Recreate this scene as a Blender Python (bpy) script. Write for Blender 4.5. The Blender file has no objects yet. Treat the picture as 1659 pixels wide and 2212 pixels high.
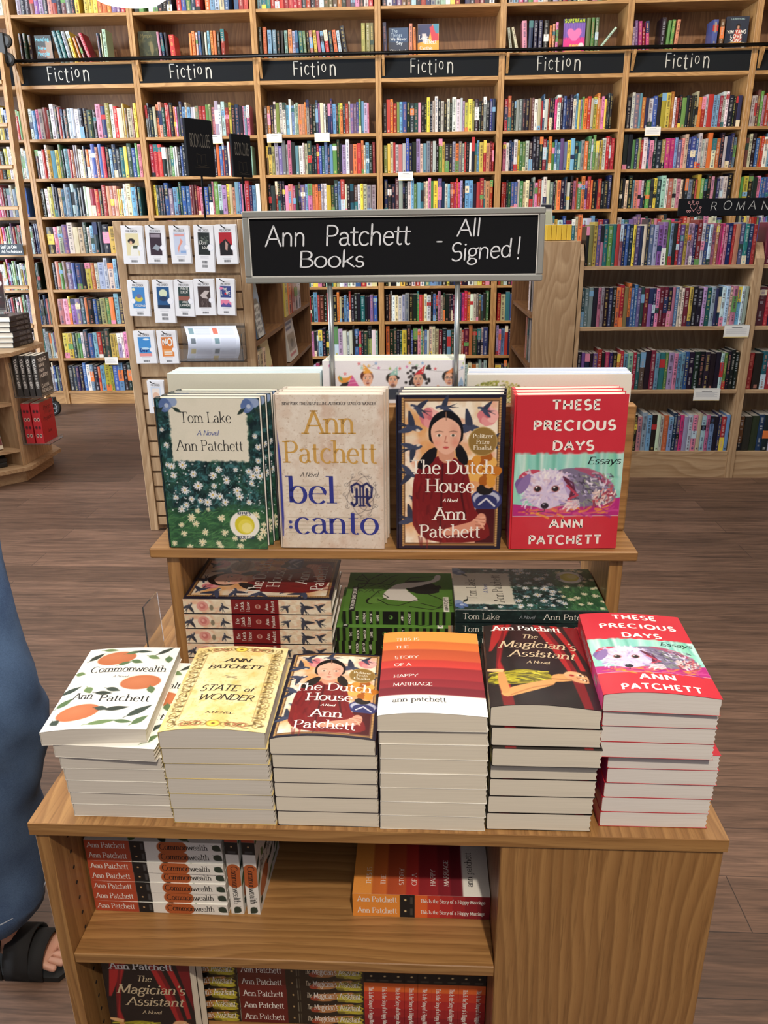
import bpy, math, random
import numpy as np
from math import pi, sin, cos, radians as R
from mathutils import Vector, Matrix, Euler

scn = bpy.context.scene
COL = scn.collection

# ------------------------------------------------------------------ camera
def cam_axes(yaw, pitch, roll):
    cy, sy = cos(yaw), sin(yaw)
    f = Vector((sy * cos(pitch), cy * cos(pitch), -sin(pitch)))
    r = Vector((cy, -sy, 0)); u = r.cross(f)
    return cos(roll) * r + sin(roll) * u, -sin(roll) * r + cos(roll) * u, f
cd = bpy.data.cameras.new('camera')
cam = bpy.data.objects.new('camera', cd); COL.objects.link(cam)
_r, _u, _f = cam_axes(-0.05166, 0.3535, -0.01354)
cam.matrix_world = Matrix(((_r.x, _u.x, -_f.x, 0.52111), (_r.y, _u.y, -_f.y, -0.796), (_r.z, _u.z, -_f.z, 1.40212), (0, 0, 0, 1)))
cd.sensor_fit = 'VERTICAL'; cd.sensor_height = 24.0
cd.lens = 1669.735 / 2212 * 24.0
cd.clip_start = 0.05
scn.camera = cam

# ------------------------------------------------------------------ light
scn.view_settings.view_transform = 'Standard'
scn.view_settings.look = 'None'
scn.view_settings.exposure = 0.0
scn.view_settings.gamma = 1.0
w = bpy.data.worlds.new('world'); scn.world = w; w.use_nodes = True
w.node_tree.nodes['Background'].inputs[0].default_value = (0.62, 0.75, 1.0, 1)
w.node_tree.nodes['Background'].inputs[1].default_value = 0.2
def area(name, loc, aim, size, power, col, sizey=None, spread=None):
    l = bpy.data.lights.new(name, 'AREA'); l.energy = power; l.color = col; l.size = size
    if sizey: l.shape = 'RECTANGLE'; l.size_y = sizey
    if spread: l.spread = spread
    o = bpy.data.objects.new(name, l); COL.objects.link(o); o.location = loc
    o.rotation_euler = (Vector(aim) - Vector(loc)).to_track_quat('-Z', 'Y').to_euler(); return o
def spot(name, loc, aim, power, col, ang, blend=0.6, rad=0.05):
    l = bpy.data.lights.new(name, 'SPOT'); l.energy = power; l.color = col
    l.spot_size = R(ang); l.spot_blend = blend; l.shadow_soft_size = rad
    o = bpy.data.objects.new(name, l); COL.objects.link(o); o.location = loc
    o.rotation_euler = (Vector(aim) - Vector(loc)).to_track_quat('-Z', 'Y').to_euler(); return o
WARM = (1.0, 0.86, 0.69); WARM2 = (1.0, 0.82, 0.6); DAY = (0.86, 0.93, 1.0)
area('window_daylight', (-5.6, 1.5, 2.1), (0.6, 3.0, 0.9), 2.6, 700, DAY, 4.0)
area('ceiling_and_fill_area', (0.5, 1.6, 3.9), (0.5, 1.7, 0), 3.5, 130, (1.0, 0.93, 0.84), 3.5)
area('ceiling_and_fill_area', (0.8, -2.3, 3.6), (0.5, 0.2, 0.6), 1.6, 30, (1.0, 0.9, 0.78), 1.6)  # unseen front fill added overhead behind the camera to brighten the page blocks
spot('ceiling_spot', (0.95, -1.9, 3.5), (0.5, 0.2, 0.7), 315, WARM, 44)
spot('ceiling_spot', (-0.4, 0.9, 3.7), (0.3, 0.3, 0.9), 60, WARM, 60)
for _x in (-1.9, -0.2, 1.5, 3.2):
    spot('wall_spot', (_x, 3.6, 4.0), (_x + 0.1, 5.75, 1.7), 120, WARM2, 92, 0.8)

# ------------------------------------------------------------------ helpers
def lin(c):
    c = np.asarray(c, dtype=np.float64) / 255.0
    return np.where(c <= 0.04045, c / 12.92, ((c + 0.055) / 1.055) ** 2.4)

class MB:
    """collects geometry for ONE mesh object"""
    def __init__(s):
        s.v = []; s.f = []; s.m = []; s.c = []; s.g = []; s.n = 0
    def add(s, vs, fs, m=0, c=(200, 200, 200)):
        vs = np.asarray(vs, dtype=np.float64).reshape(-1, 3)
        c = np.asarray(c, dtype=np.float64)
        if c.ndim == 1: c = np.repeat(c[None], len(vs), 0)
        s.v.append(vs); s.c.append(c)
        for f in fs: s.f.append([i + s.n for i in f]); s.m.append(m)
        s.n += len(vs)
    def box(s, a, b, m=0, c=(200, 200, 200), bev=0.0):
        x0, y0, z0 = a; x1, y1, z1 = b
        if bev > 0:
            e = min(bev, abs(x1 - x0) / 3, abs(y1 - y0) / 3, abs(z1 - z0) / 3)
            vs = []; idx = {}
            for i, X in enumerate((x0, x1)):
                for j, Y in enumerate((y0, y1)):
                    for k, Z in enumerate((z0, z1)):
                        sx, sy, sz = (1, -1)[i] * e, (1, -1)[j] * e, (1, -1)[k] * e
                        for ax, p in enumerate(((X, Y + sy, Z + sz), (X + sx, Y, Z + sz), (X + sx, Y + sy, Z))):
                            idx[(i, j, k, ax)] = len(vs); vs.append(p)
            fs = []
            g = lambda i, j, k, ax: idx[(i, j, k, ax)]
            for i in (0, 1):
                q = [g(i, 0, 0, 0), g(i, 1, 0, 0), g(i, 1, 1, 0), g(i, 0, 1, 0)]; fs.append(q if i else q[::-1])
                q = [g(0, i, 0, 1), g(0, i, 1, 1), g(1, i, 1, 1), g(1, i, 0, 1)]; fs.append(q if i else q[::-1])
                q = [g(0, 0, i, 2), g(1, 0, i, 2), g(1, 1, i, 2), g(0, 1, i, 2)]; fs.append(q if i else q[::-1])
            for i in (0, 1):
                for j in (0, 1):
                    fs.append([g(i, j, 0, 0), g(i, j, 1, 0), g(i, j, 1, 1), g(i, j, 0, 1)])
                    fs.append([g(i, 0, j, 0), g(i, 1, j, 0), g(i, 1, j, 2), g(i, 0, j, 2)])
                    fs.append([g(0, i, j, 1), g(1, i, j, 1), g(1, i, j, 2), g(0, i, j, 2)])
                    for k in (0, 1): fs.append([g(i, j, k, 0), g(i, j, k, 1), g(i, j, k, 2)])
            cen = np.array([(x0 + x1) / 2, (y0 + y1) / 2, (z0 + z1) / 2]); V = np.array(vs); out = []
            for f in fs:
                p = V[f]; n = np.cross(p[1] - p[0], p[2] - p[0])
                out.append(f if n @ (p.mean(0) - cen) > 0 else f[::-1])
            s.add(vs, out, m, c); return
        vs = [(x0, y0, z0), (x1, y0, z0), (x1, y1, z0), (x0, y1, z0), (x0, y0, z1), (x1, y0, z1), (x1, y1, z1), (x0, y1, z1)]
        s.add(vs, [(3, 2, 1, 0), (4, 5, 6, 7), (0, 1, 5, 4), (1, 2, 6, 5), (2, 3, 7, 6), (3, 0, 4, 7)], m, c)
    def quad(s, O, U, V, m=0, c=(200, 200, 200)):
        O, U, V = map(np.asarray, (O, U, V)); s.add([O, O + U, O + U + V, O + V], [(0, 1, 2, 3)], m, c)
    def prism(s, poly, axis, a, b, m=0, c=(200, 200, 200), smooth=False):
        """2-D polygon (ccw) swept along axis 0/1/2 from a to b"""
        n = len(poly); vs = []
        for t in (a, b):
            for p in poly:
                q = [p[0], p[1]]; q.insert(axis, t); vs.append(q)
        fs = [list(range(n))[::-1], [n + i for i in range(n)]]
        for i in range(n): j = (i + 1) % n; fs.append([i, j, n + j, n + i])
        V = np.array(vs); ar = sum(poly[i][0] * poly[(i + 1) % n][1] - poly[(i + 1) % n][0] * poly[i][1] for i in range(n))
        flip = (ar < 0) ^ (axis == 1)
        s.add(vs, [f[::-1] for f in fs] if flip else fs, m, c)
    def tube(s, pts, r, m=0, c=(200, 200, 200), seg=10, caps=True):
        pts = [Vector(p) for p in pts]; rs = r if isinstance(r, (list, tuple)) else [r] * len(pts)
        vs = []; up = None
        for i, p in enumerate(pts):
            t = (pts[min(i + 1, len(pts) - 1)] - pts[max(i - 1, 0)]).normalized()
            if up is None: up = t.orthogonal().normalized()
            a = (up - t * up.dot(t)).normalized(); up = a; b = t.cross(a)
            for k in range(seg):
                q = p + rs[i] * (cos(2 * pi * k / seg) * a + sin(2 * pi * k / seg) * b); vs.append(q[:])
        fs = []
        for i in range(len(pts) - 1):
            for k in range(seg):
                k2 = (k + 1) % seg; fs.append([i * seg + k, i * seg + k2, (i + 1) * seg + k2, (i + 1) * seg + k])
        if caps: fs.append(list(range(seg))[::-1]); fs.append([(len(pts) - 1) * seg + k for k in range(seg)])
        s.add(vs, fs, m, c)
    def lathe(s, prof, cen, axis=2, m=0, c=(200, 200, 200), seg=32):
        vs = []; cen = np.array(cen, float)
        for r_, h in prof:
            for k in range(seg):
                a = 2 * pi * k / seg; q = [r_ * cos(a), r_ * sin(a)]; q.insert(axis, h); vs.append(cen + q)
        fs = []
        for i in range(len(prof) - 1):
            for k in range(seg):
                k2 = (k + 1) % seg; fs.append([i * seg + k, i * seg + k2, (i + 1) * seg + k2, (i + 1) * seg + k])
        s.add(vs, fs, m, c)
    def grid(s, img, O, U, V, m=0):
        """img rows run from the top; O is the bottom-left corner; U,V full edges"""
        ny, nx = img.shape[0] - 1, img.shape[1] - 1
        O, U, V = (np.asarray(t, dtype=np.float64) for t in (O, U, V))
        a = np.linspace(0, 1, nx + 1); b = np.linspace(1, 0, ny + 1)
        P = O + a[None, :, None] * U + b[:, None, None] * V
        idx = np.arange((ny + 1) * (nx + 1)).reshape(ny + 1, nx + 1)
        q = np.stack([idx[1:, :-1], idx[1:, 1:], idx[:-1, 1:], idx[:-1, :-1]], -1).reshape(-1, 4) + s.n
        s.v.append(P.reshape(-1, 3)); s.c.append(img.reshape(-1, 3)); s.g.append((q, m)); s.n += P.shape[0] * P.shape[1]
    def poly2(s, quads, O, U, V, m=0, c=(0, 0, 0)):
        """flat 2-D quads drawn in the frame O + x U + y V"""
        O, U, V = (np.asarray(t, dtype=np.float64) for t in (O, U, V))
        if not len(quads): return
        q = np.array(quads, dtype=np.float64)
        ar = 0
        for i in range(q.shape[1]):
            j = (i + 1) % q.shape[1]; ar = ar + q[:, i, 0] * q[:, j, 1] - q[:, j, 0] * q[:, i, 1]
        q[ar < 0] = q[ar < 0][:, ::-1]
        P = O + q[..., 0:1] * U + q[..., 1:2] * V
        k = q.shape[1]; idx = np.arange(len(q) * k).reshape(-1, k) + s.n
        s.v.append(P.reshape(-1, 3)); s.c.append(np.repeat(np.asarray(c, float)[None], len(q) * k, 0))
        s.g.append((idx, m)) if k == 4 else [(s.f.append(list(r_)), s.m.append(m)) for r_ in idx]
        s.n += len(q) * k
    def text(s, t, O, U, V, h, c, style='serif', align='c', m=0, xs=1.0, track=0.0, lift=0.00022, width=None):
        """O = anchor on the base line (metres), U,V unit vectors of the writing direction"""
        qs, wd = text_quads(t, style, xs, track)
        k = h; kx = h
        if width: kx = width / max(wd, 1e-6)
        off = {'c': -wd / 2, 'l': 0, 'r': -wd}[align]
        U = np.asarray(U, float); V = np.asarray(V, float); N = np.cross(U, V)
        qs = np.array(qs); qs[..., 0] = (qs[..., 0] + off)
        s.poly2(qs, np.asarray(O, float) + N * lift, U * kx, V * k, m, c)
    def deform(s, fn):
        s.v = [fn(a) for a in s.v]
    def mesh(s, name, mats):
        me = bpy.data.meshes.new(name)
        V = np.concatenate(s.v); C = np.concatenate(s.c)
        nq = sum(len(q) for q, _ in s.g)
        loops = [i for f in s.f for i in f]; tot = [len(f) for f in s.f]
        mi = list(s.m)
        L = [np.array(loops, dtype=np.int32)] + [q.reshape(-1).astype(np.int32) for q, _ in s.g]
        T = [np.array(tot, dtype=np.int32)] + [np.full(len(q), 4, dtype=np.int32) for q, _ in s.g]
        M = [np.array(mi, dtype=np.int32)] + [np.full(len(q), m, dtype=np.int32) for q, m in s.g]
        L = np.concatenate(L); T = np.concatenate(T); M = np.concatenate(M)
        me.vertices.add(len(V)); me.vertices.foreach_set('co', V.astype(np.float32).reshape(-1))
        me.loops.add(len(L)); me.loops.foreach_set('vertex_index', L)
        me.polygons.add(len(T)); st = np.concatenate([[0], np.cumsum(T)[:-1]]).astype(np.int32)
        me.polygons.foreach_set('loop_start', st); me.polygons.foreach_set('material_index', M)
        sm = np.zeros(len(T), dtype=bool); sm[len(tot):] = True; me.polygons.foreach_set('use_smooth', sm)
        me.update(calc_edges=True)
        at = me.color_attributes.new('Col', 'FLOAT_COLOR', 'POINT')
        C4 = np.ones((len(V), 4), dtype=np.float32); C4[:, :3] = lin(C); at.data.foreach_set('color', C4.reshape(-1))
        for m in mats: me.materials.append(MAT[m])
        return me
    def build(s, name, mats, parent=None, loc=(0, 0, 0), rot=None, smooth=False):
        if isinstance(mats, str): mats = [mats]
        me = s.mesh(name, mats)
        if smooth: me.polygons.foreach_set('use_smooth', np.ones(len(me.polygons), dtype=bool))
        o = bpy.data.objects.new(name, me); COL.objects.link(o); o.parent = parent; o.location = loc
        if rot: o.rotation_euler = rot
        return o

def empty(name, loc=(0, 0, 0), rot=(0, 0, 0)):
    o = bpy.data.objects.new(name, None); COL.objects.link(o); o.location = loc; o.rotation_euler = rot
    o.empty_display_size = 0.05; return o
def tag(o, label=None, cat=None, group=None, kind=None):
    if label: o['label'] = label
    if cat: o['category'] = cat
    if group: o['group'] = group
    if kind: o['kind'] = kind
    return o
def copy_tree(o, parent=None, mw=None):
    c = o.copy(); COL.objects.link(c); c.parent = parent
    for ch in o.children: copy_tree(ch, c)
    return c

# ------------------------------------------------------------------ materials
MAT = {}
def newmat(name):
    m = bpy.data.materials.new(name); m.use_nodes = True; MAT[name] = m
    return m, m.node_tree.nodes, m.node_tree.links, m.node_tree.nodes['Principled BSDF']
def simple(name, col, rough=0.5, metal=0.0, coat=0.0, bump=0.0, bscale=200, spec=0.5):
    m, n, l, b = newmat(name)
    b.inputs['Base Color'].default_value = (*lin(col), 1); b.inputs['Roughness'].default_value = rough
    b.inputs['Metallic'].default_value = metal; b.inputs['Coat Weight'].default_value = coat
    b.inputs['Specular IOR Level'].default_value = spec
    tc = n.new('ShaderNodeTexCoord'); t = n.new('ShaderNodeTexNoise'); t.inputs['Scale'].default_value = bscale
    l.new(tc.outputs['Object'], t.inputs['Vector'])
    mx = n.new('ShaderNodeMix'); mx.data_type = 'RGBA'; mx.blend_type = 'MULTIPLY'; mx.inputs[0].default_value = 0.12
    mx.inputs[6].default_value = (*lin(col), 1); l.new(t.outputs['Color'], mx.inputs[7]); l.new(mx.outputs[2], b.inputs['Base Color'])
    if bump:
        bp = n.new('ShaderNodeBump'); bp.inputs['Strength'].default_value = bump; bp.inputs['Distance'].default_value = 0.002
        l.new(t.outputs['Fac'], bp.inputs['Height']); l.new(bp.outputs[0], b.inputs['Normal'])
    return m
def ink(name, rough, coat=0.0, spec=0.4):
    m, n, l, b = newmat(name)
    a = n.new('ShaderNodeAttribute'); a.attribute_name = 'Col'
    tc = n.new('ShaderNodeTexCoord'); t = n.new('ShaderNodeTexNoise'); t.inputs['Scale'].default_value = 420
    l.new(tc.outputs['Object'], t.inputs['Vector'])
    mr = n.new('ShaderNodeMapRange'); mr.inputs[3].default_value = 0.94; mr.inputs[4].default_value = 1.03; l.new(t.outputs['Fac'], mr.inputs[0])
    vm = n.new('ShaderNodeVectorMath'); vm.operation = 'SCALE'; l.new(a.outputs['Color'], vm.inputs[0]); l.new(mr.outputs[0], vm.inputs['Scale'])
    l.new(vm.outputs[0], b.inputs['Base Color'])
    b.inputs['Roughness'].default_value = rough; b.inputs['Coat Weight'].default_value = coat; b.inputs['Coat Roughness'].default_value = 0.12
    b.inputs['Specular IOR Level'].default_value = spec
ink('print_matte', 0.55); ink('print_gloss', 0.32, 0.25); ink('chalk', 0.9, 0, 0.1)
def wood(name, axis, base, dark, light, scale=1.0, rough=0.42, contrast=1.0, coat=0.1, rings=34, warp=15):
    """straight and cathedral oak grain running along one object axis"""
    m, n, l, b = newmat(name)
    tc = n.new('ShaderNodeTexCoord'); oi = n.new('ShaderNodeObjectInfo')
    ge = n.new('ShaderNodeNewGeometry')
    add = n.new('ShaderNodeVectorMath'); add.operation = 'ADD'
    sc = n.new('ShaderNodeVectorMath'); sc.operation = 'SCALE'; sc.inputs['Scale'].default_value = 7.3
    cmb = n.new('ShaderNodeCombineXYZ')
    l.new(oi.outputs['Random'], cmb.inputs[0]); l.new(oi.outputs['Random'], cmb.inputs[1]); l.new(oi.outputs['Random'], cmb.inputs[2])
    isl = n.new('ShaderNodeVectorMath'); isl.operation = 'SCALE'; isl.inputs['Scale'].default_value = 5.1
    cm2 = n.new('ShaderNodeCombineXYZ')
    for i in range(3): l.new(ge.outputs['Random Per Island'], cm2.inputs[i])
    l.new(cm2.outputs[0], isl.inputs[0])
    l.new(cmb.outputs[0], sc.inputs[0]); l.new(tc.outputs['Object'], add.inputs[0]); l.new(sc.outputs[0], add.inputs[1])
    ad2 = n.new('ShaderNodeVectorMath'); ad2.operation = 'ADD'; l.new(add.outputs[0], ad2.inputs[0]); l.new(isl.outputs[0], ad2.inputs[1])
    def mapped(long, cross):
        mp = n.new('ShaderNodeMapping'); s3 = [cross * scale] * 3; s3[axis] = long * scale
        mp.inputs['Scale'].default_value = s3; l.new(ad2.outputs[0], mp.inputs['Vector']); return mp.outputs[0]
    # growth rings: straight lines across the grain, bent by a slow noise into cathedral figure
    w1 = n.new('ShaderNodeTexNoise'); w1.inputs['Scale'].default_value = 1.0; w1.inputs['Detail'].default_value = 2.5
    l.new(mapped(1.1, 4.2), w1.inputs['Vector'])
    dt = n.new('ShaderNodeVectorMath'); dt.operation = 'DOT_PRODUCT'; k3 = [1.0, 0.8, 0.9]; k3[axis] = 0.0; dt.inputs[1].default_value = k3; l.new(ad2.outputs[0], dt.inputs[0])
    mu = n.new('ShaderNodeMath'); mu.operation = 'MULTIPLY'; mu.inputs[1].default_value = rings * scale; l.new(dt.outputs['Value'], mu.inputs[0])
    ml = n.new('ShaderNodeMath'); ml.operation = 'MULTIPLY_ADD'; ml.inputs[1].default_value = warp; l.new(w1.outputs['Fac'], ml.inputs[0]); l.new(mu.outputs[0], ml.inputs[2])
    sn = n.new('ShaderNodeMath'); sn.operation = 'FRACT'; l.new(ml.outputs[0], sn.inputs[0])
    # fine pores
    w2 = n.new('ShaderNodeTexNoise'); w2.inputs['Scale'].default_value = 1.0; w2.inputs['Detail'].default_value = 3; w2.inputs['Roughness'].default_value = 0.7
    l.new(mapped(11, 330), w2.inputs['Vector'])
    w3 = n.new('ShaderNodeTexNoise'); w3.inputs['Scale'].default_value = 1.0; w3.inputs['Detail'].default_value = 3
    l.new(mapped(1.2, 55), w3.inputs['Vector'])
    r1 = n.new('ShaderNodeValToRGB'); r1.color_ramp.elements[0].position = 0.0; r1.color_ramp.elements[1].position = 1.0
    r1.color_ramp.elements[0].color = (*lin(light), 1); r1.color_ramp.elements[1].color = (*lin(light), 1)
    e = r1.color_ramp.elements.new(0.55); e.color = (*lin(base), 1)
    e = r1.color_ramp.elements.new(0.84); e.color = (*(lin(base) * (1 - .38 * contrast) + lin(dark) * .38 * contrast), 1)
    l.new(sn.outputs[0], r1.inputs[0])
    mx = n.new('ShaderNodeMix'); mx.data_type = 'RGBA'; mx.inputs[7].default_value = (*lin(dark), 1)
    mr = n.new('ShaderNodeMapRange'); mr.inputs[1].default_value = 0.5; mr.inputs[2].default_value = 0.72; mr.inputs[4].default_value = 0.75 * contrast
    l.new(w2.outputs['Fac'], mr.inputs[0]); l.new(mr.outputs[0], mx.inputs[0]); l.new(r1.outputs[0], mx.inputs[6])
    mx2 = n.new('ShaderNodeMix'); mx2.data_type = 'RGBA'; mx2.inputs[7].default_value = (*lin(dark), 1)
    mr2 = n.new('ShaderNodeMapRange'); mr2.inputs[1].default_value = 0.45; mr2.inputs[2].default_value = 0.8; mr2.inputs[4].default_value = 0.6 * contrast
    l.new(w3.outputs['Fac'], mr2.inputs[0]); l.new(mr2.outputs[0], mx2.inputs[0]); l.new(mx.outputs[2], mx2.inputs[6])
    hs = n.new('ShaderNodeHueSaturation'); mr3 = n.new('ShaderNodeMapRange'); mr3.inputs[3].default_value = 0.9; mr3.inputs[4].default_value = 1.08
    l.new(ge.outputs['Random Per Island'], mr3.inputs[0]); l.new(mr3.outputs[0], hs.inputs['Value']); l.new(mx2.outputs[2], hs.inputs['Color'])
    l.new(hs.outputs[0], b.inputs['Base Color'])
    b.inputs['Roughness'].default_value = rough; b.inputs['Coat Weight'].default_value = coat; b.inputs['Coat Roughness'].default_value = 0.25
    bp = n.new('ShaderNodeBump'); bp.inputs['Strength'].default_value = 0.15; bp.inputs['Distance'].default_value = 0.001
    l.new(w2.outputs['Fac'], bp.inputs['Height']); l.new(bp.outputs[0], b.inputs['Normal'])
for _i, _a in enumerate('xyz'):
    wood('oak_' + _a, _i, (174, 132, 82), (122, 84, 46), (190, 148, 96), 1.0, 0.42, 0.7)            # display table and wall cases
    wood('table_oak_' + _a, _i, (154, 112, 66), (106, 72, 38), (170, 128, 78), 1.0, 0.42, 0.75, 0.1, 62, 11)
    wood('pale_oak_' + _a, _i, (178, 146, 110), (138, 106, 74), (192, 162, 126), 0.8, 0.5, 0.8)
    wood('brown_oak_' + _a, _i, (132, 92, 58), (92, 60, 36), (146, 106, 68), 0.9, 0.5, 0.8)
simple('chalkboard', (26, 29, 33), 0.85, bscale=9, spec=0.15)
simple('sign_black', (17, 19, 24), 0.8, spec=0.15)
simple('black_metal', (18, 18, 20), 0.3, 0.6)
simple('black_plastic', (16, 16, 17), 0.45)
simple('rubber', (20, 20, 20), 0.7)
simple('grey_metal', (140, 143, 142), 0.5, 0.1, bump=0.03, bscale=600)
simple('steel', (176, 184, 190), 0.3, 0.75)
simple('white_edge', (214, 216, 214), 0.5)
simple('plaster', (196, 186, 170), 0.9)
simple('ceiling_paint', (205, 200, 192), 0.9)
simple('dark_hole', (30, 20, 12), 0.9)
m, n, l, b = newmat('acrylic')
b.inputs['Base Color'].default_value = (0.97, 0.985, 1, 1); b.inputs['Roughness'].default_value = 0.04
b.inputs['Transmission Weight'].default_value = 0.96; b.inputs['IOR'].default_value = 1.25
def paper_mat(name, col, line, axis, scale):
    """page block: fine sheet lines stacked along one axis"""
    m, n, l, b = newmat(name)
    tc = n.new('ShaderNodeTexCoord'); mp = n.new('ShaderNodeMapping'); s3 = [3, 3, 3]; s3[axis] = scale
    mp.inputs['Scale'].default_value = s3; l.new(tc.outputs['Object'], mp.inputs[0])
    t = n.new('ShaderNodeTexNoise'); t.inputs['Scale'].default_value = 1; t.inputs['Detail'].default_value = 2; l.new(mp.outputs[0], t.inputs[0])
    r = n.new('ShaderNodeValToRGB'); r.color_ramp.elements[0].position = 0.3; r.color_ramp.elements[1].position = 0.66
    r.color_ramp.elements[0].color = (*lin(line), 1); r.color_ramp.elements[1].color = (*lin(col), 1)
    l.new(t.outputs['Fac'], r.inputs[0]); l.new(r.outputs[0], b.inputs['Base Color']); b.inputs['Roughness'].default_value = 0.85
    bp = n.new('ShaderNodeBump'); bp.inputs['Strength'].default_value = 0.08; bp.inputs['Distance'].default_value = 0.0003
    l.new(t.outputs['Fac'], bp.inputs['Height']); l.new(bp.outputs[0], b.inputs['Normal'])
paper_mat('pages', (228, 220, 204), (212, 204, 188), 1, 1500)
paper_mat('pages_grey', (216, 211, 203), (196, 190, 180), 1, 1500)
paper_mat('pages_white', (232, 228, 224), (214, 208, 202), 1, 1500)
# floor: long vinyl planks running across the shop
m, n, l, b = newmat('vinyl_plank')
tc = n.new('ShaderNodeTexCoord')
br = n.new('ShaderNodeTexBrick'); br.inputs['Scale'].default_value = 1; br.offset = 0.37; br.inputs['Mortar Size'].default_value = 0.0012
br.inputs['Brick Width'].default_value = 1.22; br.inputs['Row Height'].default_value = 0.152
br.inputs['Color1'].default_value = (*lin((116, 90, 74)), 1); br.inputs['Color2'].default_value = (*lin((92, 70, 56)), 1); br.inputs['Mortar'].default_value = (*lin((62, 48, 40)), 1)
br.inputs['Bias'].default_value = -0.1
l.new(tc.outputs['Object'], br.inputs['Vector'])
mp = n.new('ShaderNodeMapping'); mp.inputs['Scale'].default_value = (2.6, 34, 1); l.new(tc.outputs['Object'], mp.inputs[0])
nz = n.new('ShaderNodeTexNoise'); nz.inputs['Scale'].default_value = 1; nz.inputs['Detail'].default_value = 5; nz.inputs['Roughness'].default_value = 0.65; nz.inputs['Distortion'].default_value = 1.2; l.new(mp.outputs[0], nz.inputs[0])
mp2 = n.new('ShaderNodeMapping'); mp2.inputs['Scale'].default_value = (9, 240, 1); l.new(tc.outputs['Object'], mp2.inputs[0])
nz2 = n.new('ShaderNodeTexNoise'); nz2.inputs['Scale'].default_value = 1; nz2.inputs['Detail'].default_value = 3; l.new(mp2.outputs[0], nz2.inputs[0])
r = n.new('ShaderNodeValToRGB'); r.color_ramp.elements[0].position = 0.3; r.color_ramp.elements[1].position = 0.72
r.color_ramp.elements[0].color = (0.3, 0.28, 0.26, 1); r.color_ramp.elements[1].color = (1.3, 1.24, 1.2, 1); l.new(nz.outputs['Fac'], r.inputs[0])
mx = n.new('ShaderNodeMix'); mx.data_type = 'RGBA'; mx.blend_type = 'MULTIPLY'; mx.inputs[0].default_value = 0.85; l.new(br.outputs[0], mx.inputs[6]); l.new(r.outputs[0], mx.inputs[7])
r2 = n.new('ShaderNodeValToRGB'); r2.color_ramp.elements[0].position = 0.34; r2.color_ramp.elements[1].position = 0.55; r2.color_ramp.elements[0].color = (0.62, 0.6, 0.58, 1); l.new(nz2.outputs['Fac'], r2.inputs[0])
mx2 = n.new('ShaderNodeMix'); mx2.data_type = 'RGBA'; mx2.blend_type = 'MULTIPLY'; mx2.inputs[0].default_value = 0.7; l.new(mx.outputs[2], mx2.inputs[6]); l.new(r2.outputs[0], mx2.inputs[7])
l.new(mx2.outputs[2], b.inputs['Base Color']); b.inputs['Roughness'].default_value = 0.5
bp = n.new('ShaderNodeBump'); bp.inputs['Strength'].default_value = 0.2; bp.inputs['Distance'].default_value = 0.002; l.new(nz.outputs['Fac'], bp.inputs['Height']); l.new(bp.outputs[0], b.inputs['Normal'])
m, n, l, b = newmat('lamp_glow')
b.inputs['Base Color'].default_value = (1, 1, 1, 1); b.inputs['Emission Color'].default_value = (1, 0.97, 0.92, 1); b.inputs['Emission Strength'].default_value = 3.0
m, n, l, b = newmat('denim')
tc = n.new('ShaderNodeTexCoord'); nz = n.new('ShaderNodeTexNoise'); nz.inputs['Scale'].default_value = 9; nz.inputs['Detail'].default_value = 5; l.new(tc.outputs['Object'], nz.inputs[0])
mp = n.new('ShaderNodeMapping'); mp.inputs['Scale'].default_value = (420, 420, 700); mp.inputs['Rotation'].default_value = (0.4, 0.5, 0); l.new(tc.outputs['Object'], mp.inputs[0])
n2 = n.new('ShaderNodeTexNoise'); n2.inputs['Scale'].default_value = 1; l.new(mp.outputs[0], n2.inputs[0])
r = n.new('ShaderNodeValToRGB'); r.color_ramp.elements[0].position = 0.3; r.color_ramp.elements[1].position = 0.75
r.color_ramp.elements[0].color = (*lin((34, 56, 92)), 1); r.color_ramp.elements[1].color = (*lin((84, 112, 150)), 1)
mxx = n.new('ShaderNodeMath'); mxx.operation = 'MULTIPLY_ADD'; mxx.inputs[1].default_value = 0.35; l.new(n2.outputs['Fac'], mxx.inputs[0])
m3 = n.new('ShaderNodeMath'); m3.operation = 'MULTIPLY'; m3.inputs[1].default_value = 0.7; l.new(nz.outputs['Fac'], m3.inputs[0]); l.new(m3.outputs[0], mxx.inputs[2])
l.new(mxx.outputs[0], r.inputs[0]); l.new(r.outputs[0], b.inputs['Base Color']); b.inputs['Roughness'].default_value = 0.9
simple('skin', (196, 148, 128), 0.5, bscale=60); b = MAT['skin'].node_tree.nodes['Principled BSDF']; b.inputs['Subsurface Weight'].default_value = 0.1; b.inputs['Subsurface Radius'].default_value = (0.02, 0.008, 0.004)
simple('hair', (52, 36, 26), 0.5, bscale=120)
simple('black_fabric', (20, 20, 23), 0.85)
simple('toenail', (222, 196, 190), 0.25)
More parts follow.
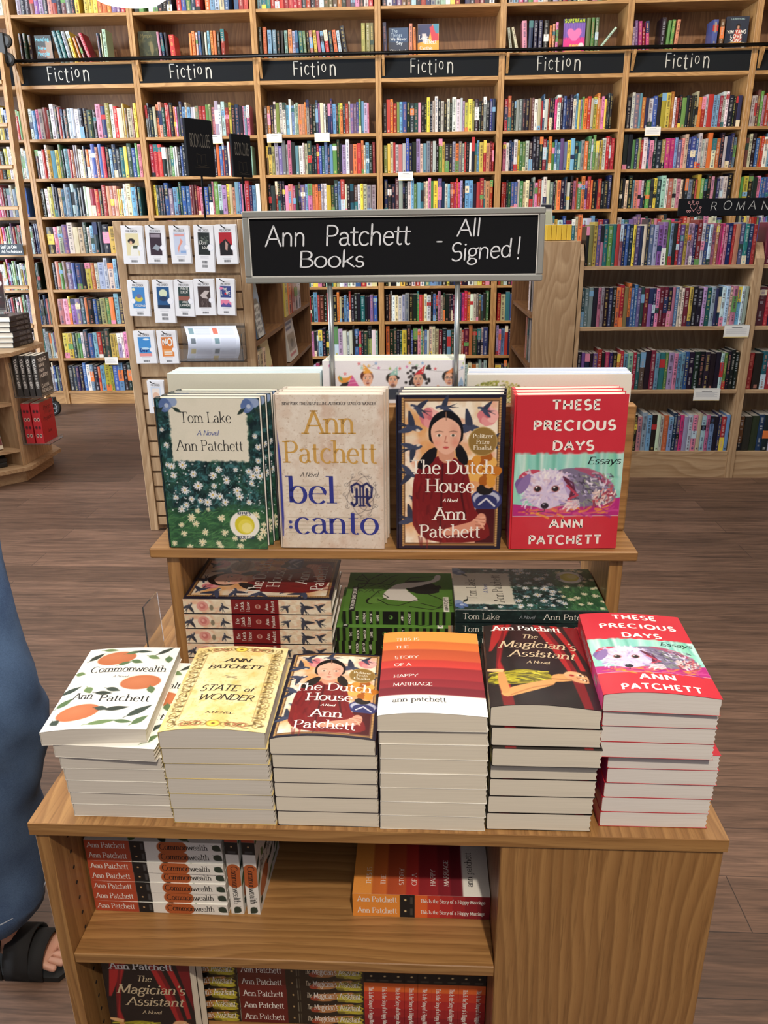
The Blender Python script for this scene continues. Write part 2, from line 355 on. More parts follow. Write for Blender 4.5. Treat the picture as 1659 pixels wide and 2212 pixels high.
# ------------------------------------------------------------------ pen lettering
def arc(cx, cy, rx, ry, a, b, n=12):
    return [(cx + rx * cos(R(a + (b - a) * i / n)), cy + ry * sin(R(a + (b - a) * i / n))) for i in range(n + 1)]
X = 0.64
GL = {
 'A': (.80, [[(.02, 0), (.40, 1)], [(.40, 1), (.78, 0)], [(.15, .35), (.65, .35)]]),
 'B': (.66, [[(.1, 0), (.1, 1)], [(.1, 1), (.32, 1)] + arc(.32, .76, .23, .24, 90, -90) + [(.1, .52)], [(.1, .52), (.34, .52)] + arc(.34, .26, .27, .26, 90, -90) + [(.1, 0)]]),
 'C': (.82, [arc(.46, .5, .42, .52, 48, 312, 20)]),
 'D': (.82, [[(.1, 0), (.1, 1)], [(.1, 1), (.32, 1)] + arc(.32, .5, .44, .5, 90, -90, 16) + [(.1, 0)]]),
 'E': (.62, [[(.1, 0), (.1, 1)], [(.1, 1), (.55, 1)], [(.1, .52), (.47, .52)], [(.1, 0), (.58, 0)]]),
 'F': (.58, [[(.1, 0), (.1, 1)], [(.1, 1), (.55, 1)], [(.1, .5), (.46, .5)]]),
 'G': (.88, [arc(.46, .5, .42, .52, 48, 318, 20) + [(.78, .42)], [(.52, .42), (.84, .42)]]),
 'H': (.82, [[(.1, 0), (.1, 1)], [(.72, 0), (.72, 1)], [(.1, .52), (.72, .52)]]),
 'I': (.32, [[(.16, 0), (.16, 1)]]),
 'J': (.45, [[(.32, 1), (.32, .2)] + arc(.14, .15, .18, .17, 0, -150)]),
 'K': (.76, [[(.1, 0), (.1, 1)], [(.66, 1), (.1, .42)], [(.26, .56), (.74, 0)]]),
 'L': (.60, [[(.1, 0), (.1, 1)], [(.1, 0), (.56, 0)]]),
 'M': (.98, [[(.1, 0), (.14, 1)], [(.14, 1), (.49, .08)], [(.49, .08), (.84, 1)], [(.84, 1), (.88, 0)]]),
 'N': (.84, [[(.1, 0), (.1, 1)], [(.1, 1), (.74, 0)], [(.74, 0), (.74, 1)]]),
 'O': (.92, [arc(.46, .5, .42, .52, 90, 450, 26)]),
 'P': (.64, [[(.1, 0), (.1, 1)], [(.1, 1), (.32, 1)] + arc(.32, .74, .26, .26, 90, -90) + [(.1, .48)]]),
 'Q': (.92, [arc(.46, .5, .42, .52, 90, 450, 26), [(.5, .2), (.86, -.15)]]),
 'R': (.72, [[(.1, 0), (.1, 1)], [(.1, 1), (.32, 1)] + arc(.32, .75, .25, .25, 90, -90) + [(.1, .5)], [(.36, .5), (.7, 0)]]),
 'S': (.62, [arc(.31, .75, .23, .27, 40, 245, 14) + arc(.31, .26, .26, .28, 65, -145, 14)]),
 'T': (.74, [[(.37, 0), (.37, 1)], [(.02, 1), (.72, 1)]]),
 'U': (.80, [[(.1, 1), (.1, .33)] + arc(.4, .32, .3, .34, 180, 360, 14) + [(.7, 1)]]),
 'V': (.80, [[(.02, 1), (.40, 0)], [(.40, 0), (.78, 1)]]),
 'W': (1.12, [[(.02, 1), (.30, 0)], [(.30, 0), (.56, .95)], [(.56, .95), (.82, 0)], [(.82, 0), (1.1, 1)]]),
 'X': (.76, [[(.04, 1), (.72, 0)], [(.04, 0), (.72, 1)]]),
 'Y': (.76, [[(.02, 1), (.38, .46)], [(.74, 1), (.38, .46)], [(.38, .46), (.38, 0)]]),
 'Z': (.70, [[(.06, 1), (.64, 1)], [(.64, 1), (.04, 0)], [(.04, 0), (.66, 0)]]),
 'a': (.54, [arc(.24, .43, .19, .21, 150, 0, 8) + [(.43, .12), (.52, .01)], [(.43, .38), (.3, .36)] + arc(.24, .18, .18, .185, 90, 300, 10) + [(.43, .14)]]),
 'b': (.60, [[(.1, 1.04), (.1, 0.02)], arc(.31, .32, .22, .33, 160, -170, 18)]),
 'c': (.52, [arc(.29, .32, .24, .34, 45, 315, 16)]),
 'd': (.60, [[(.5, 1.04), (.5, 0)], arc(.29, .32, .22, .33, 20, 345, 18)]),
 'e': (.54, [[(.06, .36), (.47, .36)] + arc(.28, .34, .22, .31, 0, 180, 12) + arc(.29, .32, .24, .34, 180, 318, 10)]),
 'f': (.36, [arc(.32, .84, .16, .2, 50, 180, 8) + [(.16, 0)], [(.02, X), (.34, X)]]),
 'g': (.56, [arc(.27, .42, .2, .22, 90, 450, 16), [(.44, .58), (.56, .64)], [(.12, .24), (.1, .08), (.42, .04)] + arc(.28, -.13, .23, .17, 60, -240, 14)]),
 'h': (.62, [[(.1, 1.04), (.1, 0)], [(.1, .44)] + arc(.31, .4, .19, .24, 140, 0, 8) + [(.5, 0)]]),
 'i': (.24, [[(.12, X), (.12, 0)], 'dot', (.12, .88)]),
 'j': (.24, [[(.14, X), (.14, -.1)] + arc(-.0, -.12, .14, .18, 0, -110, 7), 'dot', (.14, .88)]),
 'k': (.58, [[(.1, 1.04), (.1, 0)], [(.48, X), (.1, .25)], [(.22, .36), (.56, 0)]]),
 'l': (.24, [[(.12, 1.04), (.12, 0)]]),
 'm': (.92, [[(.1, X), (.1, 0)], [(.1, .44)] + arc(.28, .4, .17, .24, 140, 0, 8) + [(.45, 0)], [(.45, .44)] + arc(.63, .4, .17, .24, 140, 0, 8) + [(.8, 0)]]),
 'n': (.62, [[(.1, X), (.1, 0)], [(.1, .44)] + arc(.31, .4, .19, .24, 140, 0, 8) + [(.5, 0)]]),
 'o': (.60, [arc(.30, .32, .25, .34, 90, 450, 20)]),
 'p': (.60, [[(.1, X), (.1, -.32)], arc(.31, .32, .22, .33, 160, -170, 18)]),
 'q': (.60, [[(.5, X), (.5, -.32)], arc(.29, .32, .22, .33, 20, 345, 18)]),
 'r': (.42, [[(.1, X), (.1, 0)], [(.1, .4)] + arc(.3, .46, .18, .18, 160, 50, 6)]),
 's': (.44, [arc(.22, .48, .15, .17, 40, 245, 10) + arc(.22, .16, .17, .18, 65, -145, 10)]),
 't': (.38, [[(.16, .86), (.16, .16)] + arc(.27, .15, .11, .16, 180, 310, 7), [(.02, X), (.34, X)]]),
 'u': (.62, [[(.1, X), (.1, .24)] + arc(.29, .22, .19, .23, 180, 330, 8) + [(.5, .2)], [(.5, X), (.5, 0)]]),
 'v': (.58, [[(.02, X), (.29, 0)], [(.29, 0), (.56, X)]]),
 'w': (.84, [[(.02, X), (.22, 0)], [(.22, 0), (.42, .6)], [(.42, .6), (.62, 0)], [(.62, 0), (.82, X)]]),
 'x': (.56, [[(.03, X), (.53, 0)], [(.03, 0), (.53, X)]]),
 'y': (.58, [[(.02, X), (.29, 0)], [(.56, X), (.29, 0), (.16, -.3), (.04, -.3)]]),
 'z': (.52, [[(.05, X), (.47, X)], [(.47, X), (.04, 0)], [(.04, 0), (.49, 0)]]),
 '-': (.36, [[(.05, .33), (.31, .33)]]), '\u2013': (.5, [[(.03, .33), (.47, .33)]]),
 "'": (.2, [[(.12, 1.02), (.08, .8)]]), '.': (.2, ['dot', (.1, .05)]), ':': (.24, ['dot', (.12, .1), 'dot', (.12, .5)]),
 '!': (.3, [[(.15, 1.02), (.13, .28)], 'dot', (.13, .05)]), ',': (.2, [[(.12, .06), (.06, -.14)]]), '/': (.4, [[(.02, -.1), (.38, 1.05)]]),
 ' ': (.34, []),
}
# thick, thin, serif length, slant, nib angle
STYLE = {'serif': (.13, .045, .10, 0, 12), 'serifb': (.17, .06, .12, 0, 12), 'light': (.092, .032, .09, 0, 10), 'ital': (.135, .055, .06, .26, 14),
         'italb': (.2, .085, .08, .24, 14), 'sansb': (.225, .215, 0, 0, 0), 'sans': (.125, .115, 0, 0, 0), 'cond': (.17, .15, 0, 0, 0), 'hand': (.085, .075, 0, 0.06, 0),
         'chalk': (.085, .06, .0, 0.0, 30), 'didot': (.125, .022, .1, 0, 4)}
def stroke_quads(pts, thick, thin, nib, closed=False):
    P = np.array(pts, float); n = len(P)
    if n < 2: return []
    d = np.diff(P, axis=0); L = np.hypot(d[:, 0], d[:, 1]); keep = L > 1e-6
    P = np.vstack([P[:1], P[1:][keep]]); n = len(P)
    if n < 2: return []
    d = np.diff(P, axis=0); d /= np.hypot(d[:, 0], d[:, 1])[:, None]
    closed = np.hypot(*(P[0] - P[-1])) < 1e-6
    T = np.zeros_like(P); T[:-1] += d; T[1:] += d
    if closed: T[0] += d[-1]; T[-1] += d[0]
    T /= np.maximum(np.hypot(T[:, 0], T[:, 1]), 1e-6)[:, None]
    ang = np.arctan2(T[:, 1], T[:, 0]); wv = thin + (thick - thin) * np.abs(np.sin(ang + R(nib))) ** 1.3
    N = np.stack([-T[:, 1], T[:, 0]], 1) * (wv / 2)[:, None]
    A, B = P + N, P - N
    return [(B[i], B[i + 1], A[i + 1], A[i]) for i in range(n - 1)]
def disc_quads(cx, cy, r, n=6):
    p = [(cx + r * cos(pi * i / n), cy + r * sin(pi * i / n)) for i in range(2 * n)]
    return [(p[i], p[i + 1], p[2 * n - 2 - i], p[2 * n - 1 - i]) for i in range(n - 1)]
_TQ = {}
def text_quads(t, style='serif', xs=1.0, track=0.0):
    key = (t, style, xs, track)
    if key in _TQ: return _TQ[key]
    thick, thin, ser, sl, nib = STYLE[style]; Q = []; x = 0
    for ch in t:
        wd, st = GL.get(ch, GL[' ']); k = 0
        while k < len(st):
            s = st[k]
            if s == 'dot':
                cx, cy = st[k + 1]; Q += [tuple((x + px * xs if False else x + cx * xs + (px - cx), py) for px, py in q) for q in disc_quads(cx, cy, max(thick, .08) * .62)]
                k += 2; continue
            pts = [(x + p[0] * xs, p[1]) for p in s]
            Q += stroke_quads(pts, thick, thin, nib)
            if ser > 0:
                for e, o in ((0, 1), (-1, -2)):
                    ex, ey = pts[e]; dx, dy = ex - pts[o][0], ey - pts[o][1]; ln = math.hypot(dx, dy)
                    if abs(dy) > .75 * ln and (abs(ey) < .01 or abs(ey - 1) < .01 or abs(ey - X) < .01 or ey > 1.02 or ey < -.3):
                        top = ey > .4; a = ser + thick / 2; b = a if (ey < .4 or abs(ey - 1) < .01) else thick * .4
                        yy = ey + (thin / 2 if not top else -thin / 2)
                        Q += [((ex - a, yy - thin * .6), (ex + b, yy - thin * .6), (ex + b, yy + thin * .6), (ex - a, yy + thin * .6))]
                    elif abs(dx) > .8 * ln and style != 'didot' and abs(ey) < 1.01 and (abs(ey) < .01 or abs(ey - 1) < .01) and len(pts) == 2 and ch in 'EFLTZ' and e == -1:
                        d = -1 if ey > .5 else 1
                        Q += [((ex - thin, ey), (ex + thin * .6, ey), (ex + thin * .6, ey + d * .2), (ex - thin * .2, ey + d * .2))]
            elif style in ('hand', 'chalk') and len(pts) > 1:
                for e in (0, -1): Q += disc_quads(pts[e][0], pts[e][1], thin * .52, 4)
            k += 1
        x += wd * xs + track
    if sl: Q = [tuple((px + sl * py, py) for px, py in q) for q in Q]
    r = (np.array(Q) if Q else np.zeros((0, 4, 2)), x - track)
    _TQ[key] = r; return r

# ------------------------------------------------------------------ painting on a grid of points
class CV:
    """colour grid; u runs 0..1 left to right, v 0..1 top to bottom; lengths are fractions of the height"""
    def __init__(s, asp, res, col):
        s.asp = asp; s.ny = int(res); s.nx = max(4, int(res * asp))
        s.a = np.empty((s.ny + 1, s.nx + 1, 3)); s.a[:] = col
        s.px = np.linspace(0, asp, s.nx + 1)[None, :].repeat(s.ny + 1, 0); s.py = np.linspace(0, 1, s.ny + 1)[:, None].repeat(s.nx + 1, 1)
        s.e = 0.7 / res; s.rng = np.random.default_rng(7)
    def put(s, mask, col, alpha=1.0):
        k = (np.clip(mask, 0, 1) * alpha)[..., None]; s.a = s.a * (1 - k) + np.asarray(col, float) * k
    def sd(s, d, soft=None): return np.clip(.5 - d / (2 * (soft or s.e)), 0, 1)
    def rect(s, u0, v0, u1, v1, col, alpha=1.0, soft=None):
        d = np.maximum(np.maximum(u0 * s.asp - s.px, s.px - u1 * s.asp), np.maximum(v0 - s.py, s.py - v1)); s.put(s.sd(d, soft), col, alpha)
    def ell(s, u, v, rx, ry, col, rot=0, alpha=1.0, soft=None):
        x, y = s.px - u * s.asp, s.py - v; c, q = cos(R(rot)), sin(R(rot)); X_, Y_ = x * c + y * q, -x * q + y * c
        d = (np.sqrt((X_ / rx) ** 2 + (Y_ / ry) ** 2) - 1) * min(rx, ry); s.put(s.sd(d, soft), col, alpha)
    def _sdpoly(s, P, bb):
        x, y = s.px[bb], s.py[bb]; d = np.full(x.shape, 1e9); ins = np.zeros(x.shape, bool); n = len(P)
        for i in range(n):
            (ax, ay), (bx, by) = P[i], P[(i + 1) % n]; ex, ey = bx - ax, by - ay; wx, wy = x - ax, y - ay
            t = np.clip((wx * ex + wy * ey) / max(ex * ex + ey * ey, 1e-12), 0, 1); d = np.minimum(d, (wx - t * ex) ** 2 + (wy - t * ey) ** 2)
            c = ((ay > y) != (by > y)); 
            with np.errstate(divide='ignore', invalid='ignore'): ins ^= c & (x < (bx - ax) * (y - ay) / (by - ay if abs(by - ay) > 1e-12 else 1e-12) + ax)
        return np.where(ins, -1, 1) * np.sqrt(d)
    def _bb(s, P, m):
        xs = [p[0] for p in P]; ys = [p[1] for p in P]; kx = s.nx / s.asp
        return (slice(max(0, int((min(ys) - m) * s.ny) - 1), max(0, int((max(ys) + m) * s.ny) + 3)), slice(max(0, int((min(xs) - m) * kx) - 1), max(0, int((max(xs) + m) * kx) + 3)))
    def poly(s, pts, col, alpha=1.0, soft=None, smooth=0):
        P = [(u * s.asp, v) for u, v in pts]
        for _ in range(smooth):
            P = [q for i in range(len(P)) for q in ((.75 * P[i][0] + .25 * P[(i + 1) % len(P)][0], .75 * P[i][1] + .25 * P[(i + 1) % len(P)][1]), (.25 * P[i][0] + .75 * P[(i + 1) % len(P)][0], .25 * P[i][1] + .75 * P[(i + 1) % len(P)][1]))]
        bb = s._bb(P, (soft or s.e) * 2)
        if s.px[bb].size == 0: return
        k = (s.sd(s._sdpoly(P, bb), soft) * alpha)[..., None]; s.a[bb] = s.a[bb] * (1 - k) + np.asarray(col, float) * k
    def line(s, pts, wd, col, alpha=1.0, soft=None):
        P = [(u * s.asp, v) for u, v in pts]; bb = s._bb(P, wd + (soft or s.e) * 2); x, y = s.px[bb], s.py[bb]
        if x.size == 0: return
        d = np.full(x.shape, 1e9)
        for i in range(len(P) - 1):
            (ax, ay), (bx, by) = P[i], P[i + 1]; ex, ey = bx - ax, by - ay; wx, wy = x - ax, y - ay
            t = np.clip((wx * ex + wy * ey) / max(ex * ex + ey * ey, 1e-12), 0, 1); d = np.minimum(d, (wx - t * ex) ** 2 + (wy - t * ey) ** 2)
        k = (s.sd(np.sqrt(d) - wd / 2, soft) * alpha)[..., None]; s.a[bb] = s.a[bb] * (1 - k) + np.asarray(col, float) * k
    def noise(s, fx, fy, seed=0):
        g = np.random.default_rng(seed); n = 0; amp = 1; tot = 0
        for o in range(4):
            nx, ny = int(fx * 2 ** o) + 2, int(fy * 2 ** o) + 2
            G = g.random((ny + 1, nx + 1)); X_ = s.px / s.asp * (nx - 1); Y_ = s.py * (ny - 1); i, j = X_.astype(int), Y_.astype(int); a, b_ = X_ - i, Y_ - j
            a, b_ = a * a * (3 - 2 * a), b_ * b_ * (3 - 2 * b_)
            n = n + amp * ((G[j, i] * (1 - a) + G[j, i + 1] * a) * (1 - b_) + (G[j + 1, i] * (1 - a) + G[j + 1, i + 1] * a) * b_); tot += amp; amp *= .55
        return n / tot
    def mottle(s, col, fx, fy, lo, hi, alpha=1.0, seed=0, where=None):
        m = np.clip((s.noise(fx, fy, seed) - lo) / (hi - lo), 0, 1)
        if where is not None: m = m * where
        s.put(m, col, alpha)
    def inside(s, u0, v0, u1, v1, soft=None):
        d = np.maximum(np.maximum(u0 * s.asp - s.px, s.px - u1 * s.asp), np.maximum(v0 - s.py, s.py - v1)); return s.sd(d, soft)
    def strokes(s, n, box, ang, ln, wd, cols, seed=0, jit=25, bend=.3):
        g = random.Random(seed)
        for _ in range(n):
            u = g.uniform(box[0], box[2]); v = g.uniform(box[1], box[3]); a = R((ang(u, v) if callable(ang) else ang) + g.uniform(-jit, jit)); L = ln * g.uniform(.5, 1.3)
            c = g.choice(cols); k = g.uniform(-bend, bend)
            p = [(u, v), (u + cos(a) * L * .5 / s.asp, v + sin(a) * L * .5), (u + cos(a + k) * L / s.asp, v + sin(a + k) * L)]
            s.line(p, wd * g.uniform(.6, 1.3), c, g.uniform(.6, 1))
    def daisy(s, u, v, r, pet=(236, 236, 230), eye=(196, 150, 60), seed=0, n=10):
        g = random.Random(seed)
        for k in range(n):
            a = 2 * pi * k / n + g.uniform(-.2, .2); rr = r * g.uniform(.8, 1.1)
            s.line([(u + cos(a) * r * .2 / s.asp, v + sin(a) * r * .2), (u + cos(a) * rr / s.asp, v + sin(a) * rr)], r * .34, pet)
        s.ell(u, v, r * .27, r * .27, eye)
    def leaf(s, u, v, L, W, rot, col, vein=True):
        a = R(rot); n = 9; up = []; dn = []
        for i in range(n + 1):
            t = i / n; x = (t - .5) * L; y = W * sin(pi * t ** .8) * .5
            up.append((x, y)); dn.append((x, -y))
        P = [(u + (x * cos(a) - y * sin(a)) / s.asp, v + x * sin(a) + y * cos(a)) for x, y in up + dn[::-1]]
        s.poly(P, col)
        if vein: s.line([(u - cos(a) * L * .62 / s.asp, v - sin(a) * L * .62), (u - cos(a) * L * .45 / s.asp, v - sin(a) * L * .45)], .006, col)
    def swallow(s, u, v, k, rot, col=(58, 66, 88), flip=1):
        a = R(rot)
        T = lambda x, y: (u + (x * cos(a) - y * flip * sin(a)) * k / s.asp, v + (x * sin(a) + y * flip * cos(a)) * k)
        s.poly([T(-.55, -.1), T(-.35, .12), T(.1, .16), T(.45, .05), T(.2, -.12), T(-.2, -.18)], col, smooth=2)
        s.poly([T(-.1, -.1), T(.1, -.45), T(.55, -.85), T(.4, -.35), T(.25, 0)], tuple(c * .8 for c in col), smooth=1)
        s.poly([T(-.1, .1), T(.2, .4), T(.75, .55), T(.4, .15), T(.2, 0)], col, smooth=1)
        s.poly([T(.3, 0), T(.95, -.08), T(.55, .05), T(1.0, .2), T(.35, .1)], tuple(c * .7 for c in col))
        s.ell(*T(-.3, .06), .12 * k, .07 * k, (222, 210, 196), rot)
# ------------------------------------------------------------------ printed designs (made up in the colours of the photo)
WHT = (240, 238, 232); BLK = (16, 16, 18)
def girl(c, u0, v0, u1, v1):
    """plain portrait stand-in: dark-haired sitter in a red coat, between u0..u1, v0..v1"""
    Wd, Hh = u1 - u0, v1 - v0; q = lambda u, v: (u0 + u * Wd, v0 + v * Hh)
    c.poly([q(.08, 1), q(.06, .62), q(.1, .44), q(.26, .36), q(.45, .32), q(.66, .38), q(.74, .5), q(.78, .74), q(.98, .84), q(1, 1)], (118, 26, 30), smooth=2)
    g = random.Random(3)
    for _ in range(90):
        u, v = g.uniform(.1, .72), g.uniform(.4, .98); a = q(u, v); c.line([a, (a[0] + g.uniform(-.03, .03), a[1] + g.uniform(.02, .07))], .012, g.choice([(96, 20, 26), (136, 34, 36), (84, 16, 22)]), .5)
    for p in ([q(.42, .4), q(.4, .9)], [q(.62, .55), q(.7, .8)]): c.line(p, .012, (66, 12, 18), .8)
    c.poly([q(.22, .3), q(.1, .42), q(.2, .44), q(.34, .36), q(.36, .26)], (20, 16, 18), smooth=1)
    c.poly([q(.56, .26), q(.58, .36), q(.7, .42), q(.72, .34), q(.62, .24)], (20, 16, 18), smooth=1)
    c.poly([q(.27, .26), q(.245, .14), q(.3, .04), q(.45, -.005), q(.6, .04), q(.66, .14), q(.64, .26)], (18, 14, 16), smooth=2)
    c.poly([q(.38, .26), q(.54, .26), q(.56, .36), q(.46, .4), q(.36, .35)], (206, 150, 124), smooth=1)
    c.poly([q(.28, .12), q(.36, .075), q(.44, .05), q(.54, .075), q(.62, .12), q(.63, .2), q(.57, .29), q(.46, .335), q(.35, .29), q(.28, .2)], (226, 178, 156), smooth=2)
    c.poly([q(.5, .1), q(.6, .13), q(.6, .21), q(.53, .29)], (206, 148, 128), .6, .02, smooth=1)
    c.ell(*q(.35, .24), .02, .018, (224, 140, 120), alpha=.6, soft=.02); c.ell(*q(.57, .24), .02, .018, (214, 130, 110), alpha=.6, soft=.02)
    for u in (.375, .535):
        c.ell(*q(u, .185), .017, .0085, (238, 226, 214)); c.ell(*q(u, .185), .008, .008, (60, 60, 50)); c.line([q(u - .045, .16), q(u, .153), q(u + .045, .16)], .0045, (120, 88, 74))
    c.line([q(.455, .19), q(.44, .235), q(.47, .238)], .006, (180, 112, 96)); c.poly([q(.41, .272), q(.455, .264), q(.5, .272), q(.455, .287)], (186, 80, 78), smooth=1)
    c.line([q(.45, .02), q(.455, .075)], .006, (150, 110, 90))
    c.poly([q(.4, .9), q(.62, .86), q(.8, .83), q(.86, .76), q(.95, .78), q(.94, .88), q(.74, .92), q(.44, .95)], (214, 150, 126), smooth=2)
    for k in range(4): c.line([q(.8 + .03 * k, .82 + .01 * k), q(.92, .8 + .03 * k)], .012, (226, 170, 146)); c.line([q(.82, .81 + .025 * k), q(.93, .815 + .025 * k)], .004, (150, 84, 70))
def art_dutch(res):
    c = CV(.66, res, (28, 26, 44)); c.rect(.035, .02, .965, .98, (150, 112, 70)); c.rect(.055, .033, .945, .967, (92, 62, 40))
    for k in range(60): c.ell(.045, .02 + .96 * k / 59, .006, .005, (196, 160, 104)); c.ell(.955, .02 + .96 * k / 59, .006, .005, (196, 160, 104))
    c.rect(.065, .04, .935, .96, (228, 212, 188)); w = c.inside(.065, .04, .935, .96)
    c.mottle((224, 158, 132), 4, 6, .5, .7, .8, 2, w); c.mottle((240, 232, 216), 7, 9, .5, .62, .9, 5, w); c.mottle((214, 150, 88), 3, 4, .58, .75, .8, 9, w)
    for u, v in ((.3, .14), (.84, .13)):
        for k in range(9): c.ell(u + .05 * cos(k * 2.4), v + .032 * sin(k * 2.4), .034, .03, ((222, 150, 152), (206, 122, 130), (234, 178, 174))[k % 3], k * 40)
        c.ell(u, v, .016, .014, (196, 104, 116))
    for u, v, k, r_, f in ((.18, .08, .07, 20, 1), (.42, .075, .07, -10, 1), (.8, .09, .06, 12, 1), (.14, .2, .09, 200, -1), (.15, .33, .08, 160, 1), (.68, .2, .1, 200, -1), (.88, .29, .06, 10, 1), (.12, .5, .08, 190, 1), (.13, .8, .09, 200, -1), (.14, .66, .05, 30, 1)): c.swallow(u, v, k * 1.35, r_, (62, 70, 96), f)
    for k in range(26):
        a = k * 2.4; rr = .01 + .0034 * k; c.ell(.82 + rr * cos(a) / .66, .47 + rr * sin(a), .034, .028, ((212, 150, 60), (190, 116, 38), (226, 176, 92), (164, 92, 30))[k % 4], k * 33)
    c.ell(.85, .67, .1, .075, (52, 58, 112)); c.ell(.85, .66, .085, .05, (178, 184, 206)); c.ell(.85, .68, .07, .045, (46, 52, 104)); c.line([(.78, .7), (.85, .66), (.93, .71)], .012, (210, 212, 222)); c.rect(.75, .73, .935, .96, (70, 16, 24))
    c.poly([(.74, .6), (.8, .56), (.86, .6), (.92, .58), (.9, .63), (.8, .64)], (30, 26, 26), smooth=1)
    girl(c, .08, .09, .9, .96)
    return c.a
def seal_text(L, u, v, sz):
    for k, t in enumerate(('Pulitzer', 'Prize', 'Finalist')): L.append((t, u, v + k * .037 * sz, .026 * sz, (240, 234, 214), 'serifb', None))
T_DUTCH = [('The Dutch', .515, .497, .088, WHT, 'serif', .80), ('House', .5, .617, .088, WHT, 'serif', .46), ('A Novel', .5, .682, .022, WHT, 'italb', .14), ('Ann', .5, .803, .085, WHT, 'serif', .31), ('Patchett', .505, .922, .085, WHT, 'serif', .59)]
def art_dutch_seal(res):
    c = CV(.66, res, (0, 0, 0)); c.a = art_dutch(res); c.ell(.8, .29, .092, .092, (176, 150, 92)); c.ell(.8, .29, .086, .086, (140, 112, 58)); return c.a
T_DUTCHS = list(T_DUTCH); seal_text(T_DUTCHS, .8, .268, 1)
def spine_dutch(res):
    c = CV(9, res, (222, 206, 180)); c.mottle((226, 178, 150), 12, 2, .5, .7, .8, 4); c.mottle((236, 226, 206), 18, 3, .5, .62, .9, 6)
    c.ell(.13, .5, .36, .34, (216, 148, 140), alpha=.9); c.ell(.13, .5, .2, .2, (198, 120, 116)); c.ell(.125, .45, .1, .1, (226, 170, 162)); c.ell(.19, .6, .12, .2, (92, 96, 80), alpha=.7)
    for u, k, r_ in ((.04, .62, 120), (.265, .5, 80), (.7, .5, 140), (.81, .75, 60), (.91, .55, 30)): c.swallow(u, .5, k, r_, (64, 68, 84))
    c.rect(.325, -.1, .645, 1.1, (118, 24, 30)); c.ell(.505, .5, .16, .16, (200, 170, 160)); c.ell(.505, .5, .1, .13, (150, 70, 66)); return c.a
ST_DUTCH = [('The', .372, .5, .21, WHT, 'serif', 'r'), ('Dutch', .41, .5, .21, WHT, 'serif', 'r'), ('House', .45, .5, .21, WHT, 'serif', 'r'), ('Ann', .575, .5, .21, WHT, 'serif', 'r'), ('Patchett', .615, .5, .2, WHT, 'serif', 'r')]
def art_tom(res):
    c = CV(.66, res, (30, 56, 58)); c.mottle((62, 116, 124), 26, 40, .48, .66, .9, 1); c.mottle((14, 30, 34), 22, 32, .5, .64, .9, 8); c.mottle((40, 84, 60), 5, 8, .5, .7, .6, 3)
    gr = np.clip((c.py - .7 - .03 * np.sin(c.px * 9)) / .06, 0, 1); c.put(gr, (48, 92, 62), .92); c.mottle((70, 124, 76), 9, 46, .45, .7, .8, 12, gr); c.mottle((34, 72, 52), 8, 30, .52, .7, .8, 14, gr)
    c.strokes(260, (0, .72, 1, 1), 160, .05, .004, [(74, 128, 78), (38, 80, 54), (90, 142, 88)], 5, 20)
    c.strokes(300, (0, .42, 1, .72), -60, .03, .004, [(78, 128, 132), (20, 40, 46), (54, 100, 100)], 6, 60)
    g = random.Random(11)
    for k in range(70):
        u, v = g.uniform(.02, .98), g.uniform(.4, .75); c.ell(u, v, .005, .004, (206, 214, 222))
    for u, v, r_ in ((.09, .44, .022), (.2, .43, .026), (.3, .49, .022), (.5, .5, .024), (.56, .46, .02), (.63, .53, .024), (.34, .57, .028), (.2, .6, .026), (.5, .57, .018), (.48, .63, .026), (.42, .68, .026), (.55, .64, .022), (.6, .68, .022), (.1, .5, .02), (.73, .6, .026), (.75, .64, .024), (.73, .46, .015), (.86, .47, .02), (.94, .46, .024), (.97, .5, .024), (.9, .5, .024), (.88, .55, .018), (.26, .66, .018), (.2, .7, .02), (.35, .67, .018), (.1, .65, .018), (.84, .68, .018), (.15, .73, .022), (.05, .43, .016), (.96, .4, .018), (.03, .2, .014), (.06, .3, .018), (.94, .24, .016), (.97, .31, .02)):
        c.daisy(u, v, r_, (222, 226, 236), (204, 178, 96), int(u * 99))
    for u, v, r_ in ((.24, .79, .026), (.28, .83, .022), (.13, .84, .018), (.15, .9, .02), (.55, .79, .024), (.37, .89, .022), (.57, .89, .022), (.67, .93, .018), (.33, .96, .024), (.5, .965, .018), (.52, .99, .018), (.75, .93, .022), (.2, .995, .02), (.72, .985, .02), (.04, .97, .018), (.9, .77, .026), (.97, .88, .028), (.93, .92, .022), (.98, .83, .018), (.42, .73, .014), (.31, .74, .018)):
        c.daisy(u, v, r_, (230, 224, 196), (222, 206, 160), int(u * 77), 9)
    jag = .012 * (c.noise(40, 60, 21) - .5) * 2
    d = np.maximum(np.maximum(.115 * c.asp - c.px, c.px - .875 * c.asp), np.maximum(-c.py - 1, c.py - .405)) + jag; c.put(c.sd(d, .006), (218, 216, 204)); c.mottle((206, 206, 192), 5, 6, .5, .8, .5, 2, c.sd(d))
    for u0, v0 in ((.1, .045), (.9, .05)):
        for k in range(8): c.ell(u0 + .07 * cos(k * 2.4) * (k % 3) / 2, v0 + .04 * sin(k * 2.4) * (k % 3) / 2, .032, .028, ((112, 136, 184), (86, 110, 164), (140, 160, 200))[k % 3], k * 30)
        c.leaf(u0 + .1, v0 + .03, .06, .024, 30, (40, 56, 50)); c.leaf(u0 - .08, v0 + .035, .06, .024, 140, (40, 56, 50)); c.ell(u0, v0, .014, .014, (176, 190, 216))
    c.ell(.78, .835, .1, .075 * 1.28, (232, 232, 228)); c.ell(.78, .835, .066, .066, (206, 196, 46)); c.ell(.79, .845, .05, .05, (222, 212, 84)); c.ell(.8, .855, .035, .035, (234, 226, 140))
    return c.a
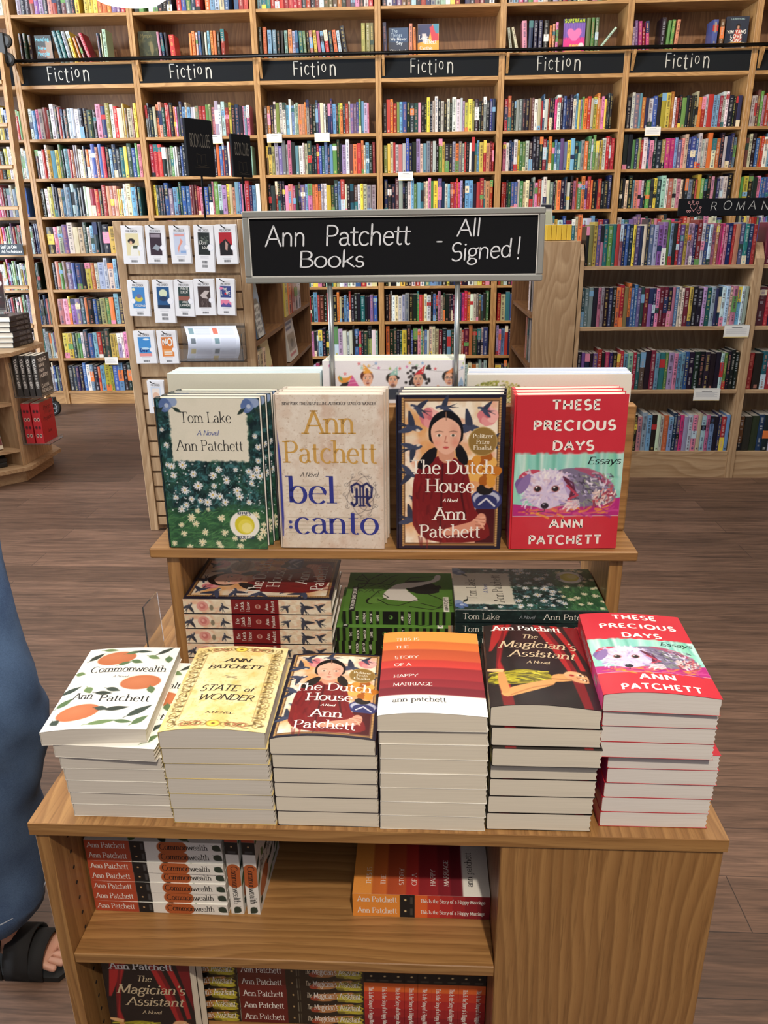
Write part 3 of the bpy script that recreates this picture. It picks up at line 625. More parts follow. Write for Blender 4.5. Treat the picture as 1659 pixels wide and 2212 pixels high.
T_TOM = [('Tom Lake', .47, .155, .068, (34, 34, 36), 'light', .50), ('A Novel', .48, .235, .03, (92, 104, 160), 'ital', .21), ('Ann Patchett', .49, .335, .068, (34, 34, 36), 'light', .655), ("REESE'S", .78, .765, .02, (44, 60, 96), 'sansb', .13), ('BOOK CLUB', .78, .93, .02, (44, 60, 96), 'sansb', .17)]
def spine_tom(res): c = CV(8, res, (22, 38, 40)); c.mottle((34, 60, 58), 30, 3, .5, .7, .8, 3); c.ell(.97, .5, .28, .28, (150, 156, 120)); return c.a
ST_TOM = [('Tom Lake', .05, .3, .46, WHT, 'light', 'l', .24), ('A Novel', .42, .36, .26, (150, 160, 170), 'ital', 'l', .1), ('Ann Patchett', .58, .3, .46, WHT, 'light', 'l', .35)]
def art_bel(res):
    c = CV(.66, res, (216, 208, 198)); c.mottle((202, 188, 174), 6, 9, .5, .75, .6, 1); c.mottle((196, 168, 150), 3, 4, .6, .8, .7, 4); c.mottle((224, 218, 210), 16, 24, .5, .7, .7, 9); c.mottle((170, 146, 126), 60, 90, .68, .74, .5, 12)
    e = np.clip((np.abs(c.px / c.asp - .5) * 2 - .86) * 5, 0, 1) + np.clip((c.py - .9) * 6, 0, 1); c.put(np.clip(e, 0, 1) * c.noise(14, 20, 3), (198, 164, 142), .6)
    for v0, u1 in ((.58, .59), (.79, .96)):
        for k in range(5): c.line([(.06, v0 + .0265 * k), (u1, v0 + .0265 * k)], .0028, (170, 158, 140))
    for k in range(12):                                                       # penwork scrolls around the monogram
        a = 2 * pi * k / 12; P = [(.785 + (.05 + .055 * t) * cos(a + 1.6 * t * (1 if k % 2 else -1)) / .66, .64 + (.06 + .085 * t) * sin(a + 1.6 * t * (1 if k % 2 else -1))) for t in np.linspace(0, 1, 10)]
        c.line(P, .003, (110, 104, 104)); a0 = P[-1]; c.line([(a0[0] + .012 * cos(t) / .66, a0[1] + .012 * sin(t)) for t in np.linspace(0, 5, 9)], .0025, (120, 114, 112))
    D = (38, 42, 92)
    c.line([(.74, .6), (.74, .69), (.71, .71), (.69, .69)], .016, D); c.line([(.84, .6), (.84, .69), (.865, .71)], .016, D); c.line([(.72, .65), (.86, .65)], .01, D); c.line([(.7, .62), (.69, .58), (.74, .56), (.79, .58), (.84, .56), (.89, .59), (.88, .65), (.84, .67)], .013, D)
    c.line([(.775, .58), (.775, .71)], .012, D); c.line([(.805, .58), (.805, .71)], .012, D); c.line([(.76, .71), (.82, .71)], .008, D)
    c.poly([(0, .22), (.012, .3), (.024, .4), (.024, .8), (.012, .92), (0, .92)], (58, 64, 150)); c.ell(.085, .823, .011, .011, (50, 60, 140)); c.ell(.085, .858, .011, .011, (50, 60, 140))
    return c.a
GOLD = (196, 156, 84); BLU = (50, 58, 142)
T_BEL = [('NEW YORK TIMES BESTSELLING AUTHOR OF STATE OF WONDER', .5, .062, .016, (60, 56, 60), 'serifb', .87), ('Ann', .5, .242, .145, GOLD, 'serif', .47), ('Patchett', .5, .427, .138, GOLD, 'serif', .88), ('A Novel', .29, .517, .026, (60, 56, 60), 'ital', .17), ('bel', .305, .693, .172, BLU, 'didot', .46), ('canto', .535, .9, .165, BLU, 'didot', .82)]
def dog(c, u0, v0, u1, v1, seed=0):
    """plain painted stand-in: a shaggy lavender and white dog lying on a magenta blanket"""
    W_, H_ = u1 - u0, v1 - v0; q = lambda u, v: (u0 + u * W_, v0 + v * H_); ins = (u0, v0, u1, v1)
    c.rect(u0, v0, u1, v1, (142, 208, 196)); g = random.Random(seed)
    for k in range(46):
        u = g.uniform(0, 1); c.line([q(u, 0), q(u + g.uniform(-.03, .03), g.uniform(.3, .9))], .022, g.choice([(120, 196, 190), (176, 224, 214), (98, 176, 158), (150, 214, 180), (206, 232, 226)]), .7, .01)
    c.poly([q(0, .8), q(.3, .86), q(.7, .8), q(1, .7), q(1, 1), q(0, 1)], (176, 44, 122)); c.strokes(60, (u0, v0 + .86 * H_, u1 - .02, v0 + .98 * H_), 0, .06, .012, [(196, 70, 140), (150, 40, 120), (214, 96, 96), (226, 150, 60)], 3, 20)
    c.poly([q(.02, .5), q(.06, .28), q(.2, .22), q(.3, .3), q(.1, .6)], (188, 70, 96), smooth=1)
    c.poly([q(.3, .3), q(.5, .2), q(.72, .24), q(.92, .45), q(.98, .75), q(.8, .84), q(.5, .86), q(.4, .8)], (120, 112, 140), smooth=2)
    c.poly([q(.5, .2), q(.74, .22), q(.95, .5), q(.9, .56), q(.72, .34)], (178, 70, 100), .7, smooth=1)
    c.poly([q(.0, .42), q(.1, .34), q(.14, .55), q(.04, .62)], (116, 92, 152), smooth=1)
    c.strokes(150, (u0 + .5 * W_, v0 + .3 * H_, u0 + .9 * W_, v0 + .78 * H_), 40, .03, .009, [(92, 88, 110), (160, 150, 190), (66, 60, 78), (224, 220, 236), (140, 150, 130)], 5, 50)
    c.strokes(60, (u0 + .76 * W_, v0 + .55 * H_, u0 + .95 * W_, v0 + .8 * H_), 120, .03, .01, [(238, 226, 220), (200, 90, 96), (222, 196, 190), (150, 60, 80)], 8, 60)
    c.poly([q(.08, .5), q(.16, .3), q(.34, .22), q(.5, .32), q(.56, .56), q(.5, .76), q(.34, .9), q(.22, .86), q(.12, .72)], (206, 196, 226), smooth=2)
    c.strokes(200, (u0 + .1 * W_, v0 + .3 * H_, u0 + .5 * W_, v0 + .8 * H_), lambda u, v: math.degrees(math.atan2(v - (v0 + .62 * H_), (u - (u0 + .3 * W_)) * c.asp)), .024, .01, [(228, 222, 238), (190, 178, 218), (168, 152, 202), (222, 206, 228), (212, 190, 204)], 9, 40)
    c.strokes(34, (u0 + .24 * W_, v0 + .26 * H_, u0 + .42 * W_, v0 + .4 * H_), -80, .02, .012, [(240, 238, 240), (222, 216, 234)], 12, 30)
    c.poly([q(.08, .36), q(.16, .28), q(.15, .5), q(.06, .66), q(.02, .56)], (136, 112, 168), smooth=1); c.poly([q(.44, .34), q(.54, .4), q(.6, .62), q(.54, .74), q(.48, .56)], (178, 160, 204), smooth=1); c.line([q(.46, .36), q(.55, .46), q(.58, .62), q(.54, .72)], .012, (90, 50, 80))
    c.line([q(.48, .4), q(.55, .55), q(.54, .68)], .02, (96, 40, 60)); c.line([q(.5, .5), q(.6, .66), q(.52, .72)], .014, (180, 66, 90))
    c.strokes(50, (u0 + .5 * W_, v0 + .74 * H_, u0 + .62 * W_, v0 + .86 * H_), 160, .03, .009, [(236, 222, 220), (220, 150, 160), (200, 180, 200)], 14, 30)
    for u in (.225, .39):
        c.ell(*q(u, .55), .026, .022, (178, 120, 120)); c.ell(*q(u, .55), .019, .018, (40, 34, 38)); c.ell(*q(u - .01, .53), .006, .006, (236, 236, 240))
    c.ell(*q(.3, .83), .024, .02, (34, 30, 40)); c.ell(*q(.29, .81), .007, .005, (150, 150, 170)); c.line([q(.3, .86), q(.3, .92), q(.24, .93)], .006, (80, 50, 66))
def art_prec(res):
    c = CV(.66, res, (196, 46, 60)); c.mottle((204, 54, 66), 4, 6, .4, .8, .5, 2); c.rect(0, .37, 1, .778, (232, 232, 230)); dog(c, 0, .373, 1, .775, 4); return c.a
T_PREC = [('THESE', .535, .09, .056, WHT, 'sansb', .434), ('PRECIOUS', .53, .217, .056, WHT, 'sansb', .738), ('DAYS', .53, .344, .056, WHT, 'sansb', .37), ('Essays', .82, .435, .045, (30, 40, 40), 'ital', .3), ('ANN', .51, .855, .056, WHT, 'sansb', .31), ('PATCHETT', .51, .966, .056, WHT, 'sansb', .685)]
def spine_prec(res): c = CV(8, res, (206, 44, 58)); c.rect(.62, -.1, 1, 1.1, (214, 50, 120)); c.mottle((224, 90, 150), 20, 2, .5, .8, .6, 3, c.inside(.6, 0, 1, 1)); return c.a
ST_PREC = [('THESE PRECIOUS DAYS', .12, .3, .42, (190, 160, 160), 'sansb', 'l', .46), ('ANN', .7, .3, .4, (190, 160, 160), 'sansb', 'l', .1)]
LF = [(84, 110, 72), (44, 54, 46), (104, 130, 84), (52, 66, 58)]
def art_com(res):
    c = CV(.66, res, (236, 235, 229)); c.mottle((226, 225, 216), 6, 9, .5, .8, .5, 3)
    for u, v, r_ in ((.36, .15, -14), (.74, .47, -10), (.27, .82, -18)):
        c.ell(u, v, .135, .088, (184, 106, 66), r_); c.ell(u - .03, v - .02, .08, .05, (198, 122, 82), r_, .7, .04)
    for u, v, L, W, r_, k in ((.13, .12, .13, .05, -50, 1), (.52, .07, .12, .04, -20, 0), (.25, .03, .12, .04, 5, 2), (.62, .06, .12, .035, 0, 3), (.6, .2, .09, .05, 20, 0), (.86, .05, .15, .04, -45, 1), (.76, .14, .1, .05, 25, 2), (.93, .17, .09, .055, 80, 0), (.06, .34, .07, .055, 10, 2), (.48, .22, .1, .04, -30, 0), (.07, .55, .14, .05, -40, 3), (.25, .56, .09, .06, 60, 2), (.08, .7, .13, .055, -55, 0), (.5, .56, .11, .05, 20, 3), (.42, .6, .12, .045, 5, 1), (.88, .56, .09, .055, 70, 0), (.48, .78, .09, .05, 10, 3), (.1, .92, .07, .06, 50, 3), (.63, .78, .16, .05, -12, 1), (.86, .8, .19, .055, -45, 3), (.9, .9, .13, .05, -50, 0), (.55, .93, .19, .045, -15, 2), (.75, .92, .12, .04, 5, 0)): c.leaf(u, v, L, W, r_, LF[k])
    return c.a
T_COM = [('Commonwealth', .55, .335, .075, (28, 30, 34), 'serif', .8), ('A Novel', .5, .41, .026, (120, 120, 120), 'ital', .16), ('Ann', .23, .665, .075, (28, 30, 34), 'serif', .2), ('Patchett', .66, .7, .075, (28, 30, 34), 'serif', .5)]
def spine_com(res):
    c = CV(9.5, res, (232, 230, 224)); c.rect(-.1, -.1, .33, 1.1, (176, 74, 48)); c.rect(.33, -.1, .44, 1.1, (26, 26, 28)); c.ell(.37, .5, .07, .07, (214, 170, 120)); c.rect(.41, .2, .43, .8, (70, 70, 72))
    c.ell(.64, .5, 1.05, .75, (178, 92, 48)); c.leaf(.965, .5, .75, .6, 40, (46, 60, 50)); return c.a
ST_COM = [('Ann Patchett', .02, .3, .52, WHT, 'serif', 'l', .28), ('Commonwealth', .55, .3, .52, (26, 26, 30), 'serif', 'l', .35)]
def art_state(res):
    c = CV(.66, res, (226, 206, 150)); c.mottle((236, 222, 176), 5, 7, .45, .7, .9, 2); c.mottle((214, 184, 104), 6, 9, .55, .75, .7, 5); c.mottle((196, 164, 90), 40, 60, .62, .72, .4, 7)
    D = (104, 84, 44); g = random.Random(5)
    def scroll(u, v, r_, s, col=D, wd=.0042):
        P = []
        for t in np.linspace(0, 1, 18): a = s * (t * 9) + r_; rr = .035 * (1 - t * .9); P.append((u + rr * cos(a) / .66, v + rr * sin(a)))
        c.line(P, wd, col)
    for k in range(15):
        v = .1 + .8 * k / 14
        for u in (.085, .915):
            scroll(u, v, g.uniform(0, 6), 1 if k % 2 else -1); c.leaf(u + (.035 if u < .5 else -.035), v + .02, .04, .018, g.uniform(0, 180), D); c.leaf(u - .03, v - .012, .035, .015, g.uniform(0, 180), (140, 116, 62)); c.line([(u - .05, v), (u + .05, v + .028)], .004, D)
    for k in range(9):
        u = .1 + .8 * k / 8
        for v in (.05, .945): scroll(u, v, g.uniform(0, 6), 1 if k % 2 else -1); c.leaf(u + .04, v, .04, .016, g.uniform(0, 180), D)
    for v in (.05, .945):
        for u in (.24, .34, .66, .76): c.line([(u + .032 * cos(t) / .66, v + .02 * sin(t)) for t in np.linspace(0, 6.3, 16)], .008, (150, 84, 52))
        c.ell(.5, v, .046, .034, (150, 116, 44)); c.ell(.5, v, .038, .027, (236, 206, 84)); c.ell(.5, v, .012, .01, (120, 84, 30))
    for u in (.15, .85): c.line([(u, .1), (u, .9)], .004, (150, 122, 70))
    c.line([(.46, .425), (.55, .41)], .006, (70, 60, 44)); c.line([(.5, .418), (.44, .4)], .008, (130, 120, 90)); c.line([(.5, .418), (.56, .432)], .008, (130, 120, 90))
    return c.a
T_STATE = [('ANN', .5, .22, .045, (46, 36, 30), 'italb', .26), ('PATCHETT', .5, .305, .045, (46, 36, 30), 'italb', .56), ('STATE', .42, .585, .068, (40, 32, 28), 'ital', .38), ('of', .72, .585, .05, (40, 32, 28), 'ital', .09), ('WONDER', .52, .69, .065, (40, 32, 28), 'ital', .54), ('A NOVEL', .52, .84, .018, (46, 36, 30), 'serifb', .26)]
HB = [(0, (232, 152, 70)), (.139, (216, 114, 54)), (.249, (192, 84, 50)), (.389, (198, 60, 52)), (.482, (154, 42, 48)), (.623, (138, 36, 46)), (.715, (116, 30, 42)), (.804, (238, 236, 230))]
def art_happy(res):
    c = CV(.66, res, (244, 158, 66))
    for k, (v, col) in enumerate(HB):
        v1 = HB[k + 1][0] if k < 7 else 1.1
        for j in range(6): f = (.93 + .014 * j) if 0 < k < 7 else 1; c.rect(-.1, v + (v1 - v) * j / 6, 1.1, v1 + .1, [q * f for q in col])
    return c.a
T_HAPPY = [('THIS IS', .13, .128, .034, WHT, 'serif', None, 'l'), ('THE', .13, .236, .034, WHT, 'serif', None, 'l'), ('STORY', .13, .372, .034, WHT, 'serif', None, 'l'), ('OF A', .13, .466, .034, WHT, 'serif', None, 'l'), ('HAPPY', .13, .604, .034, WHT, 'serif', None, 'l'), ('MARRIAGE', .13, .703, .034, WHT, 'serif', None, 'l'), ('ann patchett', .13, .88, .05, (40, 40, 44), 'serif', .5, 'l')]
def spine_happy(res):
    c = CV(9.5, res, (236, 148, 60)); c.rect(.345, -.1, .455, 1.1, (24, 24, 26)); c.ell(.385, .45, .08, .09, (232, 206, 150)); c.rect(.42, .2, .44, .8, (70, 66, 60))
    for k, col in enumerate(((226, 106, 50), (200, 64, 46), (180, 46, 46), (160, 38, 44), (140, 30, 42), (122, 26, 40))): c.rect(.455 + k * .091, -.1, 1.1, 1.1, col)
    return c.a
ST_HAPPY = [('Ann Patchett', .035, .32, .5, WHT, 'serif', 'l', .29), ('This Is the Story of a Happy Marriage', .495, .36, .32, WHT, 'serifb', 'l', .47)]
def art_magic(res):
    c = CV(.66, res, (24, 20, 20)); c.mottle((36, 28, 28), 5, 8, .5, .8, .7, 3); C1, C2 = (158, 34, 36), (110, 20, 26)
    for pts, col in (([(.1, 0), (.22, 0), (.16, .2), (.06, .36), (.03, .36)], C1), ([(.22, 0), (.3, 0), (.2, .22), (.14, .5), (.2, .72), (.22, 1), (.12, 1), (.08, .6), (.12, .3)], C2), ([(.24, 0), (.28, 0), (.16, .3), (.13, .5), (.2, .8), (.19, .9), (.1, .55)], C1),
                     ([(.52, 0), (.64, 0), (.78, .3), (.9, .7), (.92, 1), (.84, 1), (.78, .6), (.66, .3)], C2), ([(.52, 0), (.58, 0), (.76, .36), (.84, .7), (.8, .66), (.66, .3)], C1), ([(.7, 0), (.78, 0), (.9, .3), (.98, .7), (.93, .7), (.84, .3)], C1), ([(.84, 0), (1, 0), (1, .5), (.93, .3)], C2)): c.poly(pts, col)
    c.poly([(0, .68), (.14, .63), (.34, .6), (.5, .62), (.62, .66), (.6, .73), (.3, .78), (0, .76)], (150, 140, 36), smooth=1); c.strokes(70, (.0, .63, .5, .75), 8, .06, .014, [(206, 196, 60), (96, 90, 24), (178, 170, 40), (60, 60, 26)], 4, 25)
    S_ = (206, 150, 92); c.poly([(.6, .66), (.7, .63), (.84, .64), (.86, .68), (.74, .72), (.6, .74)], S_, smooth=1)
    c.poly([(.1, .86), (.16, .82), (.44, .75), (.62, .7), (.64, .75), (.5, .82), (.24, .9), (.14, .91)], S_, smooth=1); c.poly([(.12, .88), (.09, .74), (.1, .62), (.16, .62), (.18, .74), (.2, .86)], (196, 140, 84), smooth=1); c.poly([(.15, .63), (.06, .62), (-.02, .6), (-.02, .58), (.08, .585), (.16, .6)], (224, 176, 124))
    c.ell(.86, .655, .09, .06, (214, 164, 118), 20); c.ell(.83, .68, .05, .03, (190, 132, 90), 20, .6, .02); c.poly([(.86, .58), (1, .57), (1, .76), (.95, .72), (.96, .64), (.9, .6)], (40, 26, 20), smooth=1); c.ell(.8, .64, .016, .011, (150, 40, 40)); c.ell(.885, .632, .02, .008, (240, 226, 206), 20); c.ell(.885, .632, .009, .008, (40, 26, 22)); c.ell(.9, .682, .018, .007, (240, 226, 206), 20); c.ell(.9, .682, .008, .007, (40, 26, 22)); c.line([(.9, .606), (.925, .622), (.93, .64)], .007, (44, 28, 22)); c.line([(.93, .666), (.935, .684), (.925, .702)], .007, (44, 28, 22)); c.line([(.875, .66), (.85, .668), (.848, .656)], .006, (150, 96, 66)); c.line([(.6, .7), (.72, .7), (.79, .69)], .008, (150, 96, 60)); c.line([(.2, .89), (.42, .81), (.6, .77)], .012, (160, 106, 64), .7)
    return c.a
T_MAGIC = [('Ann Patchett', .45, .085, .062, WHT, 'serifb', .72), ('The', .46, .2, .055, (196, 178, 146), 'ital', .17), ("Magician's", .52, .325, .09, (196, 178, 146), 'ital', .78), ('Assistant', .55, .445, .085, (196, 178, 146), 'ital', .66), ('A Novel', .5, .53, .032, (196, 178, 146), 'ital', .22)]
def spine_magic(res):
    c = CV(8.5, res, (20, 18, 18)); c.rect(-.1, -.1, .38, 1.1, (96, 20, 24)); c.ell(.43, .5, .06, .08, (190, 160, 110)); c.rect(.465, .1, .472, .9, (120, 116, 100)); c.rect(.485, .1, .49, .9, (90, 86, 70))
    c.poly([(.56, .9), (.6, .35), (.72, .3), (.8, .2), (.93, .1), (.95, .9), (.8, .7), (.7, 1)], (176, 122, 74), smooth=1); c.strokes(30, (.78, .3, .94, .9), 10, .5, .16, [(188, 178, 52), (120, 110, 34), (206, 196, 70)], 4, 30); c.ell(.6, .75, .3, .2, (150, 60, 40)); return c.a
ST_MAGIC = [('Ann Patchett', .03, .3, .5, WHT, 'serif', 'l', .32), ('The', .535, .34, .4, (226, 214, 190), 'ital', 'l', .04), ("Magician's Assistant", .595, .3, .52, WHT, 'serif', 'l', .37)]
GRN = (80, 122, 48)
def art_patron(res):
    c = CV(.67, res, GRN); c.mottle((70, 108, 40), 3, 4, .5, .8, .6, 2); K = (14, 16, 14); Wh = (214, 210, 204)
    c.poly([(.45, .62), (.7, .5), (.8, .62), (.75, .8), (.5, .9), (.42, .78)], K, smooth=1)
    c.poly([(.3, .36), (.42, .34), (.62, .42), (.72, .5), (.5, .58), (.3, .68), (.24, .66), (.26, .5)], Wh, smooth=1)
    c.poly([(.6, .44), (.72, .5), (.74, .7), (.8, .82), (.95, .84), (.94, .9), (.78, .88), (.66, .72), (.56, .56)], Wh, smooth=1); c.poly([(.62, .72), (.66, .88), (.58, .9), (.54, .74)], K)
    c.ell(.25, .24, .05, .045, K); c.poly([(.2, .2), (.34, .24), (.36, .34), (.26, .36), (.18, .3)], (96, 138, 60), smooth=1)
    g = random.Random(4)
    for P in ([(.62, .2), (.7, .3), (.66, .4), (.8, .46)], [(.5, .06), (.62, .16), (.8, .2), (.95, .3)], [(.7, .1), (.68, .3), (.9, .42)], [(.3, .3), (.16, .4), (.14, .5), (.3, .68)], [(.12, .6), (.05, .8), (.16, .98)], [(.2, .7), (.1, .86), (.3, .98)], [(.5, .58), (.44, .76), (.2, .98)], [(.34, .24), (.5, .3), (.58, .42)], [(.8, .06), (.76, .2), (.95, .12)], [(.24, .3), (.34, .4), (.42, .35)], [(.75, .55), (.86, .6), (.9, .82)]): c.line(P, .008, K)
    for _ in range(26): u, v = g.uniform(.45, .95), g.uniform(.06, .44); c.line([(u, v), (u + g.uniform(-.08, .08), v + g.uniform(-.04, .06))], .005, K)
    c.rect(.0, .055, .6, .105, K); c.rect(.0, .905, .36, .955, (226, 222, 214)); return c.a
T_PATRON = [('THE PATRON SAINT OF LIARS', .03, .096, .032, WHT, 'cond', .55, 'l'), ('ANN PATCHETT', .03, .947, .033, (20, 20, 20), 'cond', .3, 'l')]
def spine_patron(res):
    c = CV(8, res, GRN)
    for u in (.0, .055, .115, .18, .24, .3, .52, .585, .65, .71, .775, .835, .895, .97): c.rect(u, -.1, u + .028, 1.1, (16, 18, 14))
    c.rect(.36, -.1, .5, 1.1, (14, 16, 14)); c.ell(.432, .45, .15, .15, (96, 150, 70)); c.ell(.425, .42, .07, .07, (16, 20, 14)); return c.a
ST_PATRON = [('THE', .139, .5, .15, WHT, 'cond', 'r'), ('PATRON', .204, .5, .15, WHT, 'cond', 'r'), ('SAINT OF', .264, .5, .14, WHT, 'cond', 'r'), ('LIARS', .324, .5, .15, WHT, 'cond', 'r'), ('ANN', .544, .5, .15, WHT, 'cond', 'r'), ('PATCHETT', .609, .5, .13, WHT, 'cond', 'r')]
def star(c, u, v, r_, col):
    c.poly([(u + (r_ if k % 2 == 0 else r_ * .45) * sin(k * pi / 5) / c.asp, v - (r_ if k % 2 == 0 else r_ * .45) * cos(k * pi / 5)) for k in range(10)], col)
def art_party(res):
    """party-goers in paper hats under strings of stars; plain invented faces"""
    c = CV(.86 / .34, int(res * .34), (228, 228, 238)); c.mottle((218, 218, 232), 4, 4, .5, .8, .6, 2)
    SC = [(214, 80, 90), (226, 170, 70), (120, 160, 214), (150, 196, 170), (206, 110, 170), (150, 180, 90)]
    for k, (u, v) in enumerate(((.26, .06), (.33, .11), (.38, .055), (.28, .145), (.4, .15), (.48, .165), (.55, .165), (.62, .05), (.71, .055), (.67, .105), (.6, .13), (.74, .155), (.8, .175), (.94, .19), (.99, .15), (.08, .17), (.05, .1), (1.0, .06), (.16, .27))): star(c, u, v * .8, .03, SC[k % 6])
    c.line([(.26, .06), (.33, .11), (.4, .15), (.55, .165)], .002, (150, 150, 160)); c.line([(.38, .055), (.33, .11), (.28, .145)], .002, (150, 150, 160)); c.line([(.62, .05), (.67, .105), (.74, .155), (.8, .175), (.94, .19), (1, .14)], .002, (150, 150, 160))
    def head(u, v, r_, skin, hair, hat, tilt=0, curl=0):
        if curl:
            g = random.Random(3)
            for _ in range(60): c.ell(u + g.gauss(0, .1) / c.asp, v - .03 + g.gauss(0, .085), .026, .023, hair if _ % 3 else tuple(q * 1.5 for q in hair))
        else: c.ell(u - .006, v - r_ * .42, r_ * 1.04, r_ * .86, hair, tilt)
        c.ell(u, v, r_ * .8, r_, skin, tilt); c.ell(u - .02, v + r_ * .25, r_ * .25, r_ * .2, (222, 150, 130), alpha=.5, soft=.01)
        for k in (-1, 1): c.ell(u + k * r_ * .36 / c.asp, v - r_ * .15, r_ * .14, r_ * .1, (246, 240, 236)); c.ell(u + k * r_ * .36 / c.asp, v - r_ * .15, r_ * .07, r_ * .08, (40, 34, 30)); c.line([(u + k * r_ * .2 / c.asp, v - r_ * .36), (u + k * r_ * .52 / c.asp, v - r_ * .34)], .005, hair)
        c.line([(u, v - .005), (u + .008, v + r_ * .22), (u - .006, v + r_ * .24)], .004, (160, 100, 84)); c.ell(u, v + r_ * .55, r_ * .26, r_ * .2, (120, 40, 44)); c.ell(u, v + r_ * .48, r_ * .22, r_ * .06, (244, 240, 236))
        if hat: c.poly([(u - .03, v - r_ * .85), (u + .035, v - r_ * .95), (u + .02 + hat[1] * .6, v - r_ * 2.3)], hat[0]); [c.ell(u + .01 + hat[1] * .4, v - r_ * (.95 + .4 * k), .011, .011, (244, 236, 226)) for k in (1, 2)]
    c.poly([(.1, .6), (.12, .38), (.2, .34), (.26, .5), (.24, .62)], (48, 40, 44), smooth=1); c.poly([(.12, .38), (.1, .24), (.16, .3), (.22, .22), (.18, .36)], (226, 150, 60), smooth=1); c.leaf(.13, .3, .1, .04, 60, (90, 160, 110))
    c.poly([(.17, .44), (.21, .24), (.26, .44)], (206, 90, 150)); c.line([(.18, .38), (.25, .36)], .008, (236, 200, 220)); c.line([(.19, .32), (.235, .31)], .008, (236, 200, 220))
    c.poly([(.2, .62), (.24, .46), (.34, .42), (.44, .5), (.46, .64)], (38, 36, 46), smooth=1); c.poly([(.29, .44), (.33, .4), (.36, .5), (.31, .52)], (224, 170, 144)); head(.32, .31, .112, (230, 178, 152), (92, 44, 34), ((226, 160, 66), -.08), 8)
    c.poly([(.38, .66), (.42, .5), (.52, .46), (.62, .5), (.64, .66)], (60, 66, 80), smooth=1); head(.5, .34, .105, (226, 176, 150), (44, 36, 34), ((150, 196, 190), .02)); c.ell(.5, .425, .05, .028, (70, 52, 46), alpha=.55, soft=.012)
    c.poly([(.56, .7), (.6, .5), (.7, .46), (.8, .54), (.82, .7)], (176, 90, 110), smooth=1); head(.68, .33, .11, (222, 172, 148), (44, 40, 42), ((200, 50, 60), .05), 0, 1); c.line([(.66, .5), (.7, .56), (.74, .48)], .024, (222, 172, 148))
    c.poly([(.78, .66), (.82, .48), (.92, .44), (.99, .52), (.99, .66)], (70, 76, 120), smooth=1); head(.9, .31, .108, (228, 178, 152), (34, 32, 36), ((224, 140, 90), .06), -8); c.line([(.87, .29), (.93, .29)], .006, (60, 56, 60)); c.line([(.8, .5), (.82, .42), (.85, .5)], .022, (228, 178, 152))
    c.poly([(.95, .46), (.985, .28), (1.02, .46)], (150, 180, 214)); c.ell(.985, .47, .05, .045, (70, 48, 40))
    return np.concatenate([c.a, np.repeat(c.a[-1:], int(res * .66), 0)], 0)
def art_bush(res):
    c = CV(1.0 / .45, int(res * .45), (226, 225, 216)); g = random.Random(6)
    for _ in range(420):
        a, rr = g.uniform(0, 2 * pi), math.sqrt(g.random()); u, v = .2 + rr * .19 * cos(a), .26 + rr * .17 * sin(a) * (1 if sin(a) < 0 else .8); c.ell(u, v, .013, .009, g.choice([(150, 158, 60), (176, 180, 84), (116, 124, 50), (198, 196, 120), (92, 100, 46)]), g.uniform(0, 180))
    c.line([(.22, .45), (.22, .8)], .02, (120, 96, 60)); return np.concatenate([c.a, np.repeat(c.a[-1:], int(res * .55), 0)], 0)
def art_blank(res, col=(222, 222, 208), asp=1.1): c = CV(asp, res, col); c.mottle([q * .97 for q in col], 5, 5, .5, .8, .5, 3); return c.a
# ------------------------------------------------------------------ book builders
# local frame of every book: spine at x=0, cover faces -y, bottom at z=0
def put_texts(mb, T, w, h, y0, m):
    for t in T:
        s, u, v, hh, col, sty, wd = t[:7]; al = t[7] if len(t) > 7 else 'c'
        mb.text(s, (u * w, y0, (1 - v) * h), (1, 0, 0), (0, 0, 1), hh * h, col, sty, al, m, width=wd * w if wd else None, xs=1.15 if not wd else 1.0, track=(.2 if wd > .3 else .12) if (sty == 'sansb' and wd) else .08 if not wd else .035)
def put_spine_texts(mb, T, h, t, m):
    """spine lettering: s runs from the head down, T-up towards the front cover"""
    for q in T:
        s, a, b, hh, col, sty, al = q[:7]
        if al == 'r':
            mb.text(s, (0, t * .5, (1 - a) * h), (0, -1, 0), (0, 0, 1), hh * t, col, sty, 'c', m)
        else:
            mb.text(s, (0, t * (1 - b), (1 - a) * h), (0, 0, -1), (0, -1, 0), hh * t, col, sty, 'l', m, width=q[7] * h, track=.03)
MESHES = {}
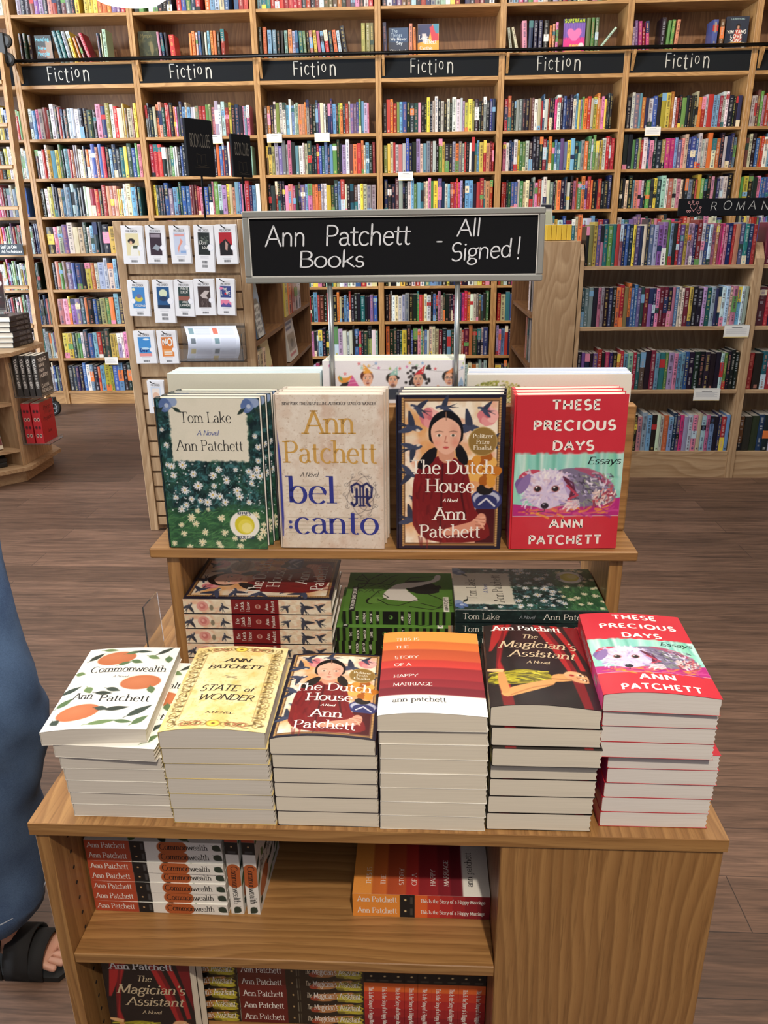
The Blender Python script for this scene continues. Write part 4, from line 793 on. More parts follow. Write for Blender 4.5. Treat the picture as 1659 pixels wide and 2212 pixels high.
def paperback(key, w, h, t, front, T, spine, ST, edge=(220, 216, 208), back=None, pages='pages', gloss='print_matte', bow=0.0, name='paperback_book', lift=0.0):
    """returns an Empty with children cover and page_block; meshes are shared between copies of the same key"""
    root = empty(name); k = key + ('_b%g' % bow if bow else '')
    if k not in MESHES:
        f = .0003; mb = MB(); back = back or edge
        mb.box((0, -f, 0), (w, 0, h), 0, edge); mb.box((0, t, 0), (w, t + f, h), 0, back); mb.box((-f, -f, 0), (0, t + f, h), 0, edge)
        if front is not None: mb.grid(front, (-f, -f - .0001, 0), (w + f, 0, 0), (0, 0, h), 0)
        put_texts(mb, T, w, h, -f - .0001, 0)
        if spine is not None: mb.grid(np.rot90(spine, -1), (-f - .0001, t + f, 0), (0, -t - 2 * f, 0), (0, 0, h), 0)
        o = []
        mb2 = mb; put_sp = MB(); put_spine_texts(put_sp, ST, h, t, 0); put_sp.v = [a + np.array([-f - .0002, 0, 0]) for a in put_sp.v]
        if put_sp.n:
            for (q, m) in put_sp.g: mb.g.append((q + mb.n, m))
            mb.v += put_sp.v; mb.c += put_sp.c; mb.n += put_sp.n
        pb = MB(); n = 9
        prof = [(.0006, .0022)] + [(.0012, .0006), (.003, .0001)] + [(w - .0012, .0001)] + [(w - .0008 - .0011 * ((i * 7) % 3), .0004 + (t - .0008) * i / n) for i in range(n + 1)] + [(w - .0012, t - .0001), (.003, t - .0001), (.0012, t - .0006), (.0006, t - .0022)]
        pb.prism(prof, 2, .0004, h - .0004, 0, (226, 220, 206))
        if bow:
            def fn(a):
                a = a.copy(); x = np.clip(a[:, 0] / w, 0, 1); z = np.clip(a[:, 2] / h, 0, 1); fr = np.clip(1 - a[:, 1] / t, 0, 1.05)
                a[:, 1] -= fr * bow * np.sin(pi * x ** .8) * (1 - .35 * z); return a
            # give plain shells enough rows to bend
            mb.v[0] = mb.v[0]
            cb = MB(); ns = 14
            for i in range(ns): cb.box((w * i / ns, -f, 0), (w * (i + 1) / ns, 0, h), 0, edge)
            cb.box((0, t, 0), (w, t + f, h), 0, back); cb.box((-f, -f, 0), (0, t + f, h), 0, edge)
            nb = cb.n; off = 24
            for (q, m) in mb.g: cb.g.append((q - off + nb, m))
            cb.v += mb.v[3:]; cb.c += mb.c[3:]; cb.n += mb.n - off; mb = cb; mb.deform(fn)
            p2 = MB(); ns = 16; xs_ = [.0012 + (w - .0028) * i / ns for i in range(ns + 1)]
            p2.prism([(.0006, .0022)] + [(q, .0001) for q in xs_] + [(w - .001, t * .35), (w - .0022, t * .6), (w - .0012, t - .0001), (.0012, t - .0001), (.0006, t - .0022)], 2, .0004, h - .0004, 0, (226, 220, 206))
            pb = p2; pb.deform(fn)
        MESHES[k] = (mb.mesh('cover', [gloss]), pb.mesh('page_block', [pages]))
    for nm, me in zip(('cover', 'page_block'), MESHES[k]):
        o = bpy.data.objects.new(nm, me); COL.objects.link(o); o.parent = root
    return root
def hardcover(key, w, h, t, front, T, spine, ST, edge=(230, 226, 220), back=None, inner=(238, 236, 230), gloss='print_gloss', name='hardcover_book', sp_col=None):
    root = empty(name)
    if key not in MESHES:
        b = .0028; mb = MB(); back = back or edge; sp_col = sp_col or edge
        mb.box((0, 0, 0), (w, b, h), 0, edge, .0006); mb.box((0, t - b, 0), (w, t, h), 0, back, .0006)
        mb.prism([(0, .001), (-.0025, .004), (-.003, t / 2), (-.0025, t - .004), (0, t - .001), (.0015, t - .002), (.0015, .002)], 2, 0, h, 0, sp_col)
        if front is not None: mb.grid(front, (.0002, -.0003, .0003), (w - .0006, 0, 0), (0, 0, h - .0006), 0)
        put_texts(mb, T, w, h, -.0003, 0)
        if spine is not None:
            mb.grid(np.rot90(spine, -1), (-.0032, t - .0006, 0), (0, -t + .0012, 0), (0, 0, h), 0)
            mb.box((-.0031, .0006, .0002), (-.001, t - .0006, h - .0002), 0, sp_col)
        sp = MB(); put_spine_texts(sp, ST, h, t, 0)
        if sp.n:
            for (q, m) in sp.g: mb.g.append((q + mb.n, m))
            mb.v += [a + np.array([-.0034, 0, 0]) for a in sp.v]; mb.c += sp.c; mb.n += sp.n
        mb.box((.002, b, .0003), (w - .001, b + .0004, h - .0003), 0, inner); mb.box((.002, t - b - .0004, .0003), (w - .001, t - b, h - .0003), 0, inner)
        pb = MB(); n = 8; x1 = w - .005
        prof = [(.002, b + .0004)] + [(x1 - .002 * sin(pi * i / n), b + .0004 + (t - 2 * b - .0008) * i / n) for i in range(n + 1)] + [(.002, t - b - .0004)]
        pb.prism(prof, 2, .003, h - .003, 0, (232, 226, 214))
        MESHES[key] = (mb.mesh('cover', [gloss]), pb.mesh('page_block', ['pages']))
    for nm, me in zip(('cover', 'page_block'), MESHES[key]):
        o = bpy.data.objects.new(nm, me); COL.objects.link(o); o.parent = root
    return root
def setb(o, M, label, cat='book', group=None):
    l_, q, s = M.decompose(); o.location = l_; o.rotation_mode = 'XYZ'; o.rotation_euler = q.to_euler(); tag(o, label, cat, group); return o
def lying(x, y, z_top, rz=0.0):
    """cover up, foot towards the viewer; (x,y,z_top) = front left top corner"""
    return Matrix.Translation((x, y, z_top)) @ Matrix.Rotation(rz, 4, 'Z') @ Matrix.Rotation(-pi / 2, 4, 'X')
def spine_front(x, y, z_top, h, rz=0.0):
    """cover up, spine towards the viewer, head at the left end; (x,y,z_top) = spine's left top corner. h runs along +x"""
    return Matrix.Translation((x, y, z_top)) @ Matrix.Rotation(rz, 4, 'Z') @ Matrix.Translation((h, 0, 0)) @ Matrix.Rotation(pi / 2, 4, 'Z') @ Matrix.Rotation(-pi / 2, 4, 'X')
ORD = ['first', 'second', 'third', 'fourth', 'fifth', 'sixth', 'seventh', 'eighth', 'ninth', 'tenth', 'eleventh', 'twelfth', 'thirteenth', 'fourteenth', 'fifteenth', 'sixteenth', 'seventeenth', 'eighteenth', 'nineteenth', 'twentieth'] + ['%d%s' % (k, {1: 'st', 2: 'nd', 3: 'rd'}.get(k % 10, 'th')) for k in range(21, 60)]
# ------------------------------------------------------------------ the room
PS = 0.0096; WX, WY = -2.5394, 5.6641; BW = 0.909
mb = MB(); mb.quad((-6, -3.5, 0), (12.5, 0, 0), (0, 10, 0)); tag(mb.build('floor', 'vinyl_plank'), kind='structure')
mb = MB(); mb.quad((-6, 6.5, 4.1), (12.5, 0, 0), (0, -10, 0)); tag(mb.build('ceiling', 'ceiling_paint'), kind='structure')
mb = MB(); mb.quad((-6, 6.16, 0), (12.5, 0, 0), (0, 0, 4.1)); tag(mb.build('wall_back', 'plaster'), kind='structure')
mb = MB(); mb.quad((-6, -3.5, 0), (0, 10, 0), (0, 0, 0.5)); mb.quad((-6, -3.5, 3.6), (0, 10, 0), (0, 0, .5)); mb.quad((-6, -3.5, .5), (0, 2.5, 0), (0, 0, 3.1)); mb.quad((-6, 4, .5), (0, 2.5, 0), (0, 0, 3.1)); tag(mb.build('wall_left', 'plaster'), kind='structure')
mb = MB(); mb.quad((6.5, 6.5, 0), (0, -10, 0), (0, 0, 4.1)); tag(mb.build('wall_right', 'plaster'), kind='structure')

PAL = dict(k=(30, 31, 36), n=(40, 50, 88), b=(66, 98, 166), s=(118, 162, 198), l=(188, 210, 224), t=(46, 108, 114), d=(42, 66, 58), g=(98, 146, 84), m=(174, 208, 194), y=(224, 200, 82), a=(226, 212, 182),
           w=(232, 231, 226), o=(222, 122, 66), r=(180, 52, 54), c=(110, 36, 46), p=(218, 136, 166), h=(206, 66, 130), v=(124, 96, 152), u=(182, 166, 206), e=(142, 143, 145), i=(112, 78, 62), f=(220, 148, 126), q=(154, 152, 92))
NAME = dict(k='black', n='navy', b='blue', s='sky blue', l='pale blue', t='teal', d='dark green', g='green', m='mint', y='yellow', a='cream', w='white', o='orange', r='red', c='maroon', p='pink', h='magenta', v='violet', u='lavender', e='grey', i='brown', f='salmon', q='olive')
def spine_geo(mb, wdt, h, dp, key, g, m=0, x=0, y=0, z=0, lean=0.0):
    """one closed book seen spine-on: rounded spine, cover boards, paper top, printed spine"""
    col = np.array(PAL[key], float) * g.uniform(.74, 1.03) + np.array([g.uniform(-12, 12) for _ in range(3)]); col = np.clip(col, 8, 245)
    V0 = len(mb.v); G0 = len(mb.v)
    e = min(.004, wdt * .3); prof = [(0, dp), (0, e), (e * .4, e * .25), (wdt * .5, 0), (wdt - e * .4, e * .25), (wdt, e), (wdt, dp)]
    mb.prism(prof[::-1], 2, 0, h, m, col)
    if wdt > .01: mb.box((.0022, .012, h - .004), (wdt - .0022, dp - .003, h + .0006), m, (226, 220, 208))
    light = col.mean() > 125; alt = g.choice([(30, 30, 34), (60, 30, 40), (36, 50, 90)]) if light else g.choice([(236, 232, 222), (232, 206, 120), (214, 220, 230), (226, 150, 130)])
    W_ = wdt * .46; alt = np.array(alt) * .62 + col * .38
    r_ = g.random()
    if r_ < .3:
        b2 = np.array(PAL[g.choice('kwnyrosptldag')], float); a0 = g.choice([0.0, .35, .6, .78]); a1 = a0 + g.choice([.14, .22, .4]); a1 = min(a1, 1)
        mb.box((-.0002, -.0003, h * a0 + .0002), (wdt + .0002, .006, h * a1 - .0002), m, b2)
    zt = h * g.uniform(.9, .95); end = h * g.uniform(.42, .58)                      # title, then author, as rows of letters
    for lo, hi, ww in () if g.random() < .2 else ((end, zt, 1.0), (h * .12, h * .12 + (end - h * .16) * g.uniform(.5, 1), .66)):
        zz = hi
        while zz > lo:
            st = g.uniform(.0035, .0075)
            if g.random() < .74: mb.box((wdt / 2 - W_ / 2 * ww, -.0006, zz - st * .62), (wdt / 2 + W_ / 2 * ww * g.uniform(.6, 1), .0016, zz), m, alt)
            zz -= st
    if g.random() < .5: mb.box((wdt * .3, -.0006, h * .035), (wdt * .7, .0016, h * .035 + wdt * .45), m, alt)
    M = Matrix.Translation((x, y, z)) @ Matrix.Rotation(lean, 4, 'Y'); R3 = np.array(M.to_3x3()); T3 = np.array(M.translation)
    for k in range(V0, len(mb.v)): mb.v[k] = mb.v[k] @ R3.T + T3
STUFF = MB(); NSTUFF = [0]
WALLM = Matrix.Translation((WX, WY, 0)) @ Matrix.Rotation(PS, 4, 'Z')
def place_book(M, loc, wdt, h, dp, key, g, label, group, lean=0.0, name='shelf_book', cat='book'):
    mb = MB(); spine_geo(mb, wdt, h, dp, key, g)
    o = mb.build(name, 'print_gloss'); o.matrix_world = M @ Matrix.Translation(loc) @ Matrix.Rotation(lean, 4, 'Y'); return tag(o, label, cat, group)
SHZ = [0.11 + .28 * k for k in range(8)]           # shelf tops, lowest first; index 7 is the one under the signs
def case(i):
    root = empty('bookcase'); root.matrix_world = WALLM @ Matrix.Translation((i * BW, 0, 0)); h = .0225; D = .31; TOP = 3.25
    bn = ['beyond the ladder', 'first bay from the ladder', 'second bay from the ladder', 'third bay from the ladder', 'fourth bay from the ladder', 'fifth bay from the ladder', 'sixth bay from the ladder', 'seventh bay from the ladder'][i + 1]
    tag(root, 'tall oak wall bookcase full of novels, ' + bn, 'bookcase', 'wall bookcases')
    for a in (0, BW - h):
        mb = MB(); mb.box((a + .0002, 0, 0), (a + h - .0002, D, TOP), 0, bev=.0015); mb.build('side_panel', 'oak_z', root)
    mb = MB(); mb.box((h, D - .012, .0), (BW - h, D, TOP)); mb.build('back_panel', 'brown_oak_z', root)
    for z in SHZ + [2.898 - .0, 3.23]:
        mb = MB(); mb.box((h, .003, z - .021), (BW - h, D - .012, z), 0, bev=.0015); mb.build('shelf', 'oak_x', root)
    mb = MB(); mb.box((h, .0, 2.409), (BW - h, D - .012, 2.436), 0, bev=.0015); mb.build('shelf', 'oak_x', root)
    mb = MB(); mb.box((h, .001, 2.566), (BW - h, D - .012, 2.584), 0, bev=.0015); mb.build('shelf', 'oak_x', root)
    mb = MB(); mb.box((h, .012, .0), (BW - h, .03, .088)); mb.build('kickboard', 'oak_x', root)
    mb = MB(); mb.box((h + .001, .004, 2.437), (BW - h - .001, .016, 2.565), 0)
    cb = mb.build('chalkboard', 'chalkboard', root)
    if 0 <= i <= 5:
        tx = MB(); jit = random.Random(i); x = .235 + .02 * (i % 3); qs = MB()
        for ch, wd, dz, sc in (('F', .05, .006, .1), ('i', .03, 0, .105), ('c', .045, .012, .095), ('t', .045, -.006, .115), ('i', .03, .004, .105), ('o', .055, .028, .08), ('n', .06, .0, .12)):
            tx.text(ch, (x, .0038, 2.462 + dz), (1, 0, -.03), (0, 0, 1), sc * .9, (192, 192, 186), 'chalk', 'l', 0, xs=.8); x += wd * 1.06
        tx.build('lettering', 'chalk', cb)
    if i >= 0:
        mb = MB()
        mb.prism([(-.055, 2.55), (-.0005, 2.45), (-.0005, 2.578), (-.055, 2.578)], 0, .03, .048, 0); mb.build('rail_bracket', 'oak_z', root)
    return root
for i in range(-1, 7): case(i)
mb = MB(); p = [WALLM @ Vector((u, -.045, 2.592)) for u in (-.06, 6.35)]; mb.tube(p, .0125, 0, seg=12)
tag(mb.build('ladder_rail', 'black_metal', smooth=True), 'long black metal ladder rail running above the chalkboard signs', 'rail')

ROWS = {(7, 0): 'wqykbbbrg', (7, 1): 'wbpwrdwkrndllwkkdkpnqwraYiaiy'.lower(), (7, 2): 'ekkaofdrrkopdnsaswwerrgqpuwmryknkpsp', (7, 3): 'iokwqwwswsmmffoekknvawknnsdgodrwvvbgsup', (7, 4): 'krorqsbkddpkkykawkwkwkwwluyyqkkkekbn', (7, 5): 'rokdeekkiiwarbwrkkhwkbnnkwsyugorayofpykdk', (7, 6): 'kwesonwbkyyowrkgkkkkaorwrssrwwkkkn', (7, 7): 'waigprsbkwo',
        (6, 0): 'lookywaqmwl', (6, 1): 'kwrwysygksrfeewanowbfbrksndtydbgp', (6, 2): 'rrrkeegwwkbkdntkbooyukobrnwrswyywmm', (6, 3): 'qyquveepkswwadkkrbtsnsgdkuwiorowskc', (6, 4): 'qyarwfwbnkuaseiwkgykkuoewrkwkqsyrfcr', (6, 5): 'pwnnwyggwkkkkrtogbsvsystmeogwgqaywrcr', (6, 6): 'kkgnqrwbpkdqhhsvfabbbwwaoaokwnns', (6, 7): 'iakborwsk',
        (5, 0): 'hprkuwlmlsb', (5, 1): 'kkwykkaslsmtkkwarrkrfffyylwaskt', (5, 2): 'yddkbestdbbcccrpbnpgmuyafsbprnsw', (5, 3): 'kdrkkkpffhdkvspooowwwyddsrwktiwyaee', (5, 4): 'nkkiekkwsgstaapgyvnwsrhrhuksskrrafr', (5, 5): 'rrkdbbwgaakwprwwaekaoknwkpogoprokkrkkn', (5, 6): 'kkaksfpwkgdydmwfwpakkekrygkkpknwwk', (5, 7): 'gykkpbbbrw',
        (4, 1): 'kpevwaadaskkkyqqwspwe', (3, 1): 'kfgivbbkyowlwasvtyockn', (2, 1): 'ppyvvtokbkqgoskbwwwkncs', (1, 1): 'yydggwnbsrddyyuwpgrikoovv', (0, 1): 'knnkbwskosyybskkwwekpgi',
        (2, 3): 'krdsrckrkkrdsrckrkkoaksbrkkktkkvb', (2, 4): 'kiewawlekkgroawkbkpadkkkcwnhrowweiskg', (1, 3): 'brkdqwmesmpkeskdaguwlwkbrkdqwm', (1, 4): 'okdkdykbkpgabwaaacksdbkarcodkwn', (3, 3): 'krowkkwhpaypkmkyawumwbrwa', (3, 4): 'kakwykkwrwssskywkrkwayrp'}
NIND = [0]
SG = random.Random(21)
def rnd_row(n): return ''.join(SG.choice('kkknnbslltddgmyaawwworrcphvueifq') for _ in range(n))
for r_ in range(7, -1, -1):
    for i in range(-1, 7):
        s = ROWS.get((r_, i + 1))
        s = s or rnd_row(SG.randint(24, 31))
        if i < 0: s = (rnd_row(22) + s)
        if i == 6: s = s + rnd_row(22)
        ws = [SG.uniform(.6, 1.45) for _ in s]
        for k in range(1, len(s)):
            if s[k] == s[k - 1] and SG.random() < .6: ws[k] = ws[k - 1]
        tot = .842 if SG.random() < .8 else .80; ws = [q * tot / sum(ws) for q in ws]; x = .0335; hp = .205
        for k, key in enumerate(s):
            same = k and s[k - 1] == key and ws[k] == ws[k - 1]
            if not same: hp = SG.choice([.2, .203, .205, .208, .21, .214, .22, .236, .242]) if SG.random() < .75 else SG.uniform(.195, .235)
            y = .018 + SG.uniform(0, .012); wd = ws[k] - .0006; dp = SG.uniform(.13, .155); sd = SG.getrandbits(30)
            ind = r_ == 7 and 0 <= i <= 5
            if ind:
                thick = 'thick ' if wd > .034 else 'slim ' if wd < .017 else ''; tall = 'tall ' if hp > .228 else ''
                lab = '%s%s%s book, %s from ladder side, shelf just below the %s Fiction sign' % (tall, thick, NAME[key], ORD[k], ORD[i])
                place_book(WALLM, (i * BW + x, y, SHZ[r_] + .0004), wd, hp, dp, key, random.Random(sd), lab, 'novels on the shelf below the chalk signs'); NIND[0] += 1
            else:
                V0 = len(STUFF.v); spine_geo(STUFF, wd, hp, dp, key, random.Random(sd), 0, i * BW + x, y, SHZ[r_]); NSTUFF[0] += 1
            x += ws[k]
# the display shelf above the signs and the top row: (pixel-like bay position 0..1, width, height, colour, lean degrees)
DISP = {0: [(.05, .022, .2, 'k', 0), (.085, .024, .2, 'd', 0), (.125, .026, .19, 'k', 0), ('F', .17, .125, .19, (52, 60, 66), 'hunt'), (.375, .03, .215, 't', -11), (.412, .03, .215, 't', -11), (.45, .03, .21, 'e', -11), (.494, .026, .21, 'y', -12), (.542, .02, .17, 'o', -14), (.576, .018, .18, 'i', -16), (.618, .028, .2, 'r', -18), (.705, .02, .19, 'n', -2), (.73, .012, .19, 'a', 0), (.748, .03, .215, 'm', 0)],
        1: [('F', .035, .14, .2, (50, 56, 40), 'dark'), (.205, .02, .19, 'p', -3), (.232, .022, .185, 'n', -3), (.262, .022, .185, 'k', -2), (.3, .04, .17, 'r', -2), (.46, .018, .175, 'o', 0), (.482, .026, .19, 'o', 0), (.515, .016, .18, 'a', 0), (.535, .022, .19, 'b', 0), (.562, .02, .185, 'k', 0), (.586, .018, .18, 'w', 0), (.61, .02, .19, 's', 0), (.635, .022, .19, 'o', 0), (.66, .022, .19, 'o', 0), (.688, .024, .185, 'k', 0), (.72, .03, .2, 'r', 0)],
        2: [(.03, .026, .205, 'k', 0), (.065, .03, .205, 'o', 0), (.103, .032, .185, 's', 0), (.143, .03, .185, 's', 0), (.18, .022, .18, 'k', 0), (.21, .022, .18, 'k', 0), (.24, .026, .18, 'm', 0), (.272, .03, .185, 'f', 0), (.305, .024, .175, 'l', 0), (.332, .024, .178, 'b', -2), (.362, .03, .175, 't', -2), (.397, .024, .175, 'g', -3), (.428, .02, .17, 'k', -3), (.452, .026, .176, 'f', -4), (.484, .026, .176, 'y', -4), (.516, .024, .172, 'p', -5), (.546, .024, .17, 's', -5), (.578, .03, .176, 'r', -6), (.615, .026, .17, 'n', -6), (.648, .028, .175, 'o', -6), (.684, .026, .172, 'l', -7), (.72, .034, .2, 'k', -8), (.865, .032, .215, 'q', 0), (.903, .032, .215, 'q', 0), (.938, .026, .215, 'q', 0)],
        3: [(.045, .03, .215, 'n', -2), ('F', .085, .145, .185, (26, 40, 66), 'things'), (.252, .026, .205, 'f', 0), (.29, .02, .18, 'o', -2), ('F', .32, .155, .205, (226, 160, 60), 'lake')],
        4: [(.065, .022, .165, 'w', -9), (.118, .022, .17, 'a', -15), (.165, .036, .205, 'p', -3), (.21, .032, .205, 'n', 0), (.25, .03, .205, 'n', 0), (.288, .03, .205, 'n', 0), (.33, .036, .205, 'k', 0), (.375, .02, .17, 'o', 0), (.4, .02, .18, 'f', 0), (.425, .02, .19, 'p', 0), ('F', .49, .155, .215, (128, 96, 182), 'fan'), (.668, .03, .215, 'g', 0), (.704, .026, .215, 'g', 0), (.736, .026, .215, 'g', 0), (.76, .018, .19, 'm', 40)],
        5: [(.035, .02, .15, 'u', 0), (.06, .024, .19, 'v', -4), (.088, .028, .185, 'h', -4), (.12, .02, .145, 'r', -4), (.148, .026, .185, 'h', -5), (.25, .036, .205, 'k', 2), (.3, .024, .185, 'g', 3), (.33, .026, .19, 'g', 3), (.365, .026, .19, 'f', 4), (.66, .04, .185, 'b', 0), (.72, .03, .185, 'i', 0), ('F', .77, .16, .205, (40, 48, 66), 'yin')]}
def face_art(kind, base):
    c = CV(.7, 60, base)
    if kind == 'hunt': c.rect(0, .75, 1, 1, (40, 32, 30)); c.poly([(.1, .5), (.5, .35), (.9, .6), (.5, .8)], (150, 90, 70), smooth=1); c.rect(.62, .2, 1, .9, (150, 130, 116))
    if kind == 'dark': c.mottle((96, 94, 60), 4, 6, .5, .7, .8, 3); c.poly([(.55, .4), (.7, .3), (.8, .6), (.7, .8), (.6, .7)], (112, 104, 70), smooth=1)
    if kind == 'things': c.rect(0, 0, 1, .5, (34, 66, 104))
    if kind == 'lake': c.poly([(0, 0), (.7, 0), (.5, .5), (0, .6)], (36, 46, 92)); c.poly([(.55, .1), (.95, .0), (1, .5), (.7, .6)], (190, 50, 70)); c.poly([(.7, 0), (1, 0), (1, .3), (.85, .3)], (60, 130, 160)); c.rect(.0, .6, 1, 1, (226, 158, 54)); c.poly([(.2, .3), (.4, .3), (.5, .6), (.25, .6)], (200, 190, 190))
    if kind == 'fan':
        c.rect(0, 0, 1, .12, (44, 70, 60)); c.rect(0, .55, 1, 1, (222, 60, 140))
        for k in range(8): c.rect(.06 + .12 * k, .12, .09 + .12 * k, .6, (106, 78, 160))
        c.poly([(.5, .72), (.16, .45), (.2, .3), (.36, .27), (.5, .37), (.64, .27), (.8, .3), (.84, .45)], (244, 120, 180), smooth=1); c.ell(.84, .8, .09, .09, (226, 226, 230))
    if kind == 'yin': c.ell(.55, .3, .07, .08, (26, 22, 24)); c.poly([(.35, .8), (.42, .42), (.55, .36), (.7, .42), (.78, .8)], (190, 80, 66), smooth=1); c.ell(.55, .33, .04, .05, (200, 150, 126)); c.ell(.55, .85, .3, .07, (206, 150, 60)); c.ell(.85, .88, .08, .08, (190, 200, 200))
    return c.a
FT = {'hunt': [('Hunting', .45, .2, .13, (110, 190, 214), 'sansb', .8), ('New', .4, .5, .13, (110, 190, 214), 'sansb', .5), ('People', .45, .7, .13, (110, 190, 214), 'sansb', .7)], 'dark': [('Nymph', .4, .2, .12, (120, 112, 70), 'ital', .6)],
      'things': [('The', .3, .16, .1, (150, 170, 190), 'sansb', .3), ('Things', .4, .3, .1, (150, 170, 190), 'sansb', .55), ('We Never', .5, .44, .1, (190, 200, 210), 'sansb', .8), ('Say', .55, .58, .1, (190, 200, 210), 'sansb', .3), ('Elizabeth', .5, .86, .1, (226, 226, 220), 'sansb', .85)],
      'lake': [('Lake', .28, .48, .13, WHT, 'serifb', .44), ('Effect', .62, .62, .13, WHT, 'serifb', .55), ('Cynthia', .4, .8, .1, (230, 226, 220), 'serifb', .6), ("D'Aprix", .6, .92, .1, (230, 226, 220), 'serifb', .6)],
      'fan': [('SUPERFAN', .5, .11, .1, (190, 210, 60), 'sansb', .92), ('JENNY', .5, .84, .08, (236, 226, 90), 'sansb', .45), ('TINGHUI ZHANG', .45, .96, .07, (236, 226, 90), 'sansb', .8)], 'yin': [('LAUREN KUNG', .5, .1, .05, (170, 200, 200), 'sans', .6), ('YIN YANG', .5, .52, .1, WHT, 'sansb', .85), ('LOVE', .5, .65, .1, WHT, 'sansb', .5), ('SONG', .5, .78, .1, WHT, 'sansb', .5)]}
FL = {'hunt': 'dark book with pale blue title standing face out above the first Fiction sign', 'dark': 'dark olive book standing face out above the second Fiction sign', 'things': 'navy book facing out above the fourth Fiction sign, pale lettering', 'lake': 'orange, navy and red book facing out above the fourth Fiction sign', 'fan': 'purple and pink heart-cover book facing out above the fifth Fiction sign', 'yin': 'dark book with red figure facing out above the sixth Fiction sign'}
for i, L in DISP.items():
    ns = 0
    for e in L:
        g = random.Random(i * 100 + ns)
        if e[0] == 'F':
            _, u, wd, h, base, kind = e; mb = MB(); mb.box((0, 0, 0), (wd, .028, h), 0, base, .001); mb.grid(face_art(kind, base), (0, -.0003, 0), (wd, 0, 0), (0, 0, h), 0)
            put_texts(mb, FT[kind], wd, h, -.0004, 0); mb.box((.003, .003, h - .004), (wd - .003, .025, h + .0004), 0, (228, 222, 210))
            o = mb.build('face_out_book', 'print_gloss'); o.matrix_world = WALLM @ Matrix.Translation((i * BW + u * BW, .055, 2.5846)); tag(o, FL[kind], 'book', 'face-out books on the display shelf'); continue
        u, wd, h, key, lean = e; ns += 1; s_ = R(lean); off = wd * math.sin(abs(s_)) * 1.0
        x = i * BW + u * BW; z = 2.5844; wd -= .003
        if lean > 0: z += 0; 
        loc = (x, .03, z + (wd * math.sin(s_) if s_ > 0 else 0))
        lab = '%s%s book, %s spine-out on the display shelf above the %s Fiction sign' % ('leaning ' if abs(lean) > 8 else '', NAME[key], ORD[ns - 1], ORD[i])
        place_book(WALLM, loc, wd, h, .14, key, g, lab, 'books on the display shelf above the signs', lean=s_)
for i in range(-1, 7):                               # top row, of which only the feet show
    x = .035; n = 0; s = {0: 'eekkivukfrkiekYYYYYooovvr'.lower(), 2: 'sttRRRRRRRkrkckiiiokcspkwr'.lower()}.get(i) or rnd_row(24)
    for k, key in enumerate(s):
        wd = .842 / len(s)
        if SG.random() < .12: x += wd; continue
        spine_geo(STUFF, wd - .0008, SG.uniform(.2, .23), .14, key, SG, 0, i * BW + x, .02, 2.898); x += wd
    if i < 6 and i not in DISP:
        x = .05
        for k in range(12): wd = SG.uniform(.02, .035); spine_geo(STUFF, wd, SG.uniform(.19, .21), .14, SG.choice('knvbwr'), SG, 0, i * BW + x, .02, 2.584); x += wd + .001
o = STUFF.build('shelved_books', 'print_gloss'); o.matrix_world = WALLM
tag(o, 'densely packed spine-out novels filling the lower and topmost wall shelves', 'books', None, 'stuff')
# little white shelf cards hanging from shelf edges
def talker(M, u, z, wd=.1, h=.055, label='', yellow=True):
    mb = MB(); mb.box((0, -.004, -h), (wd, -.003, .008), 0, (232, 232, 228)); mb.box((0, -.004, .006), (wd, .01, .008), 0, (232, 232, 228))
    if yellow: mb.box((0.001, -.0043, -h + .001), (wd - .001, -.0036, -h + .004), 0, (222, 190, 80))
    mb.box((wd * .3, -.0043, -.008), (wd * .7, -.0036, -.005), 0, (90, 90, 96))
    for k in range(5): mb.box((wd * .08, -.0043, -.016 - k * .0055), (wd * (.9 - .1 * (k % 2)), -.0036, -.0145 - k * .0055), 0, (172, 174, 184))
    o = mb.build('shelf_card', 'print_matte'); o.matrix_world = M @ Matrix.Translation((u, 0, z)); tag(o, label, 'card', 'white cards on shelf edges')
for u, k, lab in ((1.87, 7, 'white review card at the end of the first shelf below third Fiction sign'), (2.235, 7, 'white review card mid-shelf, first shelf below the third Fiction sign'), (2.87, 6, 'white review card on second shelf below the fourth Fiction sign'), (4.72, 7, 'white review card on the first shelf below the sixth Fiction sign'), (1.41, 7, 'white review card beside the taller black sign board'), (.38, 1, 'white review card on the second lowest shelf near the slatwall end')):
    talker(WALLM, u, SHZ[k], .115 if k != 1 else .11, .055, lab)

# ------------------------------------------------------------------ rolling ladder
lad = empty('rolling_ladder', (-2.55, 5.2, 0)); tag(lad, 'leaning wooden library ladder with black wheels before the bookcase', 'ladder')
P0 = Vector((-2.485, 5.2, .12)); P1 = Vector((-2.555, 5.54, 2.62))
for dx in (0, -.44):
    mb = MB(); d = (P1 - P0); n_ = Vector((0, d.z, -d.y)).normalized()
    a = P0 + Vector((dx, 0, 0)); b_ = P1 + Vector((dx, 0, 0)); vs = []
    for q in (a, b_):
        for sx, sy in ((-1, -1), (1, -1), (1, 1), (-1, 1)): vs.append((q + Vector((sx * .014, 0, 0)) + n_ * (sy * .042)) - Vector((-2.55, 5.2, 0)))
    mb.add([v[:] for v in vs], [(3, 2, 1, 0), (4, 5, 6, 7), (0, 1, 5, 4), (1, 2, 6, 5), (2, 3, 7, 6), (3, 0, 4, 7)]); mb.build('rail', 'oak_z', lad)
for k in range(8):
    t = .12 + k * .115; q = P0 + (P1 - P0) * t - Vector((-2.55, 5.2, 0)); mb = MB(); mb.box((q.x - .43, q.y - .05, q.z - .012), (q.x - .012, q.y + .05, q.z + .012), 0, bev=.002); mb.box((q.x - .43, q.y - .052, q.z + .0122), (q.x - .012, q.y + .03, q.z + .0142), 0); mb.build('step', 'oak_x', lad)
